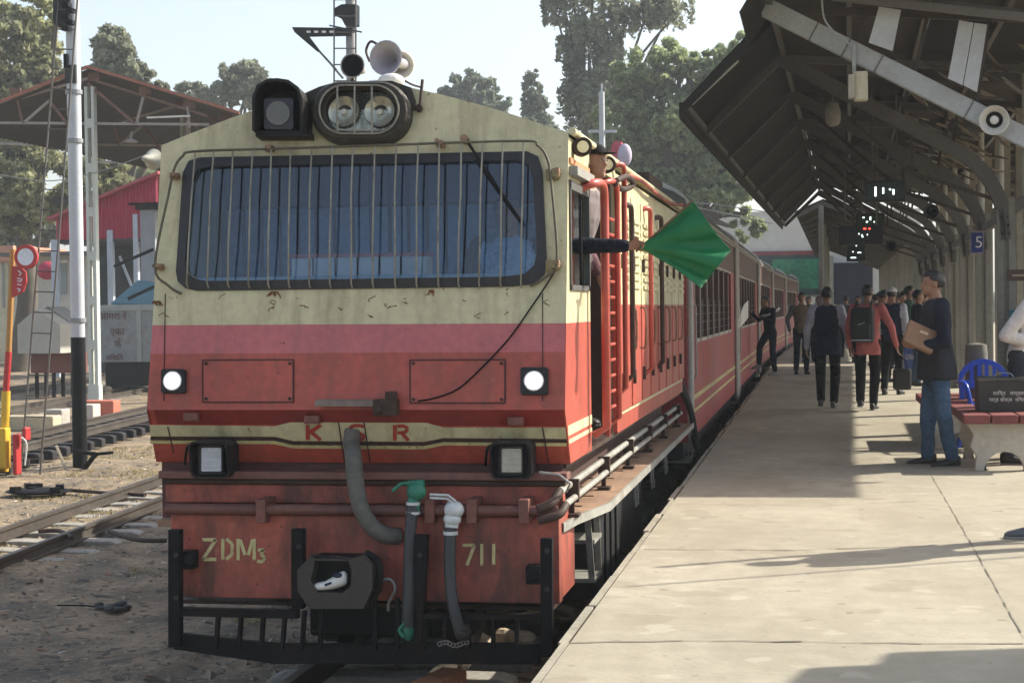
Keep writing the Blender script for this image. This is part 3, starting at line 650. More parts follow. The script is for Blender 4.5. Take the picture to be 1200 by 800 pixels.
# brake hoses
def brakehose(pts, m_valve, mname, hd):
    mb = MB(); mb.tube(smoothpath(pts, 6), .033, 12); h = mb.build('brake_hose', M('dark_hose', (.03, .034, .036), .5, var=.2, bump=.2, dirt=(.07, .07, .065), damt=.4), loco, True)
    return h
h = brakehose([onY(484, 590, YF - .10), onY(481, 625, YF - .13), onY(479, 670, YF - .15), onY(478, 712, YF - .17), onY(478, 734, YF - .17)], greenp, 'g', 1)
mb = MB(); mb.cyl(onY(484, 598, YF - .1), onY(487, 570, YF - .08), .036, 12); mb.ell(onY(488, 576, YF - .10), (.055, .05, .05), 12, 8); mb.cyl(onY(478, 568, YF - .08), onY(497, 567, YF - .08), .026, 10)
mb.tube(smoothpath([onY(478, 566, YF - .1), onY(470, 567, YF - .11), onY(461, 575, YF - .12)], 4), [.014] * 8 + [.007], 8) if False else mb.tube(smoothpath([onY(480, 566, YF - .1), onY(470, 567, YF - .11), onY(460, 575, YF - .12)], 4), .010, 8)
mb.build('green_valve', greenp, h, True)
mb = MB(); mb.ell(onY(478, 738, YF - .17), (.035, .035, .06), 10, 8); mb.tube(smoothpath([onY(474, 730, YF - .2), onY(468, 738, YF - .2), onY(473, 746, YF - .2)], 4), .010, 6); mb.build('hose_coupling', greenp, h, True)
for v in (588, 599):
    mb = MB(); mb.cyl(onY(484, v, YF - .105), onY(484, v + 3.2, YF - .105), .038, 14); mb.build('hose_clip', silver, h)
h = brakehose([onY(528, 616, YF - .10), onY(527, 650, YF - .13), onY(528, 685, YF - .15), onY(533, 718, YF - .17), onY(541, 745, YF - .17)], silver, 's', 1)
mb = MB(); mb.cyl(onY(529, 618, YF - .1), onY(532, 588, YF - .08), .038, 12); mb.ell(onY(532, 597, YF - .10), (.056, .05, .05), 12, 8); mb.ell(onY(530, 608, YF - .10), (.05, .048, .04), 10, 8)
mb.tube([onY(532, 590, YF - .12), onY(524, 584, YF - .13), onY(504, 583, YF - .13), onY(504, 579, YF - .13), onY(525, 580, YF - .13), onY(534, 587, YF - .12)], .007, 6); mb.build('silver_valve', silver, h, True)
mb = MB(); mb.cyl(onY(528, 622, YF - .105), onY(528, 626, YF - .105), .040, 14); mb.build('hose_clip', silver, h)
mb = MB(); mb.ell(onY(543, 742, YF - .17), (.05, .04, .04), 10, 8); mb.cyl(onY(536, 738, YF - .17), onY(548, 736, YF - .19), .024, 8); mb.build('hose_coupling', charc, h, True)
for i in range(9):
    mb = MB(); p = onY(515 + i * 4, 754 - 2.0 * math.sin(i), YF - .18); mb.tube([p + Vector((.011 * math.cos(t * .8), .0, .011 * math.sin(t * .8))) for t in range(9)], .004, 5); mb.build('chain_link', steel, loco)
# ---- footplate, underframe, wheels
zf = onY(655, 616, YF).z; XO = onY(655, 616, YF).x
XP = -1.245
fo_ = [(XL, YF + .1), (XO, YF + .1), (XO + .03, YF + .45), (XP, YF + 1.1), (XP, YB), (XL, YB)]
fp = MB(); fp.slab([(x, y, zf) for x, y in fo_], (0, 0, 1), .04); footp = fp.build('footplate', rustm, loco)
mb = MB(); 
mb.slab([(x, y, zf + .004) for x, y in [(XO, YF + .1), (XO + .03, YF + .45), (XP, YF + 1.1), (XP, YB), (XP + .014, YB), (XP + .014, YF + 1.09), (XO + .044, YF + .44), (XO + .014, YF + .09)]], (0, 0, 1), .05); mb.build('edge_angle', pipem, footp)
y = YF + .35
while y < YB - .2:
    mb = MB(); mb.bx((XO - .25, y, zf), (XO + .0, y + .012, zf + .006)); mb.build('deck_seam', brownm, footp); y += .55
mb = MB(); mb.bx((XR - .25, YF + .4, zf), (XR - .22, YB, zb)); mb.build('side_sill', M('sill_dark', (.06, .03, .025), .6), loco)
for (dz, dx, r_) in ((.185, .005, .021), (.115, .035, .019)):
    mb = MB(); mb.tube([(XO - .0 + dx, YF + .02, zf + dz), (XO + dx, YB - .2, zf + dz)], r_, 10); mb.build('side_pipe', pipem, loco, True)
mb = MB(); mb.tube(smoothpath([(XO, YF + .02, zf + .185), (XO - .03, YF - .06, zf + .13), (XO - .1, YF - .1, zf + .1)], 4), .026, 8); mb.tube(smoothpath([(XO + .035, YF + .02, zf + .115), (XO + .01, YF - .07, zf + .07), (XO - .1, YF - .1, zf + .04)], 4), .024, 8); mb.build('pipe_bend', brownm, loco, True)
y = YF + .4
while y < YB - .3:
    mb = MB(); mb.box((XO + .02, y, zf + .15), (.075, .045, .13)); mb.bx((XO + .0, y - .01, zf), (XO + .03, y + .01, zf + .15)); mb.box((XO + .02, y + .0, zf + .012), (.08, .10, .02)); mb.build('pipe_bracket', brownm, loco, bev=.004); y += 1.45
ZR = -0.64                                    # top of rail
mb = MB(); mb.bx((XC - .75, YF + .5, zf - .30), (XC + .75, YB - .3, zf - .05)); mb.build('underframe', blackm, loco)
mb = MB(); mb.bx((XO - .35, 11.0, ZR + .15), (XO - .03, 12.2, zf - .14)); tk = mb.build('battery_box', charc, loco, bev=.01)
for yy in (11.3, 11.6, 11.9):
    mb = MB(); mb.bx((XO - .03, yy, ZR + .2), (XO - .015, yy + .03, zf - .18)); mb.build('box_rib', charc, tk)
mb = MB(); mb.bx((XL + .1, 11.0, ZR + .15), (XL + .5, 14.2, zf - .14)); mb.build('fuel_tank', charc, loco, bev=.03)
mb = MB(); mb.bx((XO - .35, 12.4, ZR + .2), (XO - .05, 14.0, zf - .14)); mb.build('air_tank', charc, loco, bev=.05)
TRK = 0.381
for yb0 in (10.2, 15.2):
    mb = MB()
    for sx in (-1, 1):
        x = XC + sx * .62; mb.bx((x - .05, yb0 - .25, ZR + .25), (x + .05, yb0 + 1.75, ZR + .42)); mb.bx((x - .06, yb0 + .55, ZR + .1), (x + .06, yb0 + .95, ZR + .3))
    mb.bx((XC - .6, yb0 + .6, ZR + .2), (XC + .6, yb0 + .9, ZR + .45)); bg_ = mb.build('bogie', blackm, loco, bev=.01)
    for yy in (yb0 + .0, yb0 + 1.5):
        mb = MB(); mb.cyl((XC - .5, yy, ZR + .36), (XC + .5, yy, ZR + .36), .05, 10)
        for sx in (-1, 1):
            mb.lathe([(.0, 0), (.08, .0), (.1, -.02), (.28, -.02), (.30, .03), (.36, .035), (.36, -.06), (.39, -.065), (.39, -.09), (0, -.09)], (XC + sx * (TRK + .05), yy, ZR + .36), (sx, 0, 0), 24)
        mb.build('wheelset', charc, bg_)
# cab steps
for (u0, u1, ub) in ((690, 700, 698), (714, 722, 716)):
    pass
a = onX(692, 600, XO); mb = MB(); y0, y1 = a.y - .02, a.y + .42; zt = zf - .05; zbm = zf - .52
mb.bar((XO - .02, y0, zt), (XO + .0, y0 + .06, zbm), .04, .012); mb.bx((XO - .03, y0, zt - .03), (XO - .0, y1, zt)); mb.bar((XO - .02, y1, zt), (XO, y1 - .06, zbm), .04, .012)
st = mb.build('cab_step', pipem, loco)
for zz in (zbm, zbm + .24):
    mb = MB(); mb.bx((XO - .16, y0 + .04, zz), (XO + .02, y1 - .04, zz + .025)); mb.build('tread', pipem, st)
for yy in (13.0, 14.3, 15.6):
    mb = MB(); mb.tube([(XO - .01, yy, zf - .1), (XO, yy + .02, zf - .35), (XO, yy + .2, zf - .35), (XO - .01, yy + .2, zf - .1)], .012, 6); mb.build('stirrup', pipem, loco)
mb = MB(); a = onY(362, 702, YF + .5); b = onY(506, 748, YF + .5); mb.bx((a.x, YF + .5, b.z), (b.x, YF + 1.6, a.z)); mb.build('shade_block', blackm, loco, bev=.02)  # black box added to stand in for deep shade behind the guard
# horizontal floor strip seen under buffer panel
mb = MB(); mb.bx((XL + .1, YF + .15, onY(420, 712, YF).z - .02), (XR - .1, YF + .5, onY(420, 712, YF).z)); mb.build('skirt_plate', brownm, loco)
# ------------------------------------------------------------------ coaches
def ct(Y): return .0006 * max(0, Y - 42) ** 2
cred = M('coach_red', (.34, .04, .045), .45, var=.12, dirt=(.12, .05, .04), damt=.5, dscale=(3, 3, 1))
cdun = M('coach_dun', (.12, .06, .05), .6, var=.15, dirt=(.10, .075, .06), damt=.5)
ctrim = M('coach_trim', (.42, .41, .37), .5, var=.12, dirt=(.25, .2, .15), damt=.5)
cbar = M('window_bar_dull', (.12, .10, .085), .6)
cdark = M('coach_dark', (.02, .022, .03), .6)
roofm = M('coach_roof', (.10, .095, .085), .75, var=.25, bump=.2)
def make_coach(L, label):
    x1 = XR; x0 = XR - 2.15; c = thing('railway_coach', ((x1 + x0) / 2, 0, GZ), label, 'railway coach', 'coaches of the train behind the locomotive')
    z0, z1, z2 = -.02, 1.0, 1.95; zt = 2.42; th = .04
    mb = MB(); mb.bx((x1 - th, 0, z0), (x1, L, z1)); mb.bx((x0, 0, z0), (x0 + th, L, z1)); mb.bx((x0 + th, 0, z0), (x1 - th, .04, z1 + 1.2)); mb.bx((x0 + th, L - .04, z0), (x1 - th, L, z1 + 1.2)); mb.build('lower_panel', cred, c)
    mb = MB(); mb.bx((x1 - th, 0, z2), (x1, L, zt)); mb.bx((x0, 0, z2), (x0 + th, L, zt)); mb.build('upper_panel', cdun, c)
    n = 7; dw = (L - 1.6) / n
    for k in range(n + 1):
        y = .8 + k * dw
        for X in (x1, x0 + th):
            mb = MB(); wd = .13 if 0 < k < n else .8
            ya = y - wd / 2 if k else 0; yb_ = y + wd / 2 if k < n else L
            mb.bx((X - th, ya, z1), (X, yb_, z2)); mb.build('window_post', cred if wd > .5 else cdun, c)
    for k in range(n):
        ya = .8 + k * dw + (.065 if k else .4); yb_ = .8 + (k + 1) * dw - (.065 if k < n - 1 else .4)
        mb = MB(); mb.bx((x1 - .03, ya, z1), (x1 + .006, yb_, z1 + .04)); mb.bx((x1 - .03, ya, z2 - .03), (x1 + .006, yb_, z2)); mb.bx((x1 - .031, ya, z1), (x1 + .005, ya + .03, z2)); wn = mb.build('window', ctrim, c)
        mb = MB(); mb.bx((x1 - .04, ya, z1 + .5), (x1 - .034, yb_, z2)); mb.build('pane', glassd, wn)
        for j in range(4):
            zz = z1 + .12 + .1 * j; mb = MB(); mb.tube([(x1 - .015, ya, zz), (x1 - .015, yb_, zz)], .006, 5); mb.build('window_bar', cbar, wn)
    mb = MB(); mb.bx((x1 - .14, .75, z1 - .1), (x1 - .11, L - .75, z2)); mb.build('shade_sheet', cdark, c)  # black sheet behind the windows stands in for the unlit coach inside
    for zz, h in ((.38, .05), (.24, .035)):
        mb = MB(); mb.bx((x1, .05, zz), (x1 + .004, L - .05, zz + h)); mb.build('waist_stripe', letter, c)
    mb = MB(); N = 12; pr = []
    for i in range(N + 1):
        q = math.pi * i / N; pr.append(((x0 + x1) / 2 + (x1 - x0 + .06) / 2 * math.cos(q), zt + .33 * math.sin(q) ** .8))
    for (a, b), (c_, d) in zip(pr[:-1], pr[1:]): mb.slab([(a, -.05, b), (c_, -.05, d), (c_, L + .05, d), (a, L + .05, b)], (0, 0, 1), .03)
    mb.slab([(a, .0, b) for a, b in pr], (0, 1, 0), .04); mb.slab([(a, L, b) for a, b in pr], (0, 1, 0), .04); mb.build('roof', roofm, c, False)
    mb = MB(); mb.bx((x1 + .0, .0, zt - .05), (x1 + .028, L, zt + .0)); mb.tube([(x1 + .03, -.05, zt), (x1 + .03, L + .05, zt)], .018, 6); mb.build('gutter', ctrim, c)
    # pale end posts curving over into the roof
    for ye in (.10, L - .10):
        mb = MB(); mb.tube([(x1 + .025, ye, z0 - .1), (x1 + .025, ye, 1.2), (x1 + .025, ye, zt - .15)] + smoothpath([(x1 + .025, ye, zt - .12), (x1 + .02, ye, zt + .02), (x1 - .08, ye, zt + .16), (x1 - .3, ye, zt + .28)], 4), .038, 8); mb.build('end_post', ctrim, c, True)
    mb = MB(); mb.bx((x1 - .06, .16, z0), (x1 + .003, .7, 1.95)); d = mb.build('door', cred, c)
    mb = MB(); mb.bx((x1 + .0, .3, 1.15), (x1 + .006, .58, 1.75)); mb.build('pane', glassd, d)
    for yy in (.2, .68): mb = MB(); mb.tube([(x1 + .0, yy, .6), (x1 + .05, yy, .65), (x1 + .05, yy, 1.4), (x1, yy, 1.45)], .011, 6); mb.build('handrail', ctrim, c)
    mb = MB(); mb.bx((x1 - .5, .2, -.25), (x1 + .0, .75, -.22)); mb.bx((x1 - .02, .2, -.25), (x1, .23, z0)); mb.bx((x1 - .02, .72, -.25), (x1, .75, z0)); mb.build('step', ctrim, c)
    mb = MB(); mb.bx((x0 + .1, .1, z0 - .18), (x1 - .06, L - .1, z0)); mb.bx((x0 + .3, L * .4, z0 - .5), (x1 - .1, L * .6, z0 - .2)); mb.build('underframe', cdark, c)
    for yb0 in (1.6, L - 1.6):
        for yy in (yb0 - .6, yb0 + .6):
            mb = MB()
            mb.cyl(((x0 + x1) / 2 - .5, yy, ZR + .34), ((x0 + x1) / 2 + .5, yy, ZR + .34), .05, 8)
            for sx in (-1, 1): mb.lathe([(0, -.02), (.28, -.02), (.30, .03), (.34, .03), (.34, -.09), (0, -.09)], ((x0 + x1) / 2 + sx * .43, yy, ZR + .34), (sx, 0, 0), 18)
            mb.build('wheelset', charc, c)
        mb = MB(); mb.bx(((x0 + x1) / 2 - .62, yb0 - .9, ZR + .25), ((x0 + x1) / 2 - .52, yb0 + .9, ZR + .42)); mb.bx(((x0 + x1) / 2 + .52, yb0 - .9, ZR + .25), ((x0 + x1) / 2 + .62, yb0 + .9, ZR + .42)); mb.build('bogie', cdark, c)
    return c
clabels = ['red and dun coach coupled directly behind the locomotive', 'second coach of the train, with a youth stepping at its door', 'third red coach of the train, counted from the locomotive', 'fourth coach of the train, just before the track bends right', 'last coach in view, far down the platform by the green board']
coach = make_coach(10.6, clabels[0])
y = 17.9; coaches = [coach]
for k in range(5):
    c = coach if k == 0 else copy_tree(coach)
    c['label'] = clabels[k]; xm = (XR - 1.075)
    c.location = (xm + ct(y), y, GZ); c.rotation_euler.z = -math.atan2(ct(y + 10.6) - ct(y), 10.6); y += 11.0
c0 = coach
# gangway hoses between loco and coach
g = MB(); g.bx((XR - .75, YB, zf), (XR - .55, 18.0, zf + 1.6)); g.bx((XL + .7, YB, zf), (XL + .9, 18.0, zf + 1.6)); g.build('rear_gangway', cdark, loco)
for i, (ua, dz) in enumerate(((805, 0), (812, .1))):
    mb = MB(); mb.tube(smoothpath([(XR - .05, 17.25, .62 + dz), (XR + .06, 17.5, .35), (XR + .10, 17.75, -.05), (XR + .04, 18.05, .15), (XR - .02, 18.15, .75 + dz)], 6), .032, 10); mb.build('coupling_hose', rubber, loco, True)
# white cloth held out of a coach window
mb = MB(); p = [onX(u, v, XR + .05) for u, v in ((866, 372), (872, 357), (877, 352), (877, 372), (870, 381), (865, 385))]; mb.slab(p, (1, -.3, 0), .01)
cl_ = mb.build('paper_sheet', whitep); tag(cl_, 'white sheet of paper held out of the second coach window', 'paper')

# ------------------------------------------------------------------ platform
PE = -1.03
plat = M('platform_concrete', (.315, .285, .215), .85, var=.12, scale=.8, dirt=(.245, .215, .155), damt=.75, dscale=(1.3, .5, 1), dlow=.44, bump=.35, bscale=30, chips=[((.15, .12, .085), 5.5, .68, .55), ((.13, .10, .07), 24, .70, .7), ((.42, .39, .31), 3.3, .64, .4), ((.19, .16, .11), 1.6, .62, .35)])
mb = MB(); ysP = [-6, 2, 4, 6, 7.0, 9.8, 12.6, 15.4, 18.2, 21, 24, 27, 30, 34, 38, 42] + list(range(46, 131, 4))
for a, b in zip(ysP[:-1], ysP[1:]):
    gap = .0
    mb.add([(PE + ct(a), a, 0), (12, a, 0), (12, b, 0), (PE + ct(b), b, 0), (PE + ct(a), a, GZ - .2), (PE + ct(b), b, GZ - .2)], [(0, 1, 2, 3), (0, 3, 5, 4)])
plt = mb.build('platform', plat); plt['kind'] = 'structure'
edgm = M('platform_edge', (.27, .245, .19), .9, var=.2, bump=.4)
k = 0; y = -1.0; es = None
while y < 60:
    L = .9; 
    if es is None:
        mb = MB(); mb.bx((PE - .035, 0, -.09), (PE - .001, L - .012, -.003)); es = mb.build('coping_stone', edgm, plt); es.location.y = 0; EO = WO[es]; e = es
    else: e = inst(es, plt)
    e.location.y = y; e.location.x = ct(y) - random.uniform(0, .022); e.location.z = -random.uniform(0, .008); y += L
# joints and cracks as thin recess-coloured strips, 4 mm proud sheets of filler
seam = M('joint_filler', (.15, .13, .10), .95, var=.3)
def crack(pts, wd, name='platform_joint'):
    P = [onZ(u, v, .004) for u, v in pts]; Q = []
    for a, b in zip(P[:-1], P[1:]):
        n = max(2, int((b - a).length / .12))
        for i in range(n): Q.append(a + (b - a) * i / n + (Vector((0, random.uniform(-.010, .010), 0)) if abs(b.x - a.x) > abs(b.y - a.y) else Vector((random.uniform(-.003, .003), 0, 0))))
    Q.append(P[-1]); mb = MB()
    for a, b in zip(Q[:-1], Q[1:]):
        d = (b - a).normalized(); n = Vector((-d.y, d.x, 0)) * wd * random.uniform(.2, 1.3) / 2; mb.add([a - n, b - n, b + n, a + n], [(0, 1, 2, 3)])
    return mb.build(name, seam, plt)
crack([(668, 752), (800, 750), (940, 751), (1080, 753), (1200, 753)], .015)
crack([(755, 643), (830, 643), (930, 644), (1030, 641), (1120, 637), (1200, 636)], .015)
crack([(1092, 557), (1130, 622), (1165, 684), (1200, 747)], .006)
crack([(930, 800), (1010, 815)], .01); crack([(790, 590), (960, 592), (1092, 586)], .008); crack([(840, 530), (1090, 526)], .01)

# ------------------------------------------------------------------ ground
xs = np.concatenate([np.array([-500, -250, -120, -80, -60, -45, -35]), np.arange(-30, -14, .8), np.arange(-14, -1.0, .11), np.array([-.9, 2, 8, 14, 30, 60, 120, 300])])
ys_ = np.concatenate([np.array([-60, -20, 0, 4]), np.arange(6, 26, .13), np.arange(26, 60, .8), np.array([65, 75, 90, 120, 160, 250, 400, 700])])
V = []; nx, ny = len(xs), len(ys_)
def gh(x, y):
    if x > -1.1: return GZ - .1
    a = noise.fractal(Vector((x * .5, y * .5, 0)), 1, 2, 4) * .05 + noise.fractal(Vector((x * 2.6, y * 2.6, 3)), 1, 2.1, 4) * .022
    f = 1.0 if abs(x) < 60 else 0
    if -3.9 < x: a *= .5; a -= .05
    return GZ + (a - .01) * f
for yy in ys_:
    for xx in xs: V.append((xx, yy, gh(xx, yy)))
F = [(j * nx + i, j * nx + i + 1, (j + 1) * nx + i + 1, (j + 1) * nx + i) for j in range(ny - 1) for i in range(nx - 1)]
me = bpy.data.meshes.new('ground'); me.from_pydata(V, [], F); me.update()
gm = M('dirt', (.25, .185, .115), .95, var=.3, scale=1.4, dirt=(.10, .085, .062), damt=.9, dscale=(1.6, 1.6, 1), dlow=.42, bump=1.0, bscale=16, chips=[((.05, .042, .033), 9, .60, .8), ((.38, .31, .22), 16, .63, .75), ((.03, .027, .022), 2.2, .64, .6)])
me.materials.append(gm); me.polygons.foreach_set('use_smooth', [True] * len(me.polygons))
go = bpy.data.objects.new('ground', me); COL.objects.link(go); go['kind'] = 'structure'
# loose stones and grit
def stones(name, n, area, size, mat_, zoff=0, kind=True):
    base = np.array([(1, 0, 0), (-1, 0, 0), (0, 1, 0), (0, -1, 0), (0, 0, 1), (0, 0, -1)], float); fc = [(0, 2, 4), (2, 1, 4), (1, 3, 4), (3, 0, 4), (2, 0, 5), (1, 2, 5), (3, 1, 5), (0, 3, 5)]
    V = []; F = []
    for i in range(n):
        x, y = area(); s = size * (.4 + rng.random() ** 3 * 1.9); b = base * s * rng.uniform(.55, 1.2, (6, 1)) * np.array([1, 1, .65]); q = rng.uniform(0, 6.3); c, sn = math.cos(q), math.sin(q)
        b = b @ np.array([[c, -sn, 0], [sn, c, 0], [0, 0, 1]]); b += (x, y, gh(x, y) + zoff); k = len(V); V += b.tolist(); F += [tuple(a + k for a in f) for f in fc]
    me = bpy.data.meshes.new(name); me.from_pydata(V, [], F); me.materials.append(mat_); o = bpy.data.objects.new(name, me); COL.objects.link(o); o['kind'] = 'stuff'; return o
stm = M('grit', (.22, .18, .13), .9, var=.35, scale=9)
def tkx(y): return -7.33 - .09 * (y - 15)       # centre of the side track
def ar1(): y = rng.uniform(8, 26); return (rng.uniform(-9.5, -3.2), y)
def ar2(): y = rng.uniform(9, 30); return (tkx(y) + rng.normal(0, .75), y)
tag(stones('gravel', 6500, ar1, .013, stm), 'grit and small stones scattered over the dirt between tracks', 'gravel')
tag(stones('ballast', 4500, ar2, .022, stm), 'worn ballast stones around the side track', 'ballast')
def ar3(): return (XC + rng.uniform(-1.3, 1.1), rng.uniform(6.5, 12))
tag(stones('gravel', 1200, ar3, .03, stm, -.0), 'stones between the rails under the locomotive', 'gravel')
# tufts of dry grass
def grass(name, n, area, h, mat_):
    V = []; F = []
    for i in range(n):
        x, y = area()
        for b in range(7):
            q = rng.uniform(0, 6.3); l_ = h * rng.uniform(.4, 1.2); w_ = .006; dx, dy = math.cos(q), math.sin(q); bx_, by_ = x + rng.normal(0, .03), y + rng.normal(0, .03); z = gh(bx_, by_) - .01; k = len(V)
            V += [(bx_ - dy * w_, by_ + dx * w_, z), (bx_ + dy * w_, by_ - dx * w_, z), (bx_ + dx * l_ * .5, by_ + dy * l_ * .5, z + l_)]; F.append((k, k + 1, k + 2))
    me = bpy.data.meshes.new(name); me.from_pydata(V, [], F); me.materials.append(mat_); o = bpy.data.objects.new(name, me); COL.objects.link(o); o['kind'] = 'stuff'; return o
gmat = M('dry_grass', (.30, .25, .11), .8, var=.4, scale=5, trans=.3)
def ar4():
    while True:
        x, y = rng.uniform(-12, -3.9), rng.uniform(9, 27)
        if noise.noise(Vector((x * .7, y * .7, 5))) > .12: return (x, y)
tag(grass('grass', 2600, ar4, .055, gmat), 'short dry grass in patches on the trackside dirt', 'grass')

# ------------------------------------------------------------------ tracks
railm = M('rail_steel', (.11, .095, .08), .5, metal=.5, var=.25, dirt=(.09, .055, .035), damt=.6)
sleepm = M('concrete_sleeper', (.27, .255, .225), .9, var=.2, dirt=(.16, .14, .11), damt=.7, bump=.4)
rustr = M('rust_orange', (.30, .13, .06), .85, var=.3, bump=.3)
def track(x_of, y0, y1, gauge, label, zt, sleeper=True, ns=.62, sl=1.5, mat_s=None, seg=3.0, h=.12):
    t = thing('railway_track', (x_of(y0), y0, GZ), label, 'railway track')
    for s in (-1, 1):
        P = []; y = y0
        while y < y1 - .01: P.append(y); y += seg
        P.append(y1); mb = MB()
        for a, b in zip(P[:-1], P[1:]):
            A = Vector((x_of(a) + s * gauge / 2, a, zt)); B = Vector((x_of(b) + s * gauge / 2, b, zt))
            for wd, z0, z1 in ((.055, 0, -.03), (.014, -.03, -h + .015), (.11, -h + .015, -h)):
                mb.slab([A + Vector((-wd / 2, 0, z0)), A + Vector((wd / 2, 0, z0)), B + Vector((wd / 2, 0, z0)), B + Vector((-wd / 2, 0, z0))], (0, 0, 1), z0 - z1)
        mb.build('rail', railm, t)
    if sleeper:
        mb = MB(); w_ = .11; q = sl / 2
        prf = [(-q, -.16), (-q, -.035), (-q + .08, -.01), (-.2, .0), (0, -.012), (.2, 0), (q - .08, -.01), (q, -.035), (q, -.16)]
        mb.slab([(x, -w_, z) for x, z in prf], (0, -1, 0), 2 * w_); s0_ = mb.build('sleeper', mat_s or sleepm, t, bev=.015)
        mb.v = mb.v; n = int((y1 - y0) / ns); ang = math.atan2(x_of(y1) - x_of(y0), y1 - y0)
        s0_.data.transform(Matrix.Translation(origin_of(t)))
        for i in range(min(n, 60)):
            o = s0_ if i == 0 else inst(s0_, t)
            y = y0 + .3 + i * ns; o.location = Vector((x_of(y), y, zt - h)) - origin_of(t); o.rotation_euler = (random.uniform(-.03, .03), random.uniform(-.02, .02), -ang + random.uniform(-.04, .04))
    return t
track(lambda y: XC, 4, 60, .762, 'narrow track carrying the locomotive beside the platform', ZR, sl=1.5)
track(tkx, 7, 44, .762, 'nearest empty narrow track, on concrete sleepers half sunk in dirt', GZ + .14, sl=1.55)
track(lambda y: -12.2 - .13 * (y - 26), 19, 52, .762, 'second empty track beyond the signal mast, raised on dark timbers', GZ + .30, sl=1.5, mat_s=charc)
track(lambda y: -17.5 - .13 * (y - 35), 28, 70, .762, 'third empty track, in sun beside the pale cabin', GZ + .12, sl=1.5)
track(lambda y: -22.5 - .13 * (y - 45), 36, 80, .762, 'farthest empty track, left of the pale cabin', GZ + .12, sl=1.5)
# wooden baulk and stones in front of the cowcatcher
mb = MB(); a = onZ(345, 800, GZ + .06); b = onZ(372, 772, GZ + .06)
mb = MB(); a = onZ(505, 800, ZR); mb.box((a.x + .03, a.y - .0, ZR - .02), (.16, .5, .12), rot=Matrix.Rotation(R(-12), 3, 'Z')); o = mb.build('sleeper_block', rustr, bev=.02); tag(o, 'rusty orange block lying by the rail under the cowcatcher', 'block')
random.seed(3)
for i, (u, v) in enumerate(((580, 715), (600, 712), (622, 716), (590, 745), (612, 748), (560, 750))):
    p = onZ(u, v, -.62 if v < 730 else -.66); p.y += .0; mb = MB(); mb.ell((0, 0, 0), (.09, .07, .05), 9, 6)
    mb.v = [q * (1 + .35 * noise.noise(q * 14 + Vector((i * 3, 0, 0)))) + p for q in mb.v]
    o = mb.build('rubble_stone', M('pale_stone', (.42, .34, .25), .9, var=.3, scale=8)); tag(o, ['pale stone at the left of the upper row under the 711 panel', 'pale stone in the middle of the upper row under 711', 'pale stone nearest the right cowcatcher post', 'lower pale stone left of the cowcatcher slat', 'lower pale stone by the right slats', 'pale stone beside the end of the silver valve hose'][i], 'stone', 'pale stones under the front of the locomotive')
# dark rag heap on the dirt
p = onZ(128, 719, GZ - .05); p.z = gh(p.x, p.y) + .01; mb = MB()
for i in range(7):
    q = p + Vector((random.uniform(-.12, .12), random.uniform(-.1, .1), random.uniform(0, .04))); mb.ell(q, (random.uniform(.04, .09), random.uniform(.03, .05), random.uniform(.008, .022)), 9, 6, rot=Matrix.Rotation(random.uniform(0, 3), 3, 'Z'))
mb.ell(p + Vector((.02, 0, .03)), (.04, .02, .012), 8, 6)
o = mb.build('rag_heap', M('rag', (.045, .05, .05), .9, bump=.6), None, True); tag(o, 'small dark heap of rag on the dirt near the cowcatcher', 'rag')
mb = MB(); q = onZ(95, 690, GZ + .06); mb.tube(smoothpath([p + Vector((-.42, .02, .02)), p + Vector((-.2, .05, .015)), p], 4), .006, 6); o = mb.build('wire', blackm); tag(o, 'black wire trailing left out of the dark rag heap', 'wire')
# curved bits of rod lying by the side track
for i, (pts, lb) in enumerate((([(45, 622), (70, 622), (84, 630)], 'bent rusty rod lying between the side rails'), ([(128, 622), (160, 632), (195, 633)], 'curved dark rod lying outside the near side rail'), ([(20, 574), (60, 573), (120, 577), (170, 580)], 'long thin rod on sunlit dirt behind the side track'))):
    mb = MB(); mb.tube(smoothpath([onZ(u, v, GZ + .12 if i < 2 else GZ + .04) for u, v in pts], 5), .022, 7); o = mb.build('bent_rod', brownm, None, True); tag(o, lb, 'rod')
mb = MB(); p = onZ(45, 575, GZ + .05); mb.ell(p, (.42, .3, .04), 12, 6)
for i in range(9): mb.box(p + Vector((random.uniform(-.3, .3), random.uniform(-.2, .2), random.uniform(0, .05))), (random.uniform(.05, .2), random.uniform(.05, .1), .05), rot=Matrix.Rotation(random.uniform(0, 3), 3, 'Z'))
o = mb.build('scrap_heap', blackm); tag(o, 'black scrap heap at the foot of the ladder in sun', 'scrap')
def bits(name, n, area, label):
    ms = [M('litter_pale', (.55, .52, .46), .8), M('litter_dark', (.035, .03, .025), .8), M('litter_rust', (.22, .10, .05), .8)]
    V = []; F = []; MI = []
    for i in range(n):
        x, y = area(); z = gh(x, y) + .006; q = rng.uniform(0, 6.3); a = rng.uniform(.01, .05); b = rng.uniform(.006, .02); c, s = math.cos(q), math.sin(q); k = len(V); h = rng.uniform(.003, .02)
        for sx, sy, dz in ((-1, -1, 0), (1, -1, h), (1, 1, h * .5), (-1, 1, 0)): V.append((x + sx * a * c - sy * b * s, y + sx * a * s + sy * b * c, z + dz))
        F.append((k, k + 1, k + 2, k + 3)); MI.append(int(rng.choice([0, 1, 1, 1, 2, 2])))
    me = bpy.data.meshes.new(name); me.from_pydata(V, [], F)
    for m in ms: me.materials.append(m)
    me.polygons.foreach_set('material_index', MI); o = bpy.data.objects.new(name, me); COL.objects.link(o); tag(o, label, 'litter', kind='stuff')
bits('litter', 900, lambda: (rng.uniform(-11, -3.6), rng.uniform(8.5, 27)), 'dead leaves, twigs and scraps littering the trackside dirt')
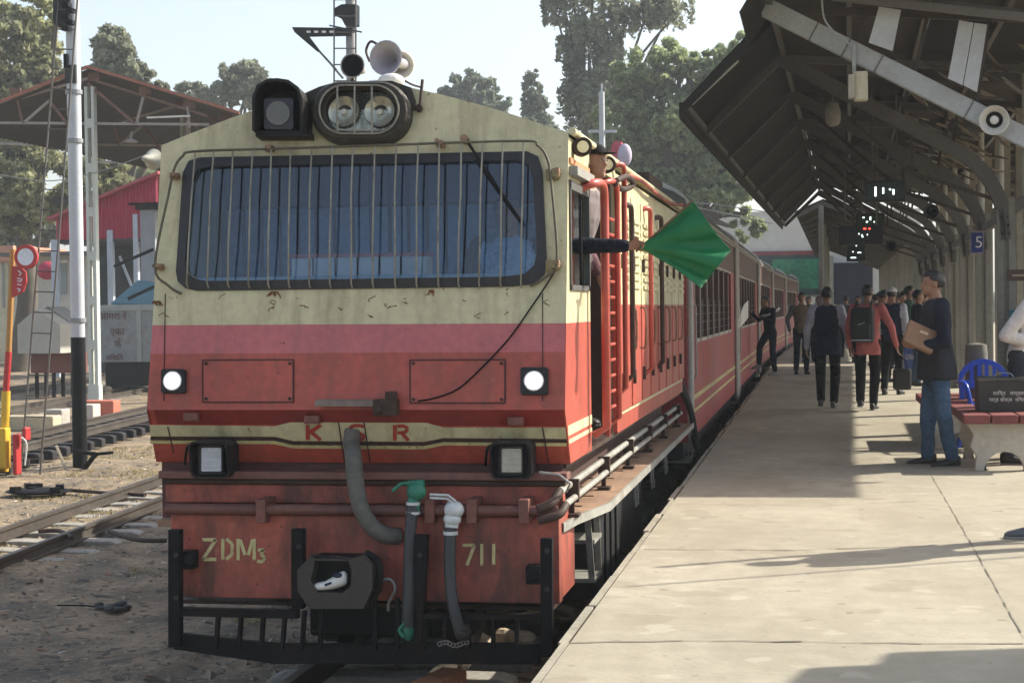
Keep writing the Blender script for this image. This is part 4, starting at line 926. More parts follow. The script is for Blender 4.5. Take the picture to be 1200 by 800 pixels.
# ------------------------------------------------------------------ platform canopy
def cc(Y): return .02 * (Y - 17) if Y > 17 else 0
RX, RZ, SLP = -.42, 4.20, .556
def zr(x, Y=0):                              # underside of the right slope
    return RZ - SLP * (x - RX)
XE = 4.62
def zq(x): return RZ + .09 - .08 * (x - RX)      # roof sheets
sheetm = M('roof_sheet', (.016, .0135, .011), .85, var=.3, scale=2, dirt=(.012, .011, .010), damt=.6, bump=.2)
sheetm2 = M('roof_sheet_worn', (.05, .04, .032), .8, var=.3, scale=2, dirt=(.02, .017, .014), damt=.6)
raft = M('rafter_paint', (.105, .10, .088), .6, var=.15, dirt=(.05, .04, .03), damt=.6)
raft_lit = M('rafter_skylit', (.34, .36, .37), .55, var=.12, dirt=(.22, .20, .17), damt=.5)  # paler copy of the rafter colour, sky light put into it
bents = [16.1 + 3.3 * i for i in range(22)]
can = thing('platform_canopy', (0, 16, 0), 'dark ridged canopy of corrugated sheets over the platform', 'canopy')
colx = 2.0
def corr(mb, A, B, C, D, n, amp=.012, mi=0):
    """corrugated sheet: A-B along the track, D-C along the track, waves run from A to D"""
    up = (B - A).cross(D - A).normalized(); vs = []; fs = []
    for i in range(n + 1):
        t = i / n; o = up * (amp * (1 if i % 2 else -1)); vs += [A + (B - A) * t + o, D + (C - D) * t + o]
    for i in range(n): fs.append((2 * i, 2 * i + 2, 2 * i + 3, 2 * i + 1))
    mb.add(vs, fs, mi)
Ynear = 15.15
random.seed(5)
edges = [Ynear] + bents[1:9]
for k, (a, b) in enumerate(zip(edges[:-1], edges[1:])):
    ca, cb = cc(a), cc(b)
    rows = [(RX + .035, zq(RX)), (1.1, zq(1.1)), (2.6, zq(2.6)), (XE, zq(XE))]
    for (xa, za), (xb, zb2) in zip(rows[:-1], rows[1:]):
        m_ = 3
        for j in range(m_):
            y0 = a + (b - a) * j / m_; y1 = a + (b - a) * (j + 1) / m_ + .05; c0_, c1_ = cc(y0), cc(y1)
            mb = MB(); dz = random.uniform(0, .012)
            A = Vector((xa + c0_, y0, za + dz)); B = Vector((xa + c1_, y1, za + dz)); C = Vector((xb + c1_, y1, zb2 + dz)); D = Vector((xb + c0_, y0, zb2 + dz))
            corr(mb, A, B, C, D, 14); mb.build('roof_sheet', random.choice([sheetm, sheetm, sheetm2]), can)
    if a > 15.7 or True:
        rows2 = [(-1.30, 3.42), (RX - .02, RZ + .09)] if a >= 17 or k else [(-.62, 4.0), (RX - .02, RZ + .09)]
        ya = max(a, 17.1) if k == 0 else a
        segs = [(Ynear, 17.1, [(-.64, 3.97), (RX - .02, RZ + .09)]), (17.1, b, [(-1.30, 3.42), (RX - .02, RZ + .09)])] if k == 0 else [(a, b, [(-1.30, 3.42), (RX - .02, RZ + .09)])]
        for y0s, y1s, rw in segs:
            for j in range(3):
                y0 = y0s + (y1s - y0s) * j / 3; y1 = y0s + (y1s - y0s) * (j + 1) / 3 + .03; c0_, c1_ = cc(y0), cc(y1)
                mb = MB(); A = Vector((rw[0][0] + c0_, y0, rw[0][1])); B = Vector((rw[0][0] + c1_, y1, rw[0][1])); C = Vector((rw[1][0] + c1_, y1, rw[1][1])); D = Vector((rw[1][0] + c0_, y0, rw[1][1]))
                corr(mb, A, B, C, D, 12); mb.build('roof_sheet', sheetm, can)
Yend = edges[-1]
# purlins
for (x, z) in ((-1.27, 3.40), (RX, RZ + .02), (.3, zq(.3) - .055), (1.0, zq(1.) - .055), (1.7, zq(1.7) - .055), (2.5, zq(2.5) - .055), (3.3, zq(3.3) - .055), (4.4, zq(4.4) - .055)):
    mb = MB(); y0 = Ynear if x > -.6 else 17.1; mb.bar((x + cc(y0), y0, z), (x + cc(Yend), Yend, z), .05, .07); mb.build('purlin', raft, can)
# end fascia of the drop
mb = MB(); mb.slab([(-1.33, 17.08, 3.40), (-1.28, 17.08, 3.34), (RX, 17.08, RZ - .04), (RX, 17.08, RZ + .10)], (0, -1, 0), .03); mb.build('verge_board', sheetm, can)
mb = MB(); mb.bar((-1.32, 17.1, 3.36), (-1.32 + cc(Yend), Yend, 3.36), .03, .16); mb.build('eave_fascia', sheetm, can)
mb = MB(); mb.bar((-1.22, 17.3, 3.44), (-.75, 17.3, 3.86), .02, .02); mb.build('tube_light', whitep, can)
# rafters with a curved knee running down into the columns
for k, Y in enumerate(bents[:9]):
    c = cc(Y); X0 = colx + c
    m_ = raft_lit if k == 0 else raft; wd = .10; 
    mb = MB()
    kn = smoothpath([(X0 - .62, Y, zr(colx - .62) - .06), (X0 - .30, Y, zr(colx - .30) - .10), (X0 - .06, Y, zr(colx) - .32), (X0, Y, zr(colx) - .75)], 5) if k else [(X0 + 1.2, Y, zr(colx + 1.2) - .02)]
    pts = [(RX - .02 + c, Y, RZ - .03)] + kn
    for a, b in zip(pts[:-1], pts[1:]):
        a = Vector(a); b = Vector(b); d = (b - a).normalized(); mb.bar(a - d * .01, b + d * .01, .10, .12 if k else .13)
        for sy in (-.05, .05): mb.bar(a + Vector((0, sy, 0)), b + Vector((0, sy, 0)), .012, .15 if k else .17)
    r_ = mb.build('rafter', m_, can)
    if k == 0:
        for t in (.12, .2, .28, .5, .75):
            p = Vector(pts[0]).lerp(Vector(pts[-1]), t); mb = MB(); mb.box(p, (.012, .13, .18), rot=Matrix.Rotation(math.atan(SLP), 3, 'Y')); mb.build('gusset', raft, r_)
    if k:
        mb = MB(); mb.bar((X0, Y, zr(colx) - .5), (X0 + 1.9, Y, zq(3.9) - .16), .08, .10); mb.build('rafter_tail', raft, can)
    mb = MB(); mb.bar((RX + c, Y + .03, zq(RX) - .12), (XE + c, Y + .03, zq(XE) - .12), .06, .08); mb.build('top_chord', raft if k % 2 else sheetm2, can)
    for xs_ in (.35, .9, 1.45):
        mb = MB(); mb.bar((xs_ + c, Y + .03, zr(xs_) + .03), (xs_ + .12 + c, Y + .03, zq(xs_) - .16), .035, .035); mb.build('strut', sheetm2, can)
    if k > -1:
        mb = MB(); mb.bar((-1.27 + c, Y, 3.36), (RX + c, Y, RZ - .03), .06, .08); mb.build('flap_rafter', raft if k else sheetm, can) if Y > 17 else None
        # column: paired channels
        mb = MB(); zt_ = zr(colx) - .3 if k else zr(colx) + .03
        for dx in (-.06, .06): mb.bx((X0 + dx - .035, Y - .05, 0), (X0 + dx + .035, Y + .05, zt_))
        mb.bx((X0 - .03, Y - .02, 0), (X0 + .03, Y + .02, zt_)); mb.build('column', concrete, can)
        mb = MB(); X2 = X0 + .55; 
        mb.bx((X2 - .11, Y + .2, 0), (X2 + .11, Y + .36, zq(colx + .6) - .12)); mb.build('pilaster', M('pilaster_beige', (.30, .275, .22), .8, var=.12, dirt=(.2, .18, .14), damt=.5), can)
        mb = MB(); mb.cyl((X0 + .24, Y + .15, 0), (X0 + .24, Y + .15, zq(colx + .2) - .05), .045, 10); mb.build('rain_pipe', M('pale_pipe', (.50, .50, .46), .5, var=.1, dirt=(.3, .27, .22), damt=.4), can, True)
    # tie bar with struts
    if k:
        mb = MB(); mb.bar((RX + c, Y, RZ - .05), (1.0 + c, Y + .0, zr(1.0) - .55), .03, .04); mb.bar((1.0 + c, Y, zr(1.0) - .55), (X0 - .1, Y, zr(colx) - .32), .03, .04); mb.bar((1.0 + c, Y, zr(1.0) - .55), (1.0 + c, Y, zr(1.0) - .05), .03, .03); mb.bar((.3 + c, Y, zr(.3) - .35), (.6 + c, Y, zr(.6) - .05), .03, .03); mb.build('tie_rod', sheetm2, can)
# cross pieces between bents on the right
for k in range(1, 8):
    Y = bents[k]; X0 = colx + cc(Y); X1_ = colx + cc(bents[k + 1])
    mb = MB(); mb.bar((X0, Y, zr(colx) - .5), (X1_, bents[k + 1], zr(colx) - .5), .06, .10); mb.build('eave_beam', raft, can)
# old boards stored on the purlins at the right
pl1 = M('old_plank', (.20, .17, .125), .85, var=.35, scale=6); n = 0
for i in range(150):
    Y = random.uniform(17, 36); x = random.uniform(1.1, 2.1) + cc(Y); L = random.uniform(.12, .45); z = random.uniform(zr(x - cc(Y)) + .1, zq(2) - .12)
    mb = MB(); mb.box((x, Y, z), (L, random.uniform(.08, .22), .012), rot=Matrix.Rotation(random.uniform(.2, .8), 3, 'Y') @ Matrix.Rotation(random.uniform(0, 3.1), 3, 'Z')); mb.build('loose_board', random.choice([pl1, sheetm2, sheetm2, pl1, concrete]), can)
# front cross beam and pale boards under the near end
a = onY(975, -4, 15.65); b = onY(1215, 22, 15.65); mb = MB(); mb.bar(a, b, .06, .07); mb.bar(a + Vector((0, .06, .07)), b + Vector((0, .06, .05)), .03, .05); mb.bar(b, b + (b - a) * .5, .06, .07); mb.build('front_beam', raft, can)
pb = M('pale_board', (.42, .44, .46), .6, var=.08, dirt=(.3, .3, .29), damt=.4)
for q in ([(1030, 8), (1056, 12), (1046, 60), (1018, 50)], [(1124, 24), (1141, 27), (1128, 100), (1111, 92)], [(1142, 27), (1157, 29), (1145, 108), (1129, 100)]):
    mb = MB(); mb.slab([onY(u, v, 15.85) for u, v in q], (0, -1, 0), .02); mb.build('pale_board', pb, can)

# second canopy beyond the gap
can2 = thing('platform_canopy', (0, 46, 0), 'farther canopy with a lower edge beyond the gap of sky', 'canopy')
def c2(Y): return .46 + .012 * (Y - 42)
for k in range(12):
    a = 43.5 + k * 3.3; b = a + 3.35
    for xa, za, xb, zb2 in ((-1.0, 3.75, -.3, 4.05), (-.3, 4.05, 2.0, 3.15), (2.0, 3.15, 3.4, 2.8)):
        mb = MB(); corr(mb, Vector((xa + c2(a), a, za)), Vector((xa + c2(b), b, za)), Vector((xb + c2(b), b, zb2)), Vector((xb + c2(a), a, zb2)), 20, .015); mb.build('roof_sheet', sheetm2, can2)
    mb = MB(); mb.bar((-.95 + c2(a), a, 3.66), (-.3 + c2(a), a, 3.95), .08, .1); mb.bar((-.3 + c2(a), a, 3.95), (1.9 + c2(a), a, 3.05), .08, .1); mb.build('rafter', raft, can2)
    mb = MB(); mb.bx((1.9 + c2(a), a - .08, 0), (2.1 + c2(a), a + .08, 3.1)); mb.build('column', concrete, can2)
    mb = MB(); mb.bx((2.6 + c2(a), a - .1, 0), (3.2 + c2(a), a + .1, 3.0)); mb.build('pilaster', M('pilaster_beige', (.30, .275, .22)), can2)
    if k % 3 == 0: mb = MB(); mb.cyl((-.35 + c2(a), a, 0), (-.35 + c2(a), a, 3.9), .07, 10); mb.build('post', concrete, can2, True)
# end wall of the station with a green board
ew = thing('station_hall', (1, 92, GZ), 'pale hall wall at the far end with red band and green board', 'building')
hz_ = M('hall_white', (.55, .55, .52), .8, var=.06)
YE = 92
def bxp(u0, v0, u1, v1, Y, th, name, m_, par):
    a = onY(u0, v0, Y); b = onY(u1, v1, Y); mb = MB(); mb.bx((a.x, Y, b.z), (b.x, Y + th, a.z)); return mb.build(name, m_, par)
bxp(800, 250, 1080, 402, YE, .5, 'wall', hz_, ew)
bxp(866, 295, 966, 300, YE - .2, .2, 'red_band', M('maroon_band', (.18, .03, .035), .6), ew)
bxp(866, 300.2, 968, 345, YE - .25, .2, 'dark_panel', M('dark_teal', (.02, .05, .05), .7), ew)
gbn = bxp(905, 304, 966, 338, YE - .4, .1, 'green_board', M('green_board', (.02, .17, .09), .7, var=.4, scale=.6), ew)
bxp(977, 308, 1023, 356, YE - .5, .3, 'dark_doorway', M('dark_navy', (.006, .007, .02), .7), ew)
bxp(960, 300, 977, 360, YE - .5, .3, 'pier', concrete, ew)
bxp(935, 348, 955, 372, YE - .6, .3, 'pale_kiosk', M('kiosk_pale', (.5, .47, .38), .7), ew)

# ------------------------------------------------------------------ things hung from the canopy
def hornspk(u, v, Y, r, label, dark=False, rod=None):
    p = onY(u, v, Y); t = thing('loudspeaker', (p.x, p.y, p.z - r), label, 'loudspeaker'); d = Vector((-.15, -1, -.15)).normalized()
    mb = MB(); mb.lathe([(r * .25, -r * 1.5), (r * .3, -r * .9), (r * .7, -r * .3), (r, 0), (r * .96, .006), (r * .6, -r * .3), (r * .55, -r * .5)], p, d, 24); mb.build('bell', M('horn_pale' if not dark else 'horn_dark', (.55, .54, .50) if not dark else (.03, .035, .035), .5, var=.1), t, True)
    mb = MB(); mb.lathe([(0, -r * .1), (r * .25, -r * .15), (r * .3, -r * .3), (r * .3, -r * .9)], p, d, 14); mb.build('throat', M('throat_pale', (.6, .6, .57), .5) if not dark else blackm, t, True)
    mb = MB(); mb.lathe([(0, -r * .55), (r * .58, -r * .5)], p, d, 18); mb.build('inner_cone', blackm, t)
    mb = MB(); top = p + Vector((0, .2, rod or .3)); mb.tube([p - d * r, top], .015, 6); mb.build('bracket', raft, t)
hornspk(1165, 141, 15.95, .135, 'large pale horn speaker below the near rafter', rod=.12)
hornspk(1091, 248, 22.6, .10, 'dark horn speaker between the clock board and the columns', True)
hornspk(1044, 288, 33, .11, 'small dark horn speaker far along the canopy', True)
# lamp boxes
t = thing('lamp_box', onY(1005, 118, 16.0), 'cream rusty box hanging on a rod from the near rafter', 'lamp box')
mb = MB(); a = onY(994, 85, 16.0); b = onY(1017, 118, 16.0); mb.bx((a.x + .05, 15.93, b.z), (b.x, 16.08, a.z)); mb.build('box', M('cream_box', (.48, .45, .33), .6, var=.1, dirt=(.20, .14, .08), damt=.6, dscale=(9, 9, 4)), t, bev=.01)
mb = MB(); mb.bx((a.x, 15.9, b.z + .02), (a.x + .055, 16.04, a.z - .03)); mb.build('front_flap', M('cream_box2', (.36, .34, .27), .6), t)
mb = MB(); mb.tube([onY(1001, 52, 16.0), onY(1001, 90, 16.0)], .018, 8); mb.tube(smoothpath([onY(963, -5, 15.9), onY(966, 22, 15.9), onY(980, 40, 15.9), onY(998, 54, 15.95)], 5), .010, 6); mb.build('hanger', raft_lit, t)
t = thing('lamp_box', onY(975, 148, 18.5), 'grey bell lamp hanging left of the cream box', 'lamp')
mb = MB(); mb.lathe([(.02, .12), (.06, .1), (.085, .0), (.08, -.10), (.05, -.14), (0, -.14)], onY(976, 132, 18.5), (0, 0, 1), 14); mb.build('housing', M('lamp_dun', (.20, .18, .14), .6), t, True)
mb = MB(); mb.ell(onY(975, 145, 18.5), (.035, .035, .03), 10, 6); mb.build('bulb', M('bulb_pale', (.5, .47, .4), .3), t, True); mb = MB(); mb.tube([onY(977, 95, 18.5), onY(976, 124, 18.5)], .012, 6); mb.build('hanger', raft, t)
# LED boards
red_led = EM('red_led', (1, .05, .03), 4); wh_led = EM('white_led', (.75, .95, .9), 3)
def ledboard(u0, v0, u1, v1, Y, label, strokes, face, wd=.018, bw=2.5, mled=wh_led):
    a = onY(u0, v0, Y); b = onY(u1, v1, Y); t = thing('display_board', ((a.x + b.x) / 2, Y, b.z), label, 'display board', 'display boards hung from the canopy')
    mb = MB(); mb.bx((a.x, Y, b.z), (b.x, Y + .12, a.z)); mb.build('housing', M('board_black', (.02, .018, .018), .6), t, bev=.008)
    c_ = onY(u0 + bw, v0 + bw, Y - .003); d = onY(u1 - bw, v1 - bw, Y - .003); mb = MB(); mb.bx((c_.x, Y - .004, d.z), (d.x, Y - .001, c_.z)); mb.build('screen', face, t)
    for x in (a.x + .1, b.x - .1): mb = MB(); mb.cyl((x, Y + .06, a.z), (x, Y + .06, zq(x - cc(Y)) - .03), .014, 6); mb.build('hanger', raft, t)
    for m_, ss in strokes:
        mb = MB()
        for s in ss:
            for p, q in zip(s[:-1], s[1:]): mb.bar(onY(p[0], p[1], Y - .008), onY(q[0], q[1], Y - .008), .006, wd, up=(0, 0, 1)) if abs(p[0] - q[0]) > abs(p[1] - q[1]) else mb.bar(onY(p[0], p[1], Y - .008), onY(q[0], q[1], Y - .008), wd, .006, up=(0, 1, 0))
        mb.build('lit_digits', m_, t)
ledboard(1013, 212, 1061, 236, 22.2, 'clock board with white lit digits, nearest of the boards', [(wh_led, [[(1026, 219), (1026, 230)], [(1035, 220), (1035, 227)], [(1042, 222), (1044, 222)], [(1047, 222), (1047, 228)]])], M('screen_green', (.02, .035, .032), .3))
ledboard(1003, 250, 1036, 266, 30, 'greenish display board just above the one with red digits', [(wh_led, [[(1011, 255), (1013, 255)], [(1020, 254), (1020, 258)], [(1015, 260), (1017, 260)], [(1024, 260), (1025, 260)]])], M('screen_olive', (.03, .045, .02), .3))
ledboard(983, 265, 1035, 286, 28, 'wide black display board showing red digits', [(red_led, [[(1012, 268), (1015, 268)], [(1018, 268), (1020, 268)]]), (wh_led, [[(1006, 274), (1007, 274)], [(1010, 275), (1011, 278)], [(1016, 275), (1017, 275)]])], M('screen_black', (.01, .01, .014), .3))
ledboard(992, 286, 1014, 306, 40, 'farthest small display board below the black one', [(wh_led, [[(1003, 288), (1004, 288)], [(999, 295), (1000, 295)], [(1005, 296), (1009, 296)], [(997, 302), (1003, 302)]])], M('screen_green', (.02, .035, .032), .3), bw=1)
# platform number sign
a = onY(1137, 270, 21.5); b = onY(1153, 297, 21.5); t = thing('platform_sign', ((a.x + b.x) / 2, 21.5, b.z), 'small blue sign with a white 5 between the columns', 'sign')
mb = MB(); mb.bx((a.x, 21.5, b.z), (b.x, 21.54, a.z)); mb.build('frame', M('sign_frame', (.25, .2, .25), .6), t); mb = MB(); mb.bx((a.x + .012, 21.488, b.z + .015), (b.x - .012, 21.499, a.z - .03)); mb.build('blue_plate', M('sign_blue', (.015, .03, .17), .5), t)
text_mesh('numeral', '5', .2, whitep, ((a.x + b.x) / 2 + .02, 21.48, (a.z + b.z) / 2 - .01), (1, 0, 0), (0, 0, 1), t)
mb = MB(); mb.bar(((a.x + b.x) / 2, 21.52, a.z), ((a.x + b.x) / 2, 21.52, zr(2)), .02, .02); mb.build('hanger', raft, t)
a = onY(1180, 316, 17.5); b = onY(1203, 329, 17.5); t = thing('wall_sign', ((a.x + b.x) / 2, 17.5, b.z), 'small brown sign with faint pale lettering fixed beside the columns', 'sign')
mb = MB(); mb.bx((a.x, 17.5, b.z), (b.x + .2, 17.53, a.z)); mb.build('plate', M('sign_brown', (.06, .04, .03), .6), t); mb = MB(); mb.bx((a.x + .05, 17.49, b.z + .045), (b.x - .02, 17.499, b.z + .065)); mb.build('lettering', M('sign_text', (.35, .28, .2), .6), t)
# low blue wall of corrugated sheet
bw = M('teal_sheet', (.03, .16, .22), .6, var=.15, dirt=(.05, .12, .15), damt=.5)
t = thing('low_fence', (2.6, 22, 0), 'low teal corrugated fence behind the bench and columns', 'fence')
for k in range(2):
    a = 18.2 + k * 1.65; mb = MB(); X = 2.35 + cc(a); corr(mb, Vector((X, a, .35)), Vector((X + .03, a + 1.6, .35)), Vector((X + .03, a + 1.6, 1.30)), Vector((X, a, 1.30)), 16, .02); mb.build('fence_sheet', bw, t)
    mb = MB(); mb.bx((X - .03, a - .04, 0), (X + .03, a, 1.34)); mb.build('fence_post', pipem, t)
mb = MB(); corr(mb, Vector((1.95, 18.2, .35)), Vector((3.6, 18.0, .35)), Vector((3.6, 18.0, 1.33)), Vector((1.95, 18.2, 1.33)), 24, .02); mb.build('fence_sheet', bw, t)
# unseen roof added at the right to cast the shade on the platform corner
t = thing('shadow_roof', (4.8, 8.5, 0), 'unseen flat roof on posts, added at the right to shade the platform corner', 'shelter')
sv = [onZ(u, v, 0) for u, v in ((918, 802), (942, 783), (1026, 779), (1038, 765), (1200, 760))]
zz = 2.9; sh_ = Vector((math.cos(R(SUN_AZ)), math.sin(R(SUN_AZ)), 0)) * zz / math.tan(R(SUN_EL)); tp_ = [p + sh_ + Vector((0, 0, zz)) for p in sv]
mb = MB(); mb.slab([tp_[0], tp_[1], tp_[2], tp_[3], tp_[4], tp_[4] + Vector((3, .3, 0)), tp_[0] + Vector((6, -3, 0)), tp_[0] + Vector((0, -3, 0))], (0, 0, 1), .05); mb.build('roof', sheetm, t)
for p in (tp_[0] + Vector((.8, -2.8, 0)), tp_[4] + Vector((2.5, -.2, 0)), tp_[4] + Vector((1, -.5, 0))): mb = MB(); mb.cyl((p.x, p.y, 0), (p.x, p.y, zz - .05), .05, 10); mb.build('post', raft, t)
# two unseen cables added overhead to cast line shadows on the platform
for pts, r_, lb in (([(735, 687), (950, 671), (1200, 652)], .014, 'thin unseen overhead cable added to cast a line shadow'), ([(775, 664), (900, 654), (1040, 644), (1200, 636)], .03, 'thick unseen overhead cable added to cast a line shadow')):
    zz = 3.3; sh_ = Vector((math.cos(R(SUN_AZ)), math.sin(R(SUN_AZ)), 0)) * zz / math.tan(R(SUN_EL)); P = [onZ(u, v, 0) + sh_ + Vector((0, 0, zz)) for u, v in pts]
    P = P + [P[-1] + (P[-1] - P[-2]) * 2]; mb = MB(); mb.tube(P, r_, 8); o = mb.build('cable', blackm); tag(o, lb, 'cable')

# ------------------------------------------------------------------ bench and what is on it
t = thing('bench', (1.6, 15.3, 0), 'concrete bench with maroon seat slabs behind the man with a parcel', 'bench')
yb0 = 14.75; xl = onY(1137, 540, yb0).x; W_ = .56; cw_ = M('bench_white', (.46, .44, .38), .8, var=.12, dirt=(.22, .19, .15), damt=.6, bump=.3)
prof = [(.04, 0), (.05, .12), (-.00, .2), (.03, .30), (-.03, .40), (W_ + .03, .40), (W_ - .03, .30), (W_, .2), (W_ - .05, .12), (W_ - .04, 0), (W_ - .12, 0)] + [(W_ / 2 + .16 * math.cos(q), .16 * math.sin(q)) for q in [math.pi * i / 8 for i in range(9)]] + [(.14, 0)]
prof = [(xl + x, yb0, z) for x, z in prof]
for dy in (0, 1.15):
    mb = MB(); mb.slab([(a, b + dy, c) for a, b, c in prof], (0, -1, 0), .10); mb.build('bench_support', cw_, t, bev=.008)
mar = M('maroon_slab', (.20, .055, .05), .65, var=.2, dirt=(.12, .06, .05), damt=.6, bump=.2)
for i in range(3):
    mb = MB(); x0 = xl - .06 + i * .225; mb.bx((x0, yb0 - .12, .40), (x0 + .215, yb0 + 1.5, .475)); mb.build('seat_slab', mar, t, bev=.012)
t2 = thing('bench', (1.5, 17.2, 0), 'farther bench with a maroon slab edge, behind the nearer bench', 'bench')
for dy in (0, 1.0):
    mb = MB(); mb.slab([(a - .18, b + 2.2 + dy, c) for a, b, c in prof], (0, -1, 0), .1); mb.build('bench_support', cw_, t2, bev=.008)
for i in range(3):
    mb = MB(); x0 = xl - .25 + i * .225; mb.bx((x0, yb0 + 2.1, .40), (x0 + .215, yb0 + 3.5, .475)); mb.build('seat_slab', mar, t2, bev=.012)
# black trunk with two lines of lettering
yk = yb0 + .35; a = onY(1146, 440, yk); z0 = .475; zt_ = z0 + .29
t = thing('black_trunk', (a.x + .2, yk + .15, z0), 'black painted box with two lines of white lettering on the bench', 'box')
mb = MB(); mb.bx((a.x, yk, z0), (a.x + .46, yk + .32, zt_ - .03)); mb.build('body', M('trunk_black', (.025, .025, .022), .5, dirt=(.08, .07, .06), damt=.4), t, bev=.006)
mb = MB(); mb.bx((a.x - .006, yk - .006, zt_ - .03), (a.x + .466, yk + .326, zt_)); mb.build('lid', M('trunk_lid', (.06, .06, .055), .5, dirt=(.2, .2, .18), damt=.5), t, bev=.005)
mb = MB(); mb.tube(smoothpath([(a.x + .15, yk + .16, zt_), (a.x + .18, yk + .16, zt_ + .03), (a.x + .28, yk + .16, zt_ + .03), (a.x + .31, yk + .16, zt_)], 4), .007, 6); mb.build('handle', steel, t)
text_mesh('lettering', 'वरिष्ठ   मण्डल', .044, whitep, (a.x + .25, yk - .004, z0 + .155), (1, 0, 0), (0, 0, 1), t)
text_mesh('lettering', 'गार्ड बॉक्स  विभाग', .044, whitep, (a.x + .25, yk - .004, z0 + .10), (1, 0, 0), (0, 0, 1), t)
# blue plastic chairs
bch = M('blue_plastic', (.015, .07, .50), .35, var=.06)
def chair(x, y, rz, label):
    t = thing('plastic_chair', (0, 0, 0), label, 'chair', 'blue plastic chairs')
    mb = MB(); mb.slab(rr3(.44, .42, .45), (0, 0, 1), .03); mb.build('seat', bch, t, bev=.008)
    for sx in (-1, 1):
        for sy in (-1, 1):
            mb = MB(); mb.tube([(sx * .19, sy * .18, .43), (sx * .24, sy * .22, 0)], [.028, .02], 8); mb.build('leg', bch, t)
        mb = MB(); mb.tube(smoothpath([(sx * .22, -.2, .44), (sx * .26, -.19, .62), (sx * .27, .0, .65), (sx * .24, .2, .64)], 4), .022, 8); mb.build('armrest', bch, t, True)
    mb = MB(); n = 10
    for i in range(n):
        q0 = math.pi * i / n; q1 = math.pi * (i + 1) / n
        mb.bar((.23 * math.cos(q0), .22, .62 + .22 * math.sin(q0)), (.23 * math.cos(q1), .22, .62 + .22 * math.sin(q1)), .03, .05)
    mb.bx((-.22, .21, .58), (.22, .235, .66)); mb.bx((-.23, .2, .43), (-.18, .235, .63)); mb.bx((.18, .2, .43), (.23, .235, .63))
    mb.build('backrest', bch, t, bev=.004)
    for dx in (-.11, -.035, .035, .11): mb = MB(); mb.bx((dx - .018, .214, .64), (dx + .018, .232, .62 + .2)); mb.build('back_slat', bch, t)
    t.location = (x, y, 0); t.rotation_euler.z = rz; return t
def rr3(w_, d_, z): return [(x, y, z) for x, y in rrect(-w_ / 2, -d_ / 2, w_ / 2, d_ / 2, .05)]
p = onY(1160, 460, 16.8); chair(p.x, 16.9, 0.15, 'blue plastic chair behind the black box on the bench')
p = onY(1185, 440, 17.4); chair(p.x + .25, 17.9, -.3, 'second blue plastic chair, half hidden by the man in white')
# blue bin
p = onZ(1066, 447, 0); t = thing('litter_bin', p, 'tall blue bin with faint lettering beyond the man with a parcel', 'bin')
wb = 24 / 2000 * p.y; mb = MB(); mb.bx((p.x - wb / 2, p.y, .04), (p.x + wb / 2, p.y + .35, .72)); bb_ = mb.build('body', M('bin_blue', (.02, .05, .20), .5, var=.1), t, bev=.02)
mb = MB(); mb.bx((p.x - wb / 2 - .01, p.y - .02, .72), (p.x + wb / 2 + .01, p.y + .37, .92)); mb.build('lid', M('bin_bright', (.02, .10, .55), .4), t, bev=.03)
mb = MB(); mb.bx((p.x - .08, p.y - .004, .40), (p.x + .08, p.y, .50)); mb.build('faded_print', M('bin_text', (.20, .19, .24), .6, var=.3, chips=[((.02, .05, .20), 45, .52, 1.0)]), t)
for dx in (-.1, .1): mb = MB(); mb.bx((p.x + dx - .03, p.y + .05, 0), (p.x + dx + .03, p.y + .3, .04)); mb.build('foot', blackm, t)
p = onY(1144, 400, 17.3); t = thing('water_drum', (p.x, 17.3, 0), 'pale upright drum standing behind the man and the blue chair', 'drum'); mb = MB(); mb.lathe([(0, .02), (.10, .02), (.11, .1), (.11, .9), (.10, 1.0), (0, 1.02)], (p.x, 17.3, 0), n=14); mb.build('body', M('drum_dun', (.13, .12, .10), .7), t, True)
mb = MB(); mb.cyl((p.x, 17.3, 0), (p.x, 17.3, .03), .13, 14); mb.build('base', raft, t)
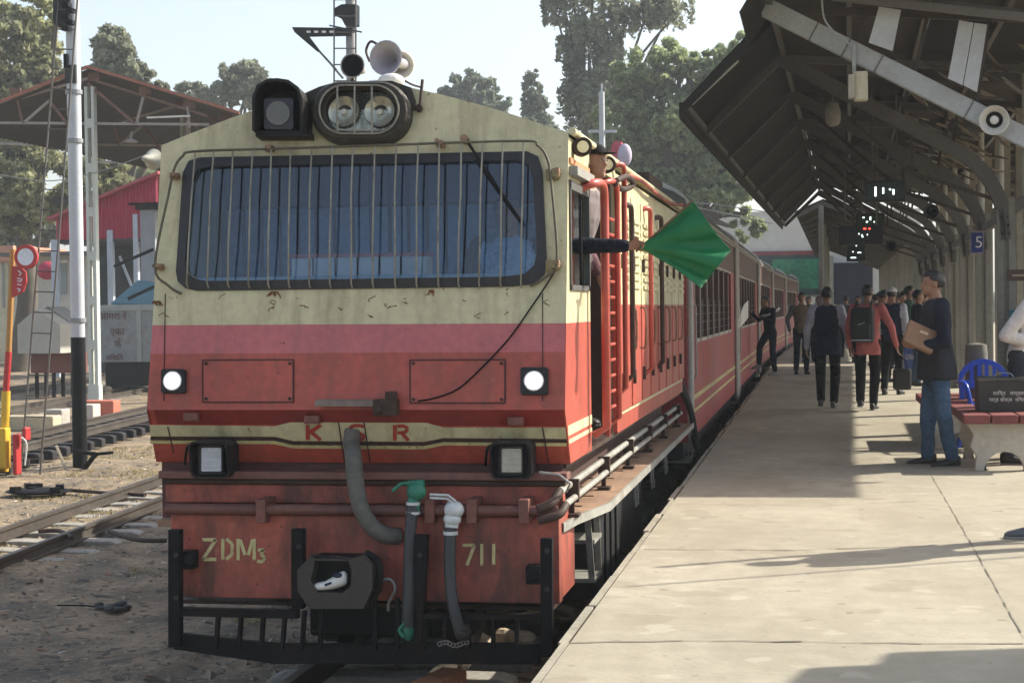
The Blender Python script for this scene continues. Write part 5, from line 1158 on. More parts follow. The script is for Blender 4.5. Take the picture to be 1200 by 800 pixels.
# ------------------------------------------------------------------ people
skinm = M('skin', (.29, .155, .10), .55, var=.12, scale=8); hairm = M('hair_black', (.010, .009, .009), .5, var=.3, bump=.6, bscale=60)
eyem = M('eye_white', (.5, .48, .45), .3); mouthm = M('lip', (.17, .06, .05), .5)
def cloth(name, col, rough=.85): return M('cloth_' + name, col, rough, spec=.15, var=.06 if name == 'white' else .22, scale=6, bump=.9, bscale=28)
def remesh(mb, vox, prims, mats, name, parent, sm=6, fold=.004):
    me = bpy.data.meshes.new('tmp'); me.from_pydata([tuple(p) for p in mb.v], [], mb.f); o = bpy.data.objects.new('tmp', me); COL.objects.link(o)
    m = o.modifiers.new('r', 'REMESH'); m.mode = 'VOXEL'; m.voxel_size = vox; m.use_smooth_shade = True
    s_ = o.modifiers.new('s', 'SMOOTH'); s_.factor = .5; s_.iterations = sm
    dg = bpy.context.evaluated_depsgraph_get(); m2 = bpy.data.meshes.new_from_object(o.evaluated_get(dg)); bpy.data.objects.remove(o)
    n = len(m2.vertices); co = np.zeros(n * 3); m2.vertices.foreach_get('co', co); co = co.reshape(-1, 3)
    best = np.full(n, 1e9); idx = np.zeros(n, int); isk = np.zeros(n, bool)
    for (a, ra, b, rb, mi) in prims:
        a = np.array(a); b = np.array(b); ab = b - a; L2 = max(1e-9, ab @ ab); t = np.clip((co - a) @ ab / L2, 0, 1)
        d = np.linalg.norm(co - a - t[:, None] * ab, axis=1) - (ra + (rb - ra) * t); k = d < best; best[k] = d[k]; idx[k] = mi
    nr = np.zeros(n * 3); m2.vertices.foreach_get('normal', nr); nr = nr.reshape(-1, 3)
    if fold:
        sc = 11.0; f = np.array([noise.noise(Vector((p[0] * sc, p[1] * sc, p[2] * sc * .55))) + .5 * noise.noise(Vector((p[0] * 25, p[1] * 25, p[2] * 14))) for p in co]); f[idx == 0] = 0
        co = co + nr * (f * fold)[:, None]; m2.vertices.foreach_set('co', co.ravel())
    for m_ in mats: m2.materials.append(m_)
    mi = [int(idx[p.vertices[0]]) for p in m2.polygons]; m2.polygons.foreach_set('material_index', mi); m2.update(); m2.name = name
    ob = bpy.data.objects.new(name, m2); COL.objects.link(ob); ob.parent = parent; WO[ob] = origin_of(parent); return ob
class Body(MB):
    def __init__(s): super().__init__(); s.p = []
    def limb(s, a, ra, b, rb, mi, flat=None):
        a = Vector(a); b = Vector(b); s.tube([a, b], [ra, rb], 12); s.ell(a, (ra,) * 3, 12, 8); s.ell(b, (rb,) * 3, 12, 8); s.p.append((tuple(a), ra, tuple(b), rb, mi))
def hand(bd, w, d, side, curl=.5, up=Vector((0, 0, 1)), k=1.0, mi=0):
    """palm and five bent fingers growing from wrist w along d; side = direction of the thumb"""
    d = Vector(d).normalized(); side = Vector(side).normalized(); n = d.cross(side).normalized()
    c = w + d * .045 * k; rot = Matrix((side, d, n)).transposed(); bd.ell(c, (.038 * k, .05 * k, .016 * k), 12, 8, rot=rot); bd.p.append((tuple(w), .02, tuple(w + d * .17 * k), .012, mi)); bd.limb(w - d * .02, .024 * k, w + d * .01, .022 * k, mi)
    for i, (off, L) in enumerate(((.028, .07), (.010, .078), (-.009, .072), (-.027, .055))):
        p0 = w + d * .085 * k + side * off * k; q = curl * (1 + .12 * i); p1 = p0 + (d * math.cos(q * .7) + n * math.sin(q * .7)) * L * .55 * k; p2 = p1 + (d * math.cos(q * 1.9) + n * math.sin(q * 1.9)) * L * .5 * k
        bd.tube([p0 - d * .012, p1, p2], [.0092 * k, .0088 * k, .0075 * k], 8); bd.ell(p2, (.0075 * k,) * 3, 8, 6)
    p0 = w + d * .025 * k + side * .03 * k; p1 = p0 + (d * .6 + side * .8).normalized() * .035 * k; p2 = p1 + (d * .9 + side * .1 + n * curl * .5).normalized() * .03 * k
    bd.tube([p0, p1, p2], [.012 * k, .0105 * k, .0085 * k], 8); bd.ell(p2, (.0085 * k,) * 3, 8, 6)
def person(loc, H, face, label, top, pants, shoes=None, pose=None, vox=.014, sleeves=None, hair=hairm, cap=None, group=None, skin=None, belly=1.0, hairlong=0, vest=None, collar=None, legs=True, bulk=1.0, hem=None):
    k = H / 1.72; P = dict(hl=(.10, 0, .93), hr=(-.10, 0, .93), kl=(.11, -.02, .50), kr=(-.11, -.02, .50), al=(.12, .03, .085), ar=(-.12, .03, .085), sl=(.185, .01, 1.42), sr=(-.185, .01, 1.42),
        el=(.235, .04, 1.13), er=(-.235, .04, 1.13), wl=(.23, -.04, .89), wr=(-.23, -.04, .89), lean=0.0, head=(0, -.02), tl=0, tr=0, yaw=0)
    if pose: P.update(pose)
    skin = skin or skinm; sleeves = sleeves or top
    mats = [skin, top, pants, sleeves, vest or top]
    V3 = lambda q: Vector((q[0], q[1], q[2])) * k
    ln = P['lean']
    def LN(v): v = v.copy(); v.y -= ln * max(0, v.z - .93 * k); return v
    t = thing('person', Vector(loc), label, 'person', group); WO[t] = Vector((0, 0, 0))
    bd = Body()
    # torso: elliptical rings
    rings = [(.80, .135, .10), (.88, .165, .115 * belly), (.96, .163, .118 * belly), (1.05, .158, .115 * belly), (1.16, .165, .115), (1.28, .182, .12), (1.37, .185, .11), (1.43, .15, .085), (1.47, .08, .06)]
    vs = []; fs = []; N = 18
    for z, rx, ry in rings:
        for i in range(N):
            q = 2 * math.pi * i / N; vs.append(LN(Vector((rx * bulk * math.cos(q), ry * bulk * math.sin(q), z)) * k))
    for j in range(len(rings) - 1):
        for i in range(N): fs.append((j * N + i, j * N + (i + 1) % N, (j + 1) * N + (i + 1) % N, (j + 1) * N + i))
    fs.append(tuple(range(N))[::-1]); fs.append(tuple((len(rings) - 1) * N + i for i in range(N))); bd.add(vs, fs)
    for sx in (-.07, 0, .07):
        bd.p.append((tuple(LN(V3((sx, 0, .90)))), .10 * k, tuple(LN(V3((sx, 0, 1.38)))), .105 * k, 4))
    bd.p.append((tuple(V3((-.06, 0, .84))), .10 * k, tuple(V3((.06, 0, .84))), .10 * k, 2))
    for s in 'lr':
        h, kn, an = V3(P['h' + s]), V3(P['k' + s]), V3(P['a' + s]); sg = 1 if s == 'l' else -1
        if legs:
            bd.limb(h, .096 * k, kn, .072 * k, 2); bd.limb(kn, .072 * k, an + Vector((0, 0, .02)), .060 * k, 2)
            bd.limb(an + Vector((0, 0, .0)), .036 * k, an + Vector((0, -.02, -.03)), .03 * k, 0)
        sh, e, wr = LN(V3(P['s' + s])), V3(P['e' + s]), V3(P['w' + s])
        bd.limb(sh, .064 * bulk * k, e, .052 * bulk * k, 3); bd.limb(e, .052 * bulk * k, wr, .040 * bulk * k, 3)
        d = (wr - e).normalized(); bd.limb(wr - d * .01, .026 * k, wr + d * .02, .024 * k, 0)
        hd = P.get('hd' + s); dd = Vector(hd) if hd else d
        sd = Vector(P.get('th' + s, (0, -1, 0))); sd = (sd - sd.dot(dd.normalized()) * dd.normalized())
        hand(bd, wr + d * .025, dd, sd if sd.length > .1 else Vector((1, 0, 0)), P.get('c' + s, .45), k=k)
    # neck, head
    nb = LN(V3((0, .01, 1.44))); hc = LN(V3((0, 0, 1.615))) + V3((P['head'][0], P['head'][1], 0)); ry_ = Matrix.Rotation(P['yaw'], 3, 'Z')
    bd.limb(nb, .062 * k, hc + V3((0, .015, -.07)), .052 * k, 0)
    def HD(x, y, z): return hc + ry_ @ (Vector((x, y, z)) * k)
    bd.ell(HD(0, .012, .02), (.074 * k, .092 * k, .090 * k), 16, 12, rot=ry_); bd.ell(HD(0, -.022, -.045), (.056 * k, .065 * k, .065 * k), 14, 10, rot=ry_)
    bd.p.append((tuple(HD(0, .0, .03)), .085 * k, tuple(HD(0, -.02, -.05)), .06 * k, 0))
    bd.tube([HD(0, -.078, .015), HD(0, -.100, -.022), HD(0, -.082, -.032)], [.008 * k, .015 * k, .010 * k], 8)
    bd.ell(HD(0, -.082, -.056), (.022 * k, .010 * k, .009 * k), 10, 6, rot=ry_); bd.ell(HD(0, -.072, -.088), (.026 * k, .020 * k, .018 * k), 10, 6, rot=ry_)
    for sx in (-1, 1):
        bd.ell(HD(sx * .076, .012, -.012), (.010 * k, .020 * k, .030 * k), 10, 8, rot=ry_); bd.ell(HD(sx * .03, -.074, .030), (.026 * k, .012 * k, .008 * k), 10, 6, rot=ry_)
    body = remesh(bd, vox, bd.p, mats, 'body', t, fold=.010 if vox < .011 else .007 if vox < .015 else .005)
    for sx in (-1, 1):
        mb = MB(); mb.ell(HD(sx * .031, -.079, .008), (.011 * k, .007 * k, .006 * k), 10, 6, rot=ry_); e_ = mb.build('eye', eyem, t); mb = MB(); mb.ell(HD(sx * .031, -.085, .008), (.005 * k, .003 * k, .005 * k), 8, 6, rot=ry_); mb.build('iris', hairm, e_)
    # hair
    hb = MB(); hb.ell(Vector((0, 0, 0)), (.081, .101, .096), 26, 20)
    vv = []; 
    for p in hb.v:
        q = p * (1 + .10 * noise.noise(p * 22 + Vector((H * 9, loc[0], 0))) + .05 * noise.noise(p * 70)); vv.append(q)
    keep = []
    for f in hb.f:
        c = sum((hb.v[i] for i in f), Vector()) / 4
        front = c.y < -.035; lim = .045 if front else (-.005 if c.y < .02 else -.055 - hairlong)
        if c.z > lim: keep.append(f)
    hb.v = [HD(p.x, p.y + .012, p.z + .022) for p in vv]; hb.f = keep; hb.m = [0] * len(keep); ho = hb.build('hair', hair, t, True)
    so = ho.modifiers.new('s', 'SOLIDIFY'); so.thickness = .005 * k; so.offset = .5
    if cap:
        mb = MB(); mb.ell(HD(0, .012, .045), (.086 * k, .106 * k, .078 * k), 16, 10, rot=ry_, zmin=HD(0, 0, .045).z); mb.ell(HD(0, -.11, .048), (.06 * k, .055 * k, .006 * k), 12, 6, rot=ry_); mb.build('cap', cap, t, True)
    if hem:
        mb = MB(); N = 24; vs = []; fs = []
        for z, rx, ry in ((.77, .188, .155), (.80, .19, .158), (.90, .186, .15), (1.02, .172, .132), (1.08, .160, .118)):
            for i in range(N):
                q = 2 * math.pi * i / N; w_ = 1 + .05 * math.sin(q * 5 + z * 9); vs.append(LN(Vector((rx * bulk * w_ * math.cos(q), ry * bulk * w_ * math.sin(q), z)) * k))
        for j in range(4):
            for i in range(N): fs.append((j * N + i, j * N + (i + 1) % N, (j + 1) * N + (i + 1) % N, (j + 1) * N + i))
        mb.add(vs, fs); ho2 = mb.build('jacket_hem', hem, t, True); so3 = ho2.modifiers.new('s', 'SOLIDIFY'); so3.thickness = .014
    if collar:
        mb = MB(); pts = [LN(V3((.072 * math.cos(q), .066 * math.sin(q) - .005, 1.462 + .012 * math.sin(q)))) for q in [2 * math.pi * i / 14 for i in range(15)]]; mb.tube(pts, .016 * k, 8); mb.build('collar', collar, t, True)
    for s in 'lr':
        if not legs: break
        an = V3(P['a' + s]); sg = 1 if s == 'l' else -1; z0 = an.z - .085 * k; tn = P['t' + s]; r_ = Matrix.Rotation(tn + sg * .12, 3, 'Z'); tilt = Matrix.Rotation(P.get('p' + s, 0), 3, 'X')
        def F_(x, y, z): return Vector((an.x, an.y, z0 + .02)) + r_ @ (tilt @ (Vector((x, y, z - .02)) * k))
        mb = MB(); 
        ringsS = [(.075, .030, .012, .10), (.05, .038, .004, .105), (.0, .040, .003, .095), (-.06, .042, .003, .07), (-.12, .044, .004, .055), (-.165, .036, .008, .042), (-.185, .015, .014, .028)]
        vs = []; fs = []; N = 12
        for y, wx, zb_, ztp in ringsS:
            for i in range(N):
                q = 2 * math.pi * i / N; c_, s_ = math.cos(q), math.sin(q); vs.append(F_(wx * c_, y, (zb_ + ztp) / 2 + (ztp - zb_) / 2 * (abs(s_) ** .7) * (1 if s_ > 0 else -1)))
        for j in range(len(ringsS) - 1):
            for i in range(N): fs.append((j * N + i, j * N + (i + 1) % N, (j + 1) * N + (i + 1) % N, (j + 1) * N + i))
        fs.append(tuple(range(N))[::-1]); fs.append(tuple((len(ringsS) - 1) * N + i for i in range(N))); mb.add(vs, fs)
        so_ = mb.build('shoe', shoes or M('shoe_black', (.012, .012, .012), .5), t, True)
        mb = MB(); mb.slab([F_(x, y, .014) for x, y in ((-.036, .07), (.036, .07), (.042, .0), (.046, -.11), (.034, -.175), (0, -.19), (-.034, -.175), (-.046, -.11), (-.042, 0))], (0, 0, 1), .012 * k); mb.build('sole', M('sole_' + ((shoes.name) if shoes else 'black'), (.25, .24, .22) if shoes else (.03, .03, .03), .8), so_)
    t.rotation_euler.z = face; return t
FL = lambda ang: R(ang)                       # 0 faces the camera, -90 faces picture left, 180 walks away
navy = cloth('navy', (.018, .024, .052)); dnavy = cloth('dark_navy', (.014, .017, .03)); denim = M('cloth_denim', (.05, .095, .16), .85, spec=.15, var=.25, scale=5, dirt=(.10, .16, .23), damt=.7, dscale=(5, 5, 2), bump=1.0, bscale=24); blackc = cloth('black', (.008, .008, .009))
greyl = cloth('light_grey', (.45, .47, .53)); pinkc = cloth('pink', (.50, .15, .14)); tanc = cloth('tan', (.17, .13, .085)); olive = cloth('olive', (.08, .11, .08)); whitec = cloth('white', (.60, .57, .55)); greyp = cloth('grey_pants', (.035, .04, .05)); lblue = cloth('light_blue', (.35, .52, .72)); plaid = M('cloth_mottled', (.20, .17, .17), .85, var=.3, scale=16, dirt=(.05, .04, .05), damt=.9, dscale=(14, 14, 10), dlow=.48); grn = cloth('green', (.06, .13, .085))
brownc = cloth('brown', (.08, .05, .035))
# man with a parcel
p = onZ(1098, 546, 0)
person(p, 1.68, R(-82), 'man in navy jacket and jeans facing the train with a brown parcel at his chest', navy, denim, M('shoe_black', (.012, .012, .012), .5),
       dict(al=(.13, .10, .085), kl=(.12, .03, .5), ar=(-.10, -.06, .085), kr=(-.10, -.05, .5), el=(.30, .02, 1.10), wl=(.25, -.20, 1.07), er=(-.24, -.06, 1.13), wr=(.02, -.27, 1.10), head=(0, -.03), hdl=(-.3, -.5, .15), hdr=(.9, .1, .0), thl=(0, 0, 1), thr=(0, 0, 1)), vox=.0105, sleeves=dnavy, vest=cloth('vest_charcoal', (.028, .03, .037)), belly=1.15, bulk=1.10, hem=cloth('vest_charcoal', (.028, .03, .037)), collar=cloth('vest_charcoal', (.028, .03, .037)))
fw = Vector((-math.cos(R(8)), -math.sin(R(8)) * -0 - .14, 0)).normalized(); q = p + Vector((-.15, -.27, 1.12))
mb = MB(); rr_ = Matrix.Rotation(R(-8), 3, 'Z') @ Matrix.Rotation(R(22), 3, 'Y'); mb.box(q, (.27, .23, .045), rot=Matrix.Rotation(R(10), 3, 'Z') @ Matrix.Rotation(R(25), 3, 'Y') @ Matrix.Rotation(R(60), 3, 'X'))
pc = mb.build('parcel', M('parcel_brown', (.24, .13, .07), .6, var=.15, bump=.2), bev=.012); tag(pc, 'brown leatherette folder held against the chest of the man in navy', 'folder')
mb = MB(); mb.box(q + Vector((.03, -.06, .04)), (.07, .012, .02), rot=rr_); mb.build('clasp', M('clasp_pale', (.5, .42, .3), .4), pc)
# man with navy vest and pale sleeves walking away
person(onZ(970, 479, 0), 1.64, R(174), 'man walking away in navy waistcoat with pale sleeves and black trousers', navy, blackc, M('shoe_mid', (.10, .09, .085), .6), dict(al=(.07, .24, .13), kl=(.09, .06, .5), ar=(-.07, -.16, .085), kr=(-.10, -.13, .5), el=(.28, .05, 1.12), wl=(.29, .0, .88), er=(-.28, .05, 1.12), wr=(-.30, -.06, .88)), vox=.0135, sleeves=greyl, bulk=1.1, hem=navy)
p = onZ(1017, 481, 0)
person(p, 1.66, R(168), 'man in pink sweater walking away with a dark backpack', pinkc, blackc, M('shoe_black', (.012, .012, .012), .5), dict(al=(.05, .28, .15), kl=(.08, .08, .5), ar=(-.05, -.14, .085), kr=(-.08, -.12, .5), el=(.25, .07, 1.13), wl=(.24, .0, .90), er=(-.33, .02, 1.15), wr=(-.38, -.06, .90), lean=.04), vox=.0135, hem=pinkc)
rz = Matrix.Rotation(R(168), 3, 'Z')
mb = MB(); c = p + rz @ Vector((.03, .17, 1.14)); mb.box(c, (.30, .16, .46), rot=rz); o = mb.build('backpack', M('pack_black', (.012, .014, .016), .7, bump=.4), bev=.05); tag(o, 'dark backpack on the back of the man in pink', 'backpack')
mb = MB(); mb.box(c + rz @ Vector((0, .085, -.08)), (.24, .05, .20), rot=rz); mb.build('front_pocket', M('pack_green', (.02, .03, .026), .7, bump=.4), o, bev=.02)
mb = MB(); mb.box(c + rz @ Vector((0, .11, -.20)), (.26, .012, .018), rot=rz); mb.build('pale_band', greyl, o)
mb = MB(); mb.bar(c + rz @ Vector((.04, .112, .0)), c + rz @ Vector((-.05, .112, .03)), .006, .012); mb.build('badge', greyl, o)
for sx in (-.1, .1): mb = MB(); mb.tube(smoothpath([c + rz @ Vector((sx, -.06, .2)), c + rz @ Vector((sx, -.14, .30)), c + rz @ Vector((sx, -.28, .26)), c + rz @ Vector((sx, -.29, .05))], 4), .016, 6); mb.build('strap', M('pack_black', (.012, .014, .016)), o)
# facing man further back
person(onZ(940, 438, 0), 1.66, R(8), 'man in open grey jacket and tan shirt walking towards the camera beside the train', tanc, cloth('dark_slate', (.018, .025, .035)), None, dict(al=(.08, -.1, .085), kl=(.09, -.1, .5), el=(.30, .02, 1.15), wl=(.28, -.10, .93), er=(-.30, .02, 1.15), wr=(-.27, -.12, .93)), vox=.018, sleeves=cloth('grey_jacket', (.12, .12, .125)), vest=tanc)
# youth at the coach door
pd = onX(912, 441, -.98)
person(Vector((-.93, 35.0, 0)), 1.60, R(-55), 'youth in dark jacket with white chest band leaning in at the coach door', dnavy, cloth('dark_jeans', (.015, .025, .04)), M('shoe_grey', (.2, .2, .2), .6), dict(kr=(-.12, -.20, .62), ar=(-.12, -.22, .25), pr=.2, el=(.28, -.10, 1.15), wl=(.18, -.32, 1.25), er=(-.28, -.1, 1.2), wr=(-.2, -.33, 1.35), lean=.12, head=(.02, -.08)), vox=.018)
mb = MB(); c = Vector((-.93, 35.0, 1.25)); mb.tube(smoothpath([c + Vector((-.16, -.10, -.05)), c + Vector((-.04, -.20, -.03)), c + Vector((.12, -.13, .05)), c + Vector((.18, .02, .1))], 4), .028, 8)
o = mb.build('scarf', whitec, None, True); tag(o, 'white band of scarf across the jacket of the youth at the coach door', 'scarf')
# the waiting group right of the walkers
crowd = [
 (1046, 462, 1.66, 165, navy, blackc, greyl, True, 'person in white cap and dark jacket just right of the man in pink'),
 (1066, 444, 1.74, 95, olive, greyp, grn, False, 'tall man in olive green jacket standing in the waiting group'),
 (1032, 436, 1.66, 30, brownc, blackc, brownc, False, 'person in brown behind the shoulder of the man in pink'),
 (1052, 432, 1.68, 120, grn, blackc, grn, False, 'person in green coat between the white cap and the olive jacket'),
 (1080, 437, 1.68, -60, greyp, blackc, greyp, False, 'person in slate clothes half hidden behind the man with a folder'),
 (1006, 424, 1.62, 0, brownc, blackc, cloth('maroon', (.10, .02, .02)), False, 'small distant person in maroon between the two walkers'),
 (1090, 428, 1.71, 200, tanc, greyp, tanc, False, 'farthest person in tan by the right-hand columns'),
 (960, 420, 1.64, 10, cloth('beige', (.3, .26, .2)), greyp, cloth('beige', (.3, .26, .2)), False, 'distant person in beige beside the train, seen left of the navy waistcoat'),
 (1040, 424, 1.66, 60, cloth('slate', (.06, .07, .09)), blackc, cloth('slate', (.06, .07, .09)), False, 'distant person in slate blue behind the white cap'),
 (1026, 428, 1.64, 200, cloth('teal', (.04, .12, .13)), blackc, cloth('teal', (.04, .12, .13)), False, 'distant person in teal between the pink sweater and the white cap'),
 (1058, 438, 1.62, 30, whitec, greyp, whitec, False, 'person in white shirt seen just left of the olive jacket'),
 (992, 418, 1.66, 185, cloth('slate', (.06, .07, .09)), blackc, cloth('slate', (.06, .07, .09)), False, 'distant walker in slate blue between the two near walkers'),
 (1084, 446, 1.66, 150, cloth('beige', (.3, .26, .2)), greyp, cloth('beige', (.3, .26, .2)), False, 'person in beige close behind the back of the man with a folder'),
 (1036, 447, 1.66, 140, cloth('slate', (.06, .07, .09)), blackc, cloth('slate', (.06, .07, .09)), False, 'person in slate jacket between the pink sweater and the white cap'),
 (1060, 428, 1.70, 240, cloth('maroon', (.10, .02, .02)), blackc, cloth('maroon', (.10, .02, .02)), False, 'distant person in maroon behind the olive jacket'),
 (1076, 452, 1.64, 100, dnavy, denim, dnavy, False, 'person in dark navy and jeans between olive jacket and the man with a folder'),
 (948, 424, 1.62, 0, cloth('teal', (.04, .12, .13)), blackc, cloth('teal', (.04, .12, .13)), False, 'distant person in teal beside the coaches'),
 (1071, 422, 1.62, 170, cloth('rust', (.14, .06, .04)), blackc, cloth('rust', (.14, .06, .04)), False, 'distant short person in rust brown under the far columns'),
]
for (u, v, H, fc, tp_, pn, sl_, cp_, lb) in crowd:
    person(onZ(u, v, 0), H, R(fc), lb, tp_, pn, None, dict(el=(.25, .03, 1.13), wl=(.2, -.15, .98), al=(.12, .06, .085)), vox=.021, sleeves=sl_, cap=whitec if cp_ else None)
p = onZ(1049, 470, 0) + Vector((0, 0, .12)); mb = MB(); mb.box(p + Vector((.1, 0, .2)), (.26, .12, .3)); o = mb.build('hand_bag', M('bag_black', (.012, .012, .014), .6), bev=.03); tag(o, 'black bag hanging low beside the person in white cap', 'bag')
mb = MB(); mb.tube(smoothpath([p + Vector((.02, 0, .33)), p + Vector((.06, 0, .48)), p + Vector((.14, 0, .48)), p + Vector((.18, 0, .33))], 4), .01, 6); mb.build('handle', blackm, o)
# man in white at the right edge
p = onZ(1198, 543, 0)
person(p, 1.72, R(80), 'person in white top and grey trousers cut off by the right edge', whitec, greyp, M('shoe_dark', (.02, .018, .016), .6), dict(er=(-.24, .12, 1.12), wr=(-.10, -.18, 1.04), al=(.12, .1, .085), el=(.25, .12, 1.14), wl=(.10, -.18, 1.04), lean=.22, ar=(-.12, .10, .085), kr=(-.11, .04, .5)), vox=.013, bulk=1.1)
# person nearer the camera, only a shoe enters the frame
p = onZ(1280, 634, 0)
person(p, 1.72, R(-88), 'person outside the right edge whose grey shoe steps into view', greyl, greyp, M('shoe_slate', (.10, .11, .13), .6), dict(ar=(-.1, -.30, .085), kr=(-.1, -.18, .5), al=(.1, .2, .12), kl=(.1, .05, .5)), vox=.018)
# ---- people of the locomotive
arm = cloth('arm_navy', (.010, .013, .022))
zfl = zb
hp = onX(752, 288, XR + .36)
Ya = onX(686, 293, XR).y + .02
loc = Vector((XR - .46, Ya, 0)); W = lambda x, y, z: (x - loc.x, y - loc.y, z - loc.z)
# driver: faces the camera, left arm of his body reaches out of the side window
zs = onX(684, 290, XR).z
d0 = onY(750, 287, Ya - .05)
ds = 1.72 / 1.72
base = zs + .02 - 1.42
drv = person(Vector((loc.x, loc.y, base)), 1.72, 0, 'driver in light blue shirt behind the windscreen, arm out of the cab window', lblue, greyp, None,
       dict(sl=(.19, .0, 1.42), el=(.42, -.01, 1.415), wl=(d0.x - .09 - loc.x, -.05, d0.z - base - .005), hdl=(1, 0, .05), thl=(0, -.5, .8), cl=1.3, wr=(-.25, -.25, 1.0), er=(-.27, 0, 1.12)), vox=.011, sleeves=arm, vest=lblue)
sl0 = Vector((XR - .12, Ya - .01, zs)); sl1 = Vector((d0.x - .125, Ya - .05, d0.z - .004)); n_s = 46; P_ = []; R_ = []
for i in range(n_s + 1):
    t_ = i / n_s; P_.append(sl0.lerp(sl1, t_) + Vector((0, 0, -.022 * math.sin(t_ * math.pi) + .003 * math.sin(t_ * 31)))); R_.append(.058 - .014 * t_ + .0065 * math.sin(t_ * 55 + 2 * math.sin(t_ * 9)) + .004 * noise.noise(Vector((t_ * 14, 0, 2))) + (.006 if t_ > .95 else 0))
mb = MB(); mb.tube(P_, R_, 16)
for i_, v_ in enumerate(mb.v): v_ += Vector((.006 * noise.noise(v_ * 18), 0, .007 * noise.noise(v_ * 16 + Vector((5, 0, 0)))))
mb.build('sleeve', arm, drv, True)
# green flag in the driver's hand
flagm = M('flag_green', (.004, .17, .055), .55, var=.10, scale=6, bump=.25, bscale=14, trans=.12)
corn = [(750, 291), (812, 235), (856, 293), (821, 337)]
Yf_ = Ya - .10; n = 22; V = []; F = []
for i in range(n + 1):
    for j in range(n + 1):
        a, b = i / n, j / n
        u = (1 - a) * (1 - b) * corn[0][0] + a * (1 - b) * corn[1][0] + a * b * corn[2][0] + (1 - a) * b * corn[3][0]
        v = (1 - a) * (1 - b) * corn[0][1] + a * (1 - b) * corn[1][1] + a * b * corn[2][1] + (1 - a) * b * corn[3][1] + 3.0 * math.sin(b * math.pi) * (1 - a) * -1 + 3 * a * math.sin(b * 3.1)
        th_ = math.atan2(b + .02, a + .02); rd_ = math.hypot(a, b); y = Yf_ + .030 * math.sin(th_ * 11) * min(1, rd_ * 1.3) + .035 * noise.noise(Vector((a * 2.2, b * 2.2, 1))) + .006 * math.sin(th_ * 37 + rd_ * 3) * min(1, rd_ * 2) + .05 * rd_
        V.append(onY(u, v, y))
for i in range(n):
    for j in range(n): F.append((i * (n + 1) + j, (i + 1) * (n + 1) + j, (i + 1) * (n + 1) + j + 1, i * (n + 1) + j + 1))
fg = thing('signal_flag', onY(750, 291, Yf_), 'green cloth signal flag held out from the locomotive cab', 'flag')
mb = MB(); mb.add(V, F); fo = mb.build('cloth', flagm, fg, True); so = fo.modifiers.new('s', 'SOLIDIFY'); so.thickness = .003
mb = MB(); mb.tube([V[i * (n + 1)] for i in range(n + 1)], .0045, 5); mb.tube([V[i * (n + 1) + n] for i in range(n + 1)], .003, 5); mb.tube([V[n * (n + 1) + i] for i in range(n + 1)], .003, 5); mb.build('hem', flagm, fg, True)
mb = MB(); mb.tube([onY(745, 295, Yf_ + .01), onY(812, 235, Yf_ + .012)], .007, 6); mb.build('stick', M('stick_wood', (.12, .08, .04), .7), fg)
# capped man leaning out of the doorway
hpz = onX(699, 196, XR + .03).z; Ym = onX(699, 196, XR + .03).y
base = hpz - 1.615 * 1.0
cm = person(Vector((XR - .19, Ym + .10, base + .03)), 1.72, R(62), 'man in black cap and mottled jacket leaning out of the cab doorway', plaid, greyp, None, dict(el=(.22, .02, 1.15), wl=(.16, -.14, .95), er=(-.22, .02, 1.15), wr=(-.2, -.1, .95), lean=.30), vox=.012, sleeves=cloth('mottled_maroon', (.12, .06, .065)), cap=blackc)
# ------------------------------------------------------------------ left side of the yard
paleb = M('mast_grey', (.50, .54, .57), .5, var=.06, dirt=(.4, .4, .38), damt=.3)
def zat(u, v, Y): return onY(u, v, Y)
# signal mast with ladder
b0 = onZ(94, 548, GZ); YM = b0.y; px = YM / 2000 * 1.0
mt = thing('signal_mast', (b0.x, YM, GZ), 'white and black signal mast with a ladder at its side', 'signal')
ztop_ = onY(94, -60, YM).z; zs_ = onY(94, 395, YM).z
mb = MB(); r_ = .098; mb.tube([(b0.x, YM, zs_), (b0.x, YM, ztop_)], r_, 16, cap=False); mb.build('mast_upper', paleb, mt, True)
mb = MB(); mb.tube([(b0.x, YM, GZ - .1), (b0.x, YM, zs_)], r_ + .005, 16); mb.build('mast_lower', M('mast_black', (.007, .008, .009), .5, spec=.2), mt, True)
for v in (108, 165, 375): mb = MB(); z = onY(94, v, YM).z; mb.tube([(b0.x, YM, z - .03), (b0.x, YM, z + .03)], r_ + .02, 16); mb.build('band', M('mast_band', (.25, .26, .27), .5), mt)
mb = MB()
A0, A1 = onY(22, 562, YM - 2.0), onY(72, -40, YM); B0, B1 = onY(45, 562, YM - 2.0), onY(94, -40, YM - .15)
A0 = onY(24, 556, YM - 1.2); B0 = onY(47, 556, YM - 1.2)
ld = empty('ladder', (0, 0, 0)); ld.parent = None
bpy.data.objects.remove(ld)
mb.tube([A0, A1], .014, 6); lr = mb.build('ladder_rail', M('ladder_iron', (.09, .085, .075), .6, dirt=(.14, .08, .05), damt=.5), mt)
mb = MB(); mb.tube([B0, B1], .014, 6); mb.build('ladder_rail', M('ladder_iron', (.09, .085, .075)), mt)
for i in range(24):
    t = .03 + i * .04; a = A0.lerp(A1, t); b = B0.lerp(B1, t); mb = MB(); mb.tube([a, b], .009, 5); mb.build('rung', M('ladder_iron', (.09, .085, .075)), lr)
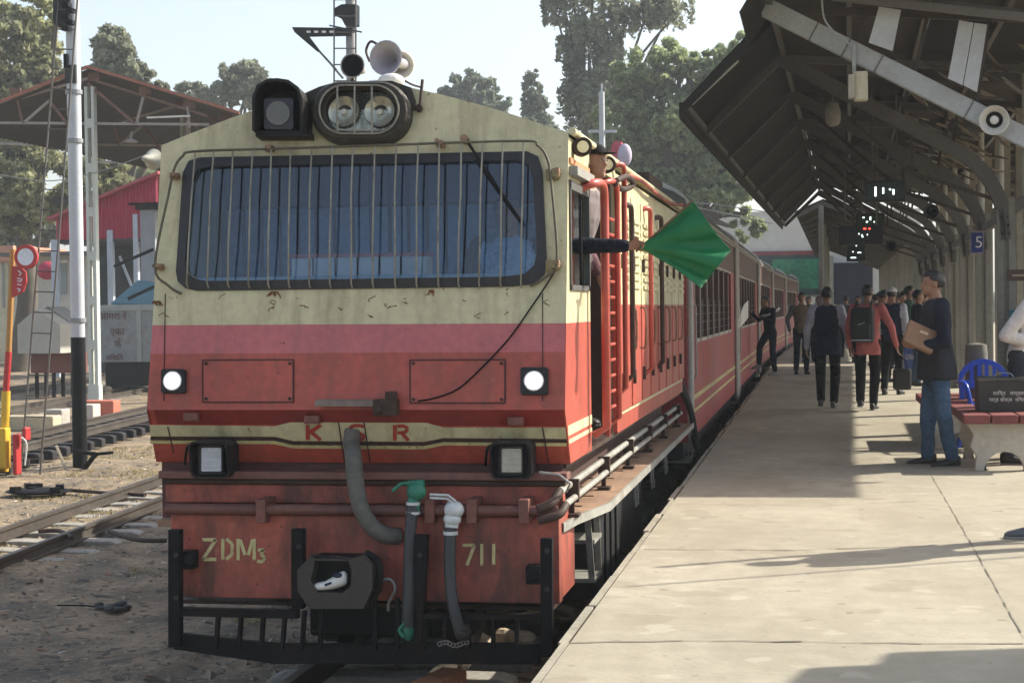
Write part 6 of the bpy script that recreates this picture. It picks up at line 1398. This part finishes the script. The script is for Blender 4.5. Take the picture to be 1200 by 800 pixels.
# signal head seen from the back at the top
mb = MB(); c = onY(72, 14, YM - .1); mb.slab([onY(u, v, YM - .1) for u, v in rrect(62, -16, 82, 32, 9)], (0, -1, 0), .1); sh_ = mb.build('signal_backboard', M('backboard', (.012, .012, .014), .6), mt)
for i in range(5): mb = MB(); mb.box(onY(78 + (i % 2) * 5, 6 + i * 7, YM - .2), (.1, .12, .06)); mb.build('signal_fitting', blackm, mt)
mb = MB(); mb.box(onY(86, 88, YM), (.16, .2, .26)); mb.build('junction_box', M('box_dark', (.03, .035, .03), .6), mt); mb = MB(); mb.box(onY(78, 72, YM - .1), (.05, .1, .2)); mb.build('bracket', blackm, mt)
mb = MB(); mb.bar(onY(88, 528, YM - .2), onY(112, 532, YM - .3), .05, .05); mb.bar(onY(112, 532, YM - .3), onY(96, 553, YM - .2), .05, .05); mb.bar(onY(112, 532, YM - .3), onY(132, 530, YM - .3), .07, .04); mb.build('foot_lever', blackm, mt)
mb = MB(); mb.bar(onY(66, 522, YM - .4), onY(80, 556, YM - .3), .07, .03); o = mb.build('marker_stake', M('stake_white', (.55, .5, .4), .7, dirt=(.3, .22, .15), damt=.6)); tag(o, 'short leaning white stake beside the black foot of the mast', 'stake')
# shunting disc on a yellow pole
Yp = 21.5; pz = onY(10, 550, Yp); sp = thing('signal_post', (pz.x, Yp, GZ), 'yellow and red post carrying a white disc at the left edge', 'sign')
yel = M('signal_yellow', (.60, .38, .03), .5, var=.1); sred = M('signal_red', (.42, .03, .03), .5, var=.15)
def seg(u0, v0, u1, v1, m_, r=.05): mb = MB(); mb.tube([onY(u0, v0, Yp), onY(u1, v1, Yp)], r, 10); return mb.build('post', m_, sp, True)
seg(5, 552, 7, 458, yel, .06); seg(7, 458, 10, 412, sred, .045); seg(10, 412, 15, 292, M('post_ochre', (.40, .20, .05), .6), .04)
mb = MB(); c = onY(30, 301, Yp - .1); mb.cyl(c, c + Vector((0, .05, 0)), .165, 28); dsc = mb.build('disc_rim', sred, sp); mb = MB(); mb.cyl(c - Vector((0, .006, 0)), c, .115, 28); mb.build('disc_face', M('disc_white', (.65, .68, .75), .4), dsc)
hp2 = [onY(u, v, Yp - .05) for u, v in ((14, 312), (22, 312), (30, 318), (31, 330), (27, 342), (14, 349))]; mb = MB(); mb.slab(hp2, (0, -1, 0), .03); hs = mb.build('half_sign', sred, sp)
SN = Vector((0, 1, 0)); mb = MB()
for pts in ([(21, 317), (25, 320), (22, 323)], [(20, 326), (26, 327), (24, 330), (20, 329)], [(20, 333), (25, 334)], [(20, 338), (24, 339), (21, 342)]): stroke(mb, pts, .014, lambda u, v: onY(u, v, Yp - .056))
mb.build('sign_marks', M('disc_white', (.65, .68, .75)), hs)
for (u, v, w_, h_, m_) in ((4, 525, .15, .55, yel), (20, 532, .06, .55, sred), (31, 508, .06, .18, sred)): mb = MB(); mb.box(onY(u, v, Yp - .1), (w_, .16, h_)); mb.build('lever_box', m_, sp, bev=.02)
mb = MB(); mb.tube(smoothpath([onY(25, 512, Yp - .25), onY(31, 520, Yp - .25), onY(29, 545, Yp - .25)], 4), .012, 6); mb.build('cable', whitep, sp)
# yard canopy on a truss, with slotted concrete column
YC = 38.0
yc = thing('yard_canopy', onY(110, 472, YC), 'rusty trussed gable canopy standing over the far tracks', 'canopy')
tr = M('truss_rust', (.16, .085, .06), .7, var=.2, dirt=(.2, .18, .16), damt=.4); trp = M('truss_pale', (.30, .27, .25), .7)
rid = onY(103, 80, YC); rgt_ = onY(281, 134, YC); lf_ = rid * 2 - rgt_; lf_ = Vector((rid.x - (rgt_.x - rid.x), YC, rgt_.z - .05))
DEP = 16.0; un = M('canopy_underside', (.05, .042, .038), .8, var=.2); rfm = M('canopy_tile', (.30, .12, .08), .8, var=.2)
for k in range(8):
    y0, y1 = YC + DEP * k / 8, YC + DEP * (k + 1) / 8
    for A, B in ((rid, rgt_), (rid, lf_)):
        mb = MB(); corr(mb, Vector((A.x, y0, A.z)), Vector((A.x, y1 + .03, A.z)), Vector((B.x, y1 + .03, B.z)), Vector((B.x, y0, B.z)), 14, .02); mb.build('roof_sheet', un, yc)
for A, B in ((rid, rgt_), (rid, lf_)):
    mb = MB(); mb.bar(Vector((A.x, YC - .02, A.z + .03)), Vector((B.x, YC - .02, B.z + .03)), .06, .07); mb.build('verge', rfm, yc)
for Y in (YC + .3, YC + 6, YC + 12):
    dY = Y - YC - .3; o = Vector((0, dY, 0)); pt = lambda u, v: onY(u, v, YC + .3) + o
    mb = MB()
    prs = [((-130, 143), (245, 146)), ((103, 92), (243, 136)), ((103, 92), (-30, 131)), ((103, 98), (158, 145)), ((168, 114), (160, 145)), ((20, 115), (27, 145)), ((27, 145), (58, 118)), ((58, 118), (84, 152)), ((220, 125), (222, 150))]
    tm = None
    for i, (a, b) in enumerate(prs):
        m2 = MB(); m2.bar(pt(*a), pt(*b), .05, .06); 
        if tm is None: tm = m2.build('truss', trp, yc)
        else: m2.build('member', tr if i % 2 else trp, tm)
    for u, v in ((18, 108), (110, 90), (170, 106), (222, 122)):
        m2 = MB(); a = pt(u, v); m2.box(a, (.28, .04, .20)); m2.build('gusset_plate', tr, tm)
mb = MB(); mb.bar(onY(172, 138, YC + .2), onY(223, 136, YC + .2), .03, .04); mb.build('tube_light', whitep, yc); mb = MB(); mb.lathe([(.02, .25), (.02, .1), (.16, .02), (.16, 0), (0, 0)], onY(154, 167, YC + .3), (0, 0, 1), 12); mb.build('fan_lamp', trp, yc)
sl = M('column_pale', (.50, .54, .49), .7, var=.08)
for k in range(3):
    Y = YC + .2 + k * 6.2; a = onY(104.5, 470, YC + .2); b = onY(115.5, 470, YC + .2); dx = 0; z0 = GZ; z1 = rid.z - .4
    w2 = (b.x - a.x) / 2; cx_ = (a.x + b.x) / 2; mb = MB()
    for s in (-1, 1): mb.bx((cx_ + s * w2 - .035 * (1 + s), Y, z0), (cx_ + s * w2 + .035 * (1 - s), Y + .18, z1))
    zc_ = z0 + .3; mb.bx((cx_ - w2 - .02, Y - .02, z0), (cx_ + w2 + .02, Y + .2, z0 + .5))
    while zc_ < z1: mb.bx((cx_ - w2 + .06, Y + .002, zc_), (cx_ + w2 - .06, Y + .178, zc_ + .22)); zc_ += 1.05
    mb.build('column', sl, yc)
mb = MB(); mb.lathe([(.10, 0), (.24, -.05), (.24, -.10), (.2, -.12)], onY(183, 180, 26), (0, -1, 0), 16)
mb = MB(); p_ = onY(180, 187, 30); mb.lathe([(0, .35), (.06, .3), (.08, .15), (.2, 0), (.18, .01), (.07, .12)], p_, (-.2, -1, 0), 16); o = mb.build('loudspeaker', M('horn_dusty', (.34, .34, .28), .6), yc, True)
# pale cabin with dark red skirt, on legs
ps = onZ(72, 466, GZ); Yc_ = ps.y; cb = thing('cabin', (ps.x, Yc_, GZ), 'small pale gabled cabin with dark red skirt standing on legs', 'cabin')
cw2 = M('cabin_pale', (.42, .41, .36), .7, var=.08, dirt=(.3, .28, .22), damt=.4); X = lambda u: onY(u, 400, Yc_).x; Z = lambda v: onY(60, v, Yc_).z
mb = MB(); mb.slab([(X(37), Yc_, Z(413)), (X(86), Yc_, Z(413)), (X(86), Yc_, Z(380)), (X(59), Yc_, Z(362)), (X(37), Yc_, Z(380))][::-1], (0, -1, 0), -.8); mb.build('wall', cw2, cb)
mb = MB(); mb.bx((X(36), Yc_ - .02, Z(437)), (X(86.5), Yc_ + .82, Z(413))); mb.build('skirt', M('cabin_red', (.17, .06, .05), .7, var=.2), cb)
mb = MB(); mb.bar((X(59), Yc_ - .1, Z(361)), (X(59), Yc_ + .9, Z(361)), .05, .05); mb.slab([(X(57), Yc_ - .1, Z(359)), (X(31), Yc_ - .1, Z(385)), (X(31), Yc_ + .9, Z(385)), (X(57), Yc_ + .9, Z(359))], (-.5, 0, 1), .04); mb.build('roof', M('cabin_roof', (.25, .25, .24), .7), cb)
mb = MB(); mb.slab([(X(59), Yc_ - .1, Z(359)), (X(89), Yc_ - .1, Z(381)), (X(89), Yc_ + .9, Z(380)), (X(59), Yc_ + .9, Z(359))], (.5, 0, 1), .04); mb.build('roof', M('cabin_roof', (.25, .25, .24), .7), cb)
mb = MB(); mb.bx((X(64), Yc_ - .02, Z(411)), (X(77), Yc_ - .005, Z(384))); mb.build('door', M('cabin_door', (.47, .46, .42), .6), cb, bev=.01)
for u in (38, 58, 80):
    for dy in (.1, .65): mb = MB(); mb.bx((X(u), Yc_ + dy, GZ), (X(u) + .08, Yc_ + dy + .08, Z(437))); mb.build('leg', blackm, cb)
# grey wagon with painted lettering
pw = onZ(150, 458, GZ); Yw = pw.y; wg_ = thing('grey_wagon', (pw.x, Yw, GZ), 'weathered grey box wagon with painted Devanagari lettering', 'wagon')
X = lambda u: onY(u, 400, Yw).x; Z = lambda v: onY(150, v, Yw).z
wgm = M('wagon_grey', (.30, .32, .32), .7, var=.12, dirt=(.20, .12, .09), damt=.6, dscale=(2.5, 2.5, 2), dlow=.5)
mb = MB(); mb.bx((X(113), Yw, Z(424)), (X(185) + 1.8, Yw + 2.2, Z(357))); wb2 = mb.build('body', wgm, wg_)
mb = MB(); mb.bx((X(111), Yw - .04, Z(364)), (X(185) + 1.8, Yw, Z(357))); mb.build('top_rail', M('wagon_rail', (.38, .40, .38), .7), wb2)
mb = MB(); mb.bx((X(161), Yw - .04, Z(424)), (X(166), Yw, Z(364))); mb.build('post', M('wagon_rail', (.38, .40, .38)), wb2)
mb = MB(); mb.bx((X(122), Yw + .05, Z(452)), (X(185) + 1.6, Yw + 2.1, Z(424))); mb.build('underframe', blackm, wg_)
for dx in (.4, 1.7, 2.9):
    mb = MB(); mb.lathe([(0, -.02), (.3, -.02), (.36, .03), (.36, -.1), (0, -.1)], (X(122) + dx, Yw + .1, GZ + .36), (0, -1, 0), 18); mb.build('wheel', charc, wg_)
brl = M('faded_lettering', (.16, .06, .05), .7)
for s_, u, v, sz in (('आगरा रे', 132, 371, .28), ('एका', 137, 389, .28), ('के', 138, 403, .28), ('लिखित', 134, 419, .2)): text_mesh('lettering', s_, sz, brl, onY(u, v, Yw - .02), (1, 0, 0), (0, 0, 1), wb2)
# red sheet building with dark open bay
Yr = 56; rb = thing('red_shed', onY(120, 400, Yr), 'crimson sheet walled shed with a dark open bay behind the wagon', 'building')
X = lambda u: onY(u, 300, Yr).x; Z = lambda v: onY(120, v, Yr).z
crs = M('crimson_sheet', (.40, .03, .07), .6, var=.1); 
for i in range(6):
    u0, u1 = 66 + i * 20, 86 + i * 20; zt0, zt1 = 250 - (u0 - 66) * .38, 250 - (u1 - 66) * .38
    mb = MB(); corr(mb, Vector((X(u0), Yr, Z(280))), Vector((X(u1), Yr, Z(280))), Vector((X(u1), Yr, Z(zt1))), Vector((X(u0), Yr, Z(zt0))), 10, .03); mb.build('wall_sheet', crs, rb)
mb = MB(); mb.slab([(X(60), Yr - .3, Z(254)), (X(190), Yr - .3, Z(203)), (X(190) + 1, Yr + 5, Z(203)), (X(60) + 1, Yr + 5, Z(254))], (0, 0, 1), .1); mb.build('roof', M('crimson_roof', (.35, .06, .08), .6), rb)
mb = MB(); mb.bx((X(60), Yr + 4, GZ), (X(200), Yr + 4.1, Z(280))); mb.build('back_wall', M('bay_shade', (.03, .035, .04), .8), rb)  # near-black colour carries the shade inside the open bay
mb = MB(); mb.bx((X(60), Yr, Z(284)), (X(200), Yr + 4, Z(280))); mb.build('bay_ceiling', M('bay_shade', (.03, .035, .04)), rb)
lb_ = M('post_pale_blue', (.42, .48, .55), .6)
for u, v0, w2 in ((65, 280, .12), (130, 270, .1), (160, 252, .08)): mb = MB(); mb.bx((X(u) - w2, Yr - .1, GZ), (X(u) + w2, Yr - .1 + .2, Z(v0))); mb.build('post', lb_, rb)
for q in ([(88, 352), (104, 330)], [(140, 300), (158, 345)]): mb = MB(); mb.bar(onY(*q[0], Yr + .5), onY(*q[1], Yr + .5), .08, .08); mb.build('brace', lb_, rb)
mb = MB(); mb.tube([onY(134, 312, 46), onY(180, 292, 46)], .05, 6); mb.tube([onY(150, 350, 46), onY(185, 334, 46)], .05, 6); o = mb.build('sagging_pole', blackm); tag(o, 'two dark slanting poles above the teal sheet', 'pole')
mb = MB(); mb.slab([onY(130, 355, 47), onY(162, 328, 50), onY(195, 332, 50), onY(195, 357, 47)], (0, -.3, 1), .05); o = mb.build('teal_sheet', M('teal_tarp', (.06, .20, .27), .6)); tag(o, 'teal sheet sloping above the grey wagon', 'tarpaulin')
# thick grey pillar between shed and locomotive
pp_ = thing('pillar', (onY(171, 400, 52).x, 52, GZ), 'thick pale grey pillar with dark cap beside the locomotive', 'pillar')
mb = MB(); a = onY(164, 246, 52); b = onY(181, 246, 52); mb.bx((a.x, 52, GZ), (b.x, 52.35, a.z)); mb.build('shaft', M('pillar_grey', (.33, .36, .40), .7), pp_); mb = MB(); mb.bx((a.x - .12, 51.9, a.z), (b.x + .5, 52.45, a.z + .15)); mb.bx((a.x - .3, 51.8, a.z + .15), (b.x + 1.2, 53, a.z + .22)); mb.build('cap', blackm, pp_)
# plastered houses far left
hs_ = thing('house', onY(5, 400, 75), 'cream house with salmon roof band at the left edge', 'house'); X = lambda u: onY(u, 300, 75).x; Z = lambda v: onY(20, v, 75).z
mb = MB(); mb.bx((X(-90), 75, GZ), (X(18), 80, Z(306))); mb.build('wall', M('house_cream', (.55, .52, .38), .8), hs_); mb = MB(); mb.bx((X(-95), 74.6, Z(306)), (X(20), 80.4, Z(288))); mb.build('roof', M('salmon', (.48, .24, .16), .8), hs_)
for u in (2, 10): mb = MB(); mb.bx((X(u), 74.95, Z(360)), (X(u) + .12, 75.0, Z(308))); mb.build('window_bar', M('bar_grey', (.3, .3, .28), .7), hs_)
hs_ = thing('house', onY(60, 400, 70), 'white low house with door and windows seen through the ladder', 'house'); X = lambda u: onY(u, 300, 70).x; Z = lambda v: onY(60, v, 70).z
mb = MB(); mb.bx((X(18), 70, GZ), (X(112), 74, Z(300))); mb.build('wall', M('house_white', (.50, .50, .46), .8, var=.1, dirt=(.35, .33, .28), damt=.5), hs_)
for q, c_ in (((24, 345, 36, 392), (.10, .13, .14)), ((62, 308, 78, 345), (.25, .3, .33)), ((84, 350, 97, 392), (.12, .14, .15))):
    mb = MB(); mb.bx((X(q[0]), 69.95, Z(q[3])), (X(q[2]), 69.999, Z(q[1]))); w_ = mb.build('window' if q[1] < 320 else 'door', M('house_open%d' % q[0], c_, .6), hs_); mb = MB(); mb.bx((X(q[0]) - .08, 69.93, Z(q[1])), (X(q[2]) + .08, 70.0, Z(q[1]) + .12)); mb.build('frame', whitep, w_)
mb = MB(); mb.bx((X(18) - .5, 69, Z(300)), (X(112) + .5, 74.5, Z(296))); mb.build('roof', M('house_roof', (.10, .09, .085), .8), hs_)
mb = MB(); c = onY(56, 317, 60); mb.ell(c, (.45, .3, .35), 14, 8); o = mb.build('red_awning', crs, None, True); tag(o, 'small rounded crimson awning seen between the ladder rails', 'awning')
# low kerb stones and sunlit blocks by the mast
for i, (u, v, w_, h_, c_, lb) in enumerate(((30, 492, 1.3, .28, (.42, .36, .25), 'long pale block left of the mast'), (68, 486, .35, .32, (.36, .34, .30), 'grey block just left of the mast'), (118, 476, .75, .35, (.45, .14, .09), 'orange red block right of the mast'), (106, 478, .3, .3, (.5, .45, .4), 'small pale block touching the orange red block'))):
    p = onZ(u, v + 12, GZ); mb = MB(); mb.box(p + Vector((0, 0, h_ / 2)), (w_, .4, h_)); o = mb.build('stone_block', M('block%d' % i, c_, .85, var=.15, bump=.4), bev=.03); tag(o, lb, 'block')
# signal bridge tip behind the locomotive
Ys = 42; sm = thing('signal_mast', (onY(412, 500, Ys).x, Ys, GZ), 'tall signal post with ladder and triangular bracket rising behind the locomotive', 'signal')
mb = MB(); a = onY(412, 110, Ys); mb.tube([(a.x, Ys, GZ), (a.x, Ys, onY(412, -40, Ys).z)], .13, 12); mb.build('mast', M('mast2_grey', (.30, .30, .30), .6), sm, True)
P = lambda u, v: onY(u, v, Ys - .3)
mb = MB(); mb.slab([P(342, 32), P(412, 33), P(412, 42), P(362, 43), P(375, 60), P(372, 61), P(345, 38)][::-1], (0, -1, 0), .08); br = mb.build('bracket', blackm, sm)
for i in range(4): mb = MB(); mb.slab([onY(u, v, Ys - .32) for u, v in rrect(359 + i * 9, 36.2, 364 + i * 9, 38.8, .9)], (0, -1, 0), .005); mb.build('pale_slot', whitep, br)
mb = MB(); mb.tube([P(374, 60), P(394, 82)], .03, 6); mb.tube([P(390, 78), P(402, 92)], .03, 6); mb.build('stay', raft, sm)
mb = MB(); mb.slab([P(u, v) for u, v in ((391, 10), (400, 5), (418, 5), (418, 30), (404, 30), (400, 22), (392, 18))][::-1], (0, -1, 0), .3); mb.build('signal_head', blackm, sm, bev=.02)
for u in (391.5, 417): mb = MB(); mb.tube([P(u, -30), P(u, 112)], .022, 6); r0_ = mb.build('ladder_rail', raft, sm)
for i in range(6): mb = MB(); mb.tube([P(391.5, i * 19 - 0), P(416, i * 19)], .018, 5); mb.build('rung', raft, r0_)
mb = MB(); mb.tube([P(386, 30), P(424, 38)], .02, 5); mb.build('cross_rod', blackm, sm)
# distant utility pole
Yu = 60; up_ = thing('utility_pole', (onY(705, 400, Yu).x, Yu, GZ), 'pale utility pole with crossarm rising beyond the locomotive roof', 'pole')
mb = MB(); a = onY(705, 108, Yu); mb.tube([(a.x, Yu, GZ), (a.x, Yu, a.z)], [.14, .1], 10); mb.build('shaft', M('pole_grey', (.45, .48, .50), .7), up_, True); mb = MB(); mb.bar(onY(689, 154, Yu), onY(722, 154, Yu), .08, .1); mb.bar(onY(705, 98, Yu), onY(705, 108, Yu), .05, .05); mb.build('crossarm', M('pole_grey', (.45, .48, .50)), up_)
mb = MB(); mb.slab([onY(u, v, 58) for u, v in ((716, 172), (720, 165), (728, 166), (730, 185), (722, 192), (716, 188))][::-1], (0, -1, 0), .4); o = mb.build('red_tank', crs); tag(o, 'small crimson tank showing above the locomotive roof by the pole', 'tank')
mb = MB(); mb.ell(onY(732, 182, 58), (.25, .2, .4), 10, 8); o = mb.build('pale_tank', M('lilac_tank', (.45, .40, .50), .7), None, True); tag(o, 'pale lilac tank right of the crimson one', 'tank')
# wires over the train
for i, pts in enumerate(([(800, 240), (850, 250), (905, 262)], [(795, 236), (840, 240), (910, 250)], [(0, 205), (60, 212), (120, 200), (185, 176)])):
    Yq = 45 if i < 2 else 36; mb = MB(); mb.tube(smoothpath([onY(u, v, Yq) for u, v in pts], 5), .012, 5); o = mb.build('overhead_wire', M('wire_grey', (.25, .25, .25), .6)); tag(o, ['lower wire sagging past the flag', 'upper wire sagging past the flag', 'wire sagging under the yard canopy'][i], 'wire')

# ------------------------------------------------------------------ trees
barkm = M('bark', (.10, .085, .065), .9, var=.25, bump=.6)
def hazy_leafmat(name, c): return M(name, c, .7, var=.5, scale=.5, trans=.5, spec=.25)
def tree(label, Y, base_u, blobs, mat_, leaf=.14, n=9000, trunk=.3, limbs=True, dens=1.0, droop=0):
    g0 = onY(base_u, 400, Y); base = Vector((g0.x, Y, GZ)); t = thing('tree', base, label, 'tree')
    s = Y / 2000.; C = []
    for (u, v, ru, rv) in blobs: C.append((onY(u, v, Y), ru * s, rv * s))
    vol = [r1 * r1 * r2 for _, r1, r2 in C]; tot = sum(vol); Vs = []; clumps = []
    for (c, ru, rv), vo in zip(C, vol):
        k = max(6, int(115 * dens * (vo / tot) ** .8 * len(C) ** .5))
        for _ in range(k):
            d = rng.normal(0, 1, 3); d /= np.linalg.norm(d); r = rng.random() ** .28
            f = 1 + .28 * noise.noise(Vector((d * 1.7).tolist()) + Vector((c.x, 0, c.z)))
            clumps.append((np.array(c) + d * np.array([ru, ru * .9, rv]) * r * f * .86, .17 * (ru * ru * rv) ** (1 / 3) * rng.uniform(.5, 1.3)))
    m = int(n * 1.15) // len(clumps)
    P = []
    for c, r in clumps:
        d = rng.normal(0, 1, (m, 3)); d /= np.linalg.norm(d, axis=1)[:, None]; rr = rng.random((m, 1)) ** .45 * r; q = c + d * rr * np.array([1.15, 1.15, .8]); 
        if droop: q[:, 2] -= rng.random(m) ** 2 * droop
        P.append(q)
    P = np.concatenate(P); m = len(P)
    a = rng.normal(0, 1, (m, 3)); a /= np.linalg.norm(a, axis=1)[:, None]; b = rng.normal(0, 1, (m, 3)); b = np.cross(a, b); b /= np.linalg.norm(b, axis=1)[:, None]; sz = leaf * rng.uniform(.5, 1.4, (m, 1))
    V = np.stack([P - a * sz, P - b * sz * .5, P + a * sz, P + b * sz * .5], 1).reshape(-1, 3) - np.array(base)
    me = bpy.data.meshes.new('crown'); me.vertices.add(4 * m); me.vertices.foreach_set('co', V.ravel()); me.loops.add(4 * m); me.loops.foreach_set('vertex_index', np.arange(4 * m)); me.polygons.add(m); me.polygons.foreach_set('loop_start', np.arange(m) * 4); me.polygons.foreach_set('loop_total', np.full(m, 4)); me.update(calc_edges=True)
    me.materials.append(mat_); o = bpy.data.objects.new('crown', me); COL.objects.link(o); o.parent = t; WO[o] = base
    mb = MB(); top = max(c.z for c, _, _ in C); mid = sum((c for c, _, _ in C), Vector()) / len(C); fork = base.lerp(mid, .55)
    mb.tube(smoothpath([base, base.lerp(fork, .5) + Vector((trunk * .6, 0, 0)), fork], 4), [trunk * (1 - .05 * i) for i in range(9)], 9)
    mb.build('trunk', barkm, t, True)
    if limbs:
        for (c, ru, rv) in C:
            for j in range(3):
                e = c + Vector((rng.normal(0, ru * .4), 0, rng.normal(0, rv * .4))); mb = MB(); mb.tube(smoothpath([fork, fork.lerp(e, .5) + Vector((rng.normal(0, .4), 0, .5)), e], 4), [trunk * .55 * (1 - .1 * i) for i in range(9)], 6); mb.build('limb', barkm, t, True)
    return t
lt1 = hazy_leafmat('leaf_olive', (.34, .35, .20)); lt2 = hazy_leafmat('leaf_dark', (.17, .20, .145)); lt3 = hazy_leafmat('leaf_grey', (.26, .28, .20)); lt4 = hazy_leafmat('leaf_mid', (.28, .33, .17))  # leaf tones lightened and greyed to carry part of the distance haze
tree('large olive green tree at the upper left behind the mast', 62, 20, [(10, 60, 75, 62), (45, 20, 45, 35), (55, 90, 30, 40), (20, 120, 60, 50), (-20, 150, 70, 70), (40, 215, 70, 60), (120, 215, 60, 42), (0, 250, 50, 40)], lt1, .15, 40000, .5)
tree('dark tree top rising behind the ridge of the yard canopy', 70, 140, [(132, 62, 30, 36), (160, 88, 24, 22), (118, 100, 20, 40), (185, 105, 16, 12)], lt3, .15, 9000, .3)
tree('pale tree with twin crown between yard canopy and locomotive', 95, 285, [(285, 95, 34, 27), (255, 112, 28, 18), (308, 115, 26, 26), (222, 108, 22, 16), (206, 118, 14, 12)], lt3, .20, 11000, .4)
tree('round dense tree beyond the roof of the locomotive', 125, 555, [(552, 108, 36, 26), (575, 122, 28, 24), (530, 122, 26, 22), (556, 148, 50, 34)], lt2, .24, 14000, .4)
tree('narrow upright tree right of the round one', 115, 628, [(624, 98, 12, 18), (626, 125, 18, 26), (632, 158, 26, 30)], lt2, .2, 6000, .3)
tree('tall thin eucalyptus with sparse hanging leaves', 85, 690, [(690, 30, 26, 24), (668, 55, 18, 28), (716, 62, 22, 34), (700, 105, 32, 34), (655, 2, 26, 8), (728, 8, 30, 14), (780, 2, 36, 12), (676, 110, 22, 36), (690, -30, 40, 20)], lt3, .17, 13000, .28, droop=1.2, dens=1.3)
tree('broad dense tree filling the gap beside the platform canopy', 75, 800, [(748, 105, 40, 46), (722, 150, 36, 44), (775, 80, 46, 36), (830, 90, 44, 36), (865, 62, 30, 26), (800, 150, 66, 46), (745, 175, 40, 50), (860, 160, 44, 50), (840, 215, 56, 44), (878, 262, 24, 24), (775, 230, 50, 40), (900, 120, 40, 50)], lt4, .17, 42000, .6)
tree('low dark tree behind the coaches', 88, 700, [(700, 180, 44, 34), (655, 172, 36, 24), (735, 215, 40, 36)], lt2, .2, 9000, .4)
tree('dark bushy tree behind the white house at the far left', 82, 30, [(20, 268, 50, 32), (70, 262, 36, 26), (-30, 255, 50, 40)], lt2, .18, 9000, .4)
tree('tree standing behind the crimson shed', 90, 150, [(150, 235, 34, 26), (190, 215, 26, 24), (170, 205, 22, 18)], lt4, .18, 7000, .3)
# distant tree line closing the horizon
V = []
for i in range(26000):
    x = rng.uniform(-170, 60); hmax = 5 + 3.5 * noise.noise(Vector((x * .08, 0, 0))) + 1.5 * noise.noise(Vector((x * .4, 3, 0))); z = GZ + rng.random() ** .8 * hmax; y = 190 + rng.uniform(-4, 4)
    a = rng.normal(0, 1, 3); b = rng.normal(0, 1, 3); a *= .45 / np.linalg.norm(a); b *= .3 / np.linalg.norm(b); p_ = np.array([x, y, z]); V += [p_ - a, p_ - b, p_ + a, p_ + b]
me = bpy.data.meshes.new('treeline'); me.from_pydata([tuple(v) for v in V], [], [(4 * i, 4 * i + 1, 4 * i + 2, 4 * i + 3) for i in range(26000)]); me.materials.append(lt2); o = bpy.data.objects.new('treeline', me); COL.objects.link(o); tag(o, 'distant hazy line of trees along the horizon', 'trees', kind='stuff')
# ------------------------------------------------------------------ haze
HZ = True
if HZ:
    mb = MB(); mb.bx((-520, -80, GZ - 2.5), (320, 720, 34)); hm = bpy.data.materials.new('haze'); hm.use_nodes = True; n_ = hm.node_tree.nodes; n_.remove(n_['Principled BSDF']); pv = n_.new('ShaderNodeVolumePrincipled'); pv.inputs['Color'].default_value = (.86, .93, .97, 1); pv.inputs['Density'].default_value = .0010; pv.inputs['Anisotropy'].default_value = 0
    hm.node_tree.links.new(pv.outputs[0], n_['Material Output'].inputs['Volume']); o = mb.build('haze', hm); o['kind'] = 'stuff'; tag(o, 'thin pale morning haze over the whole yard', 'haze')
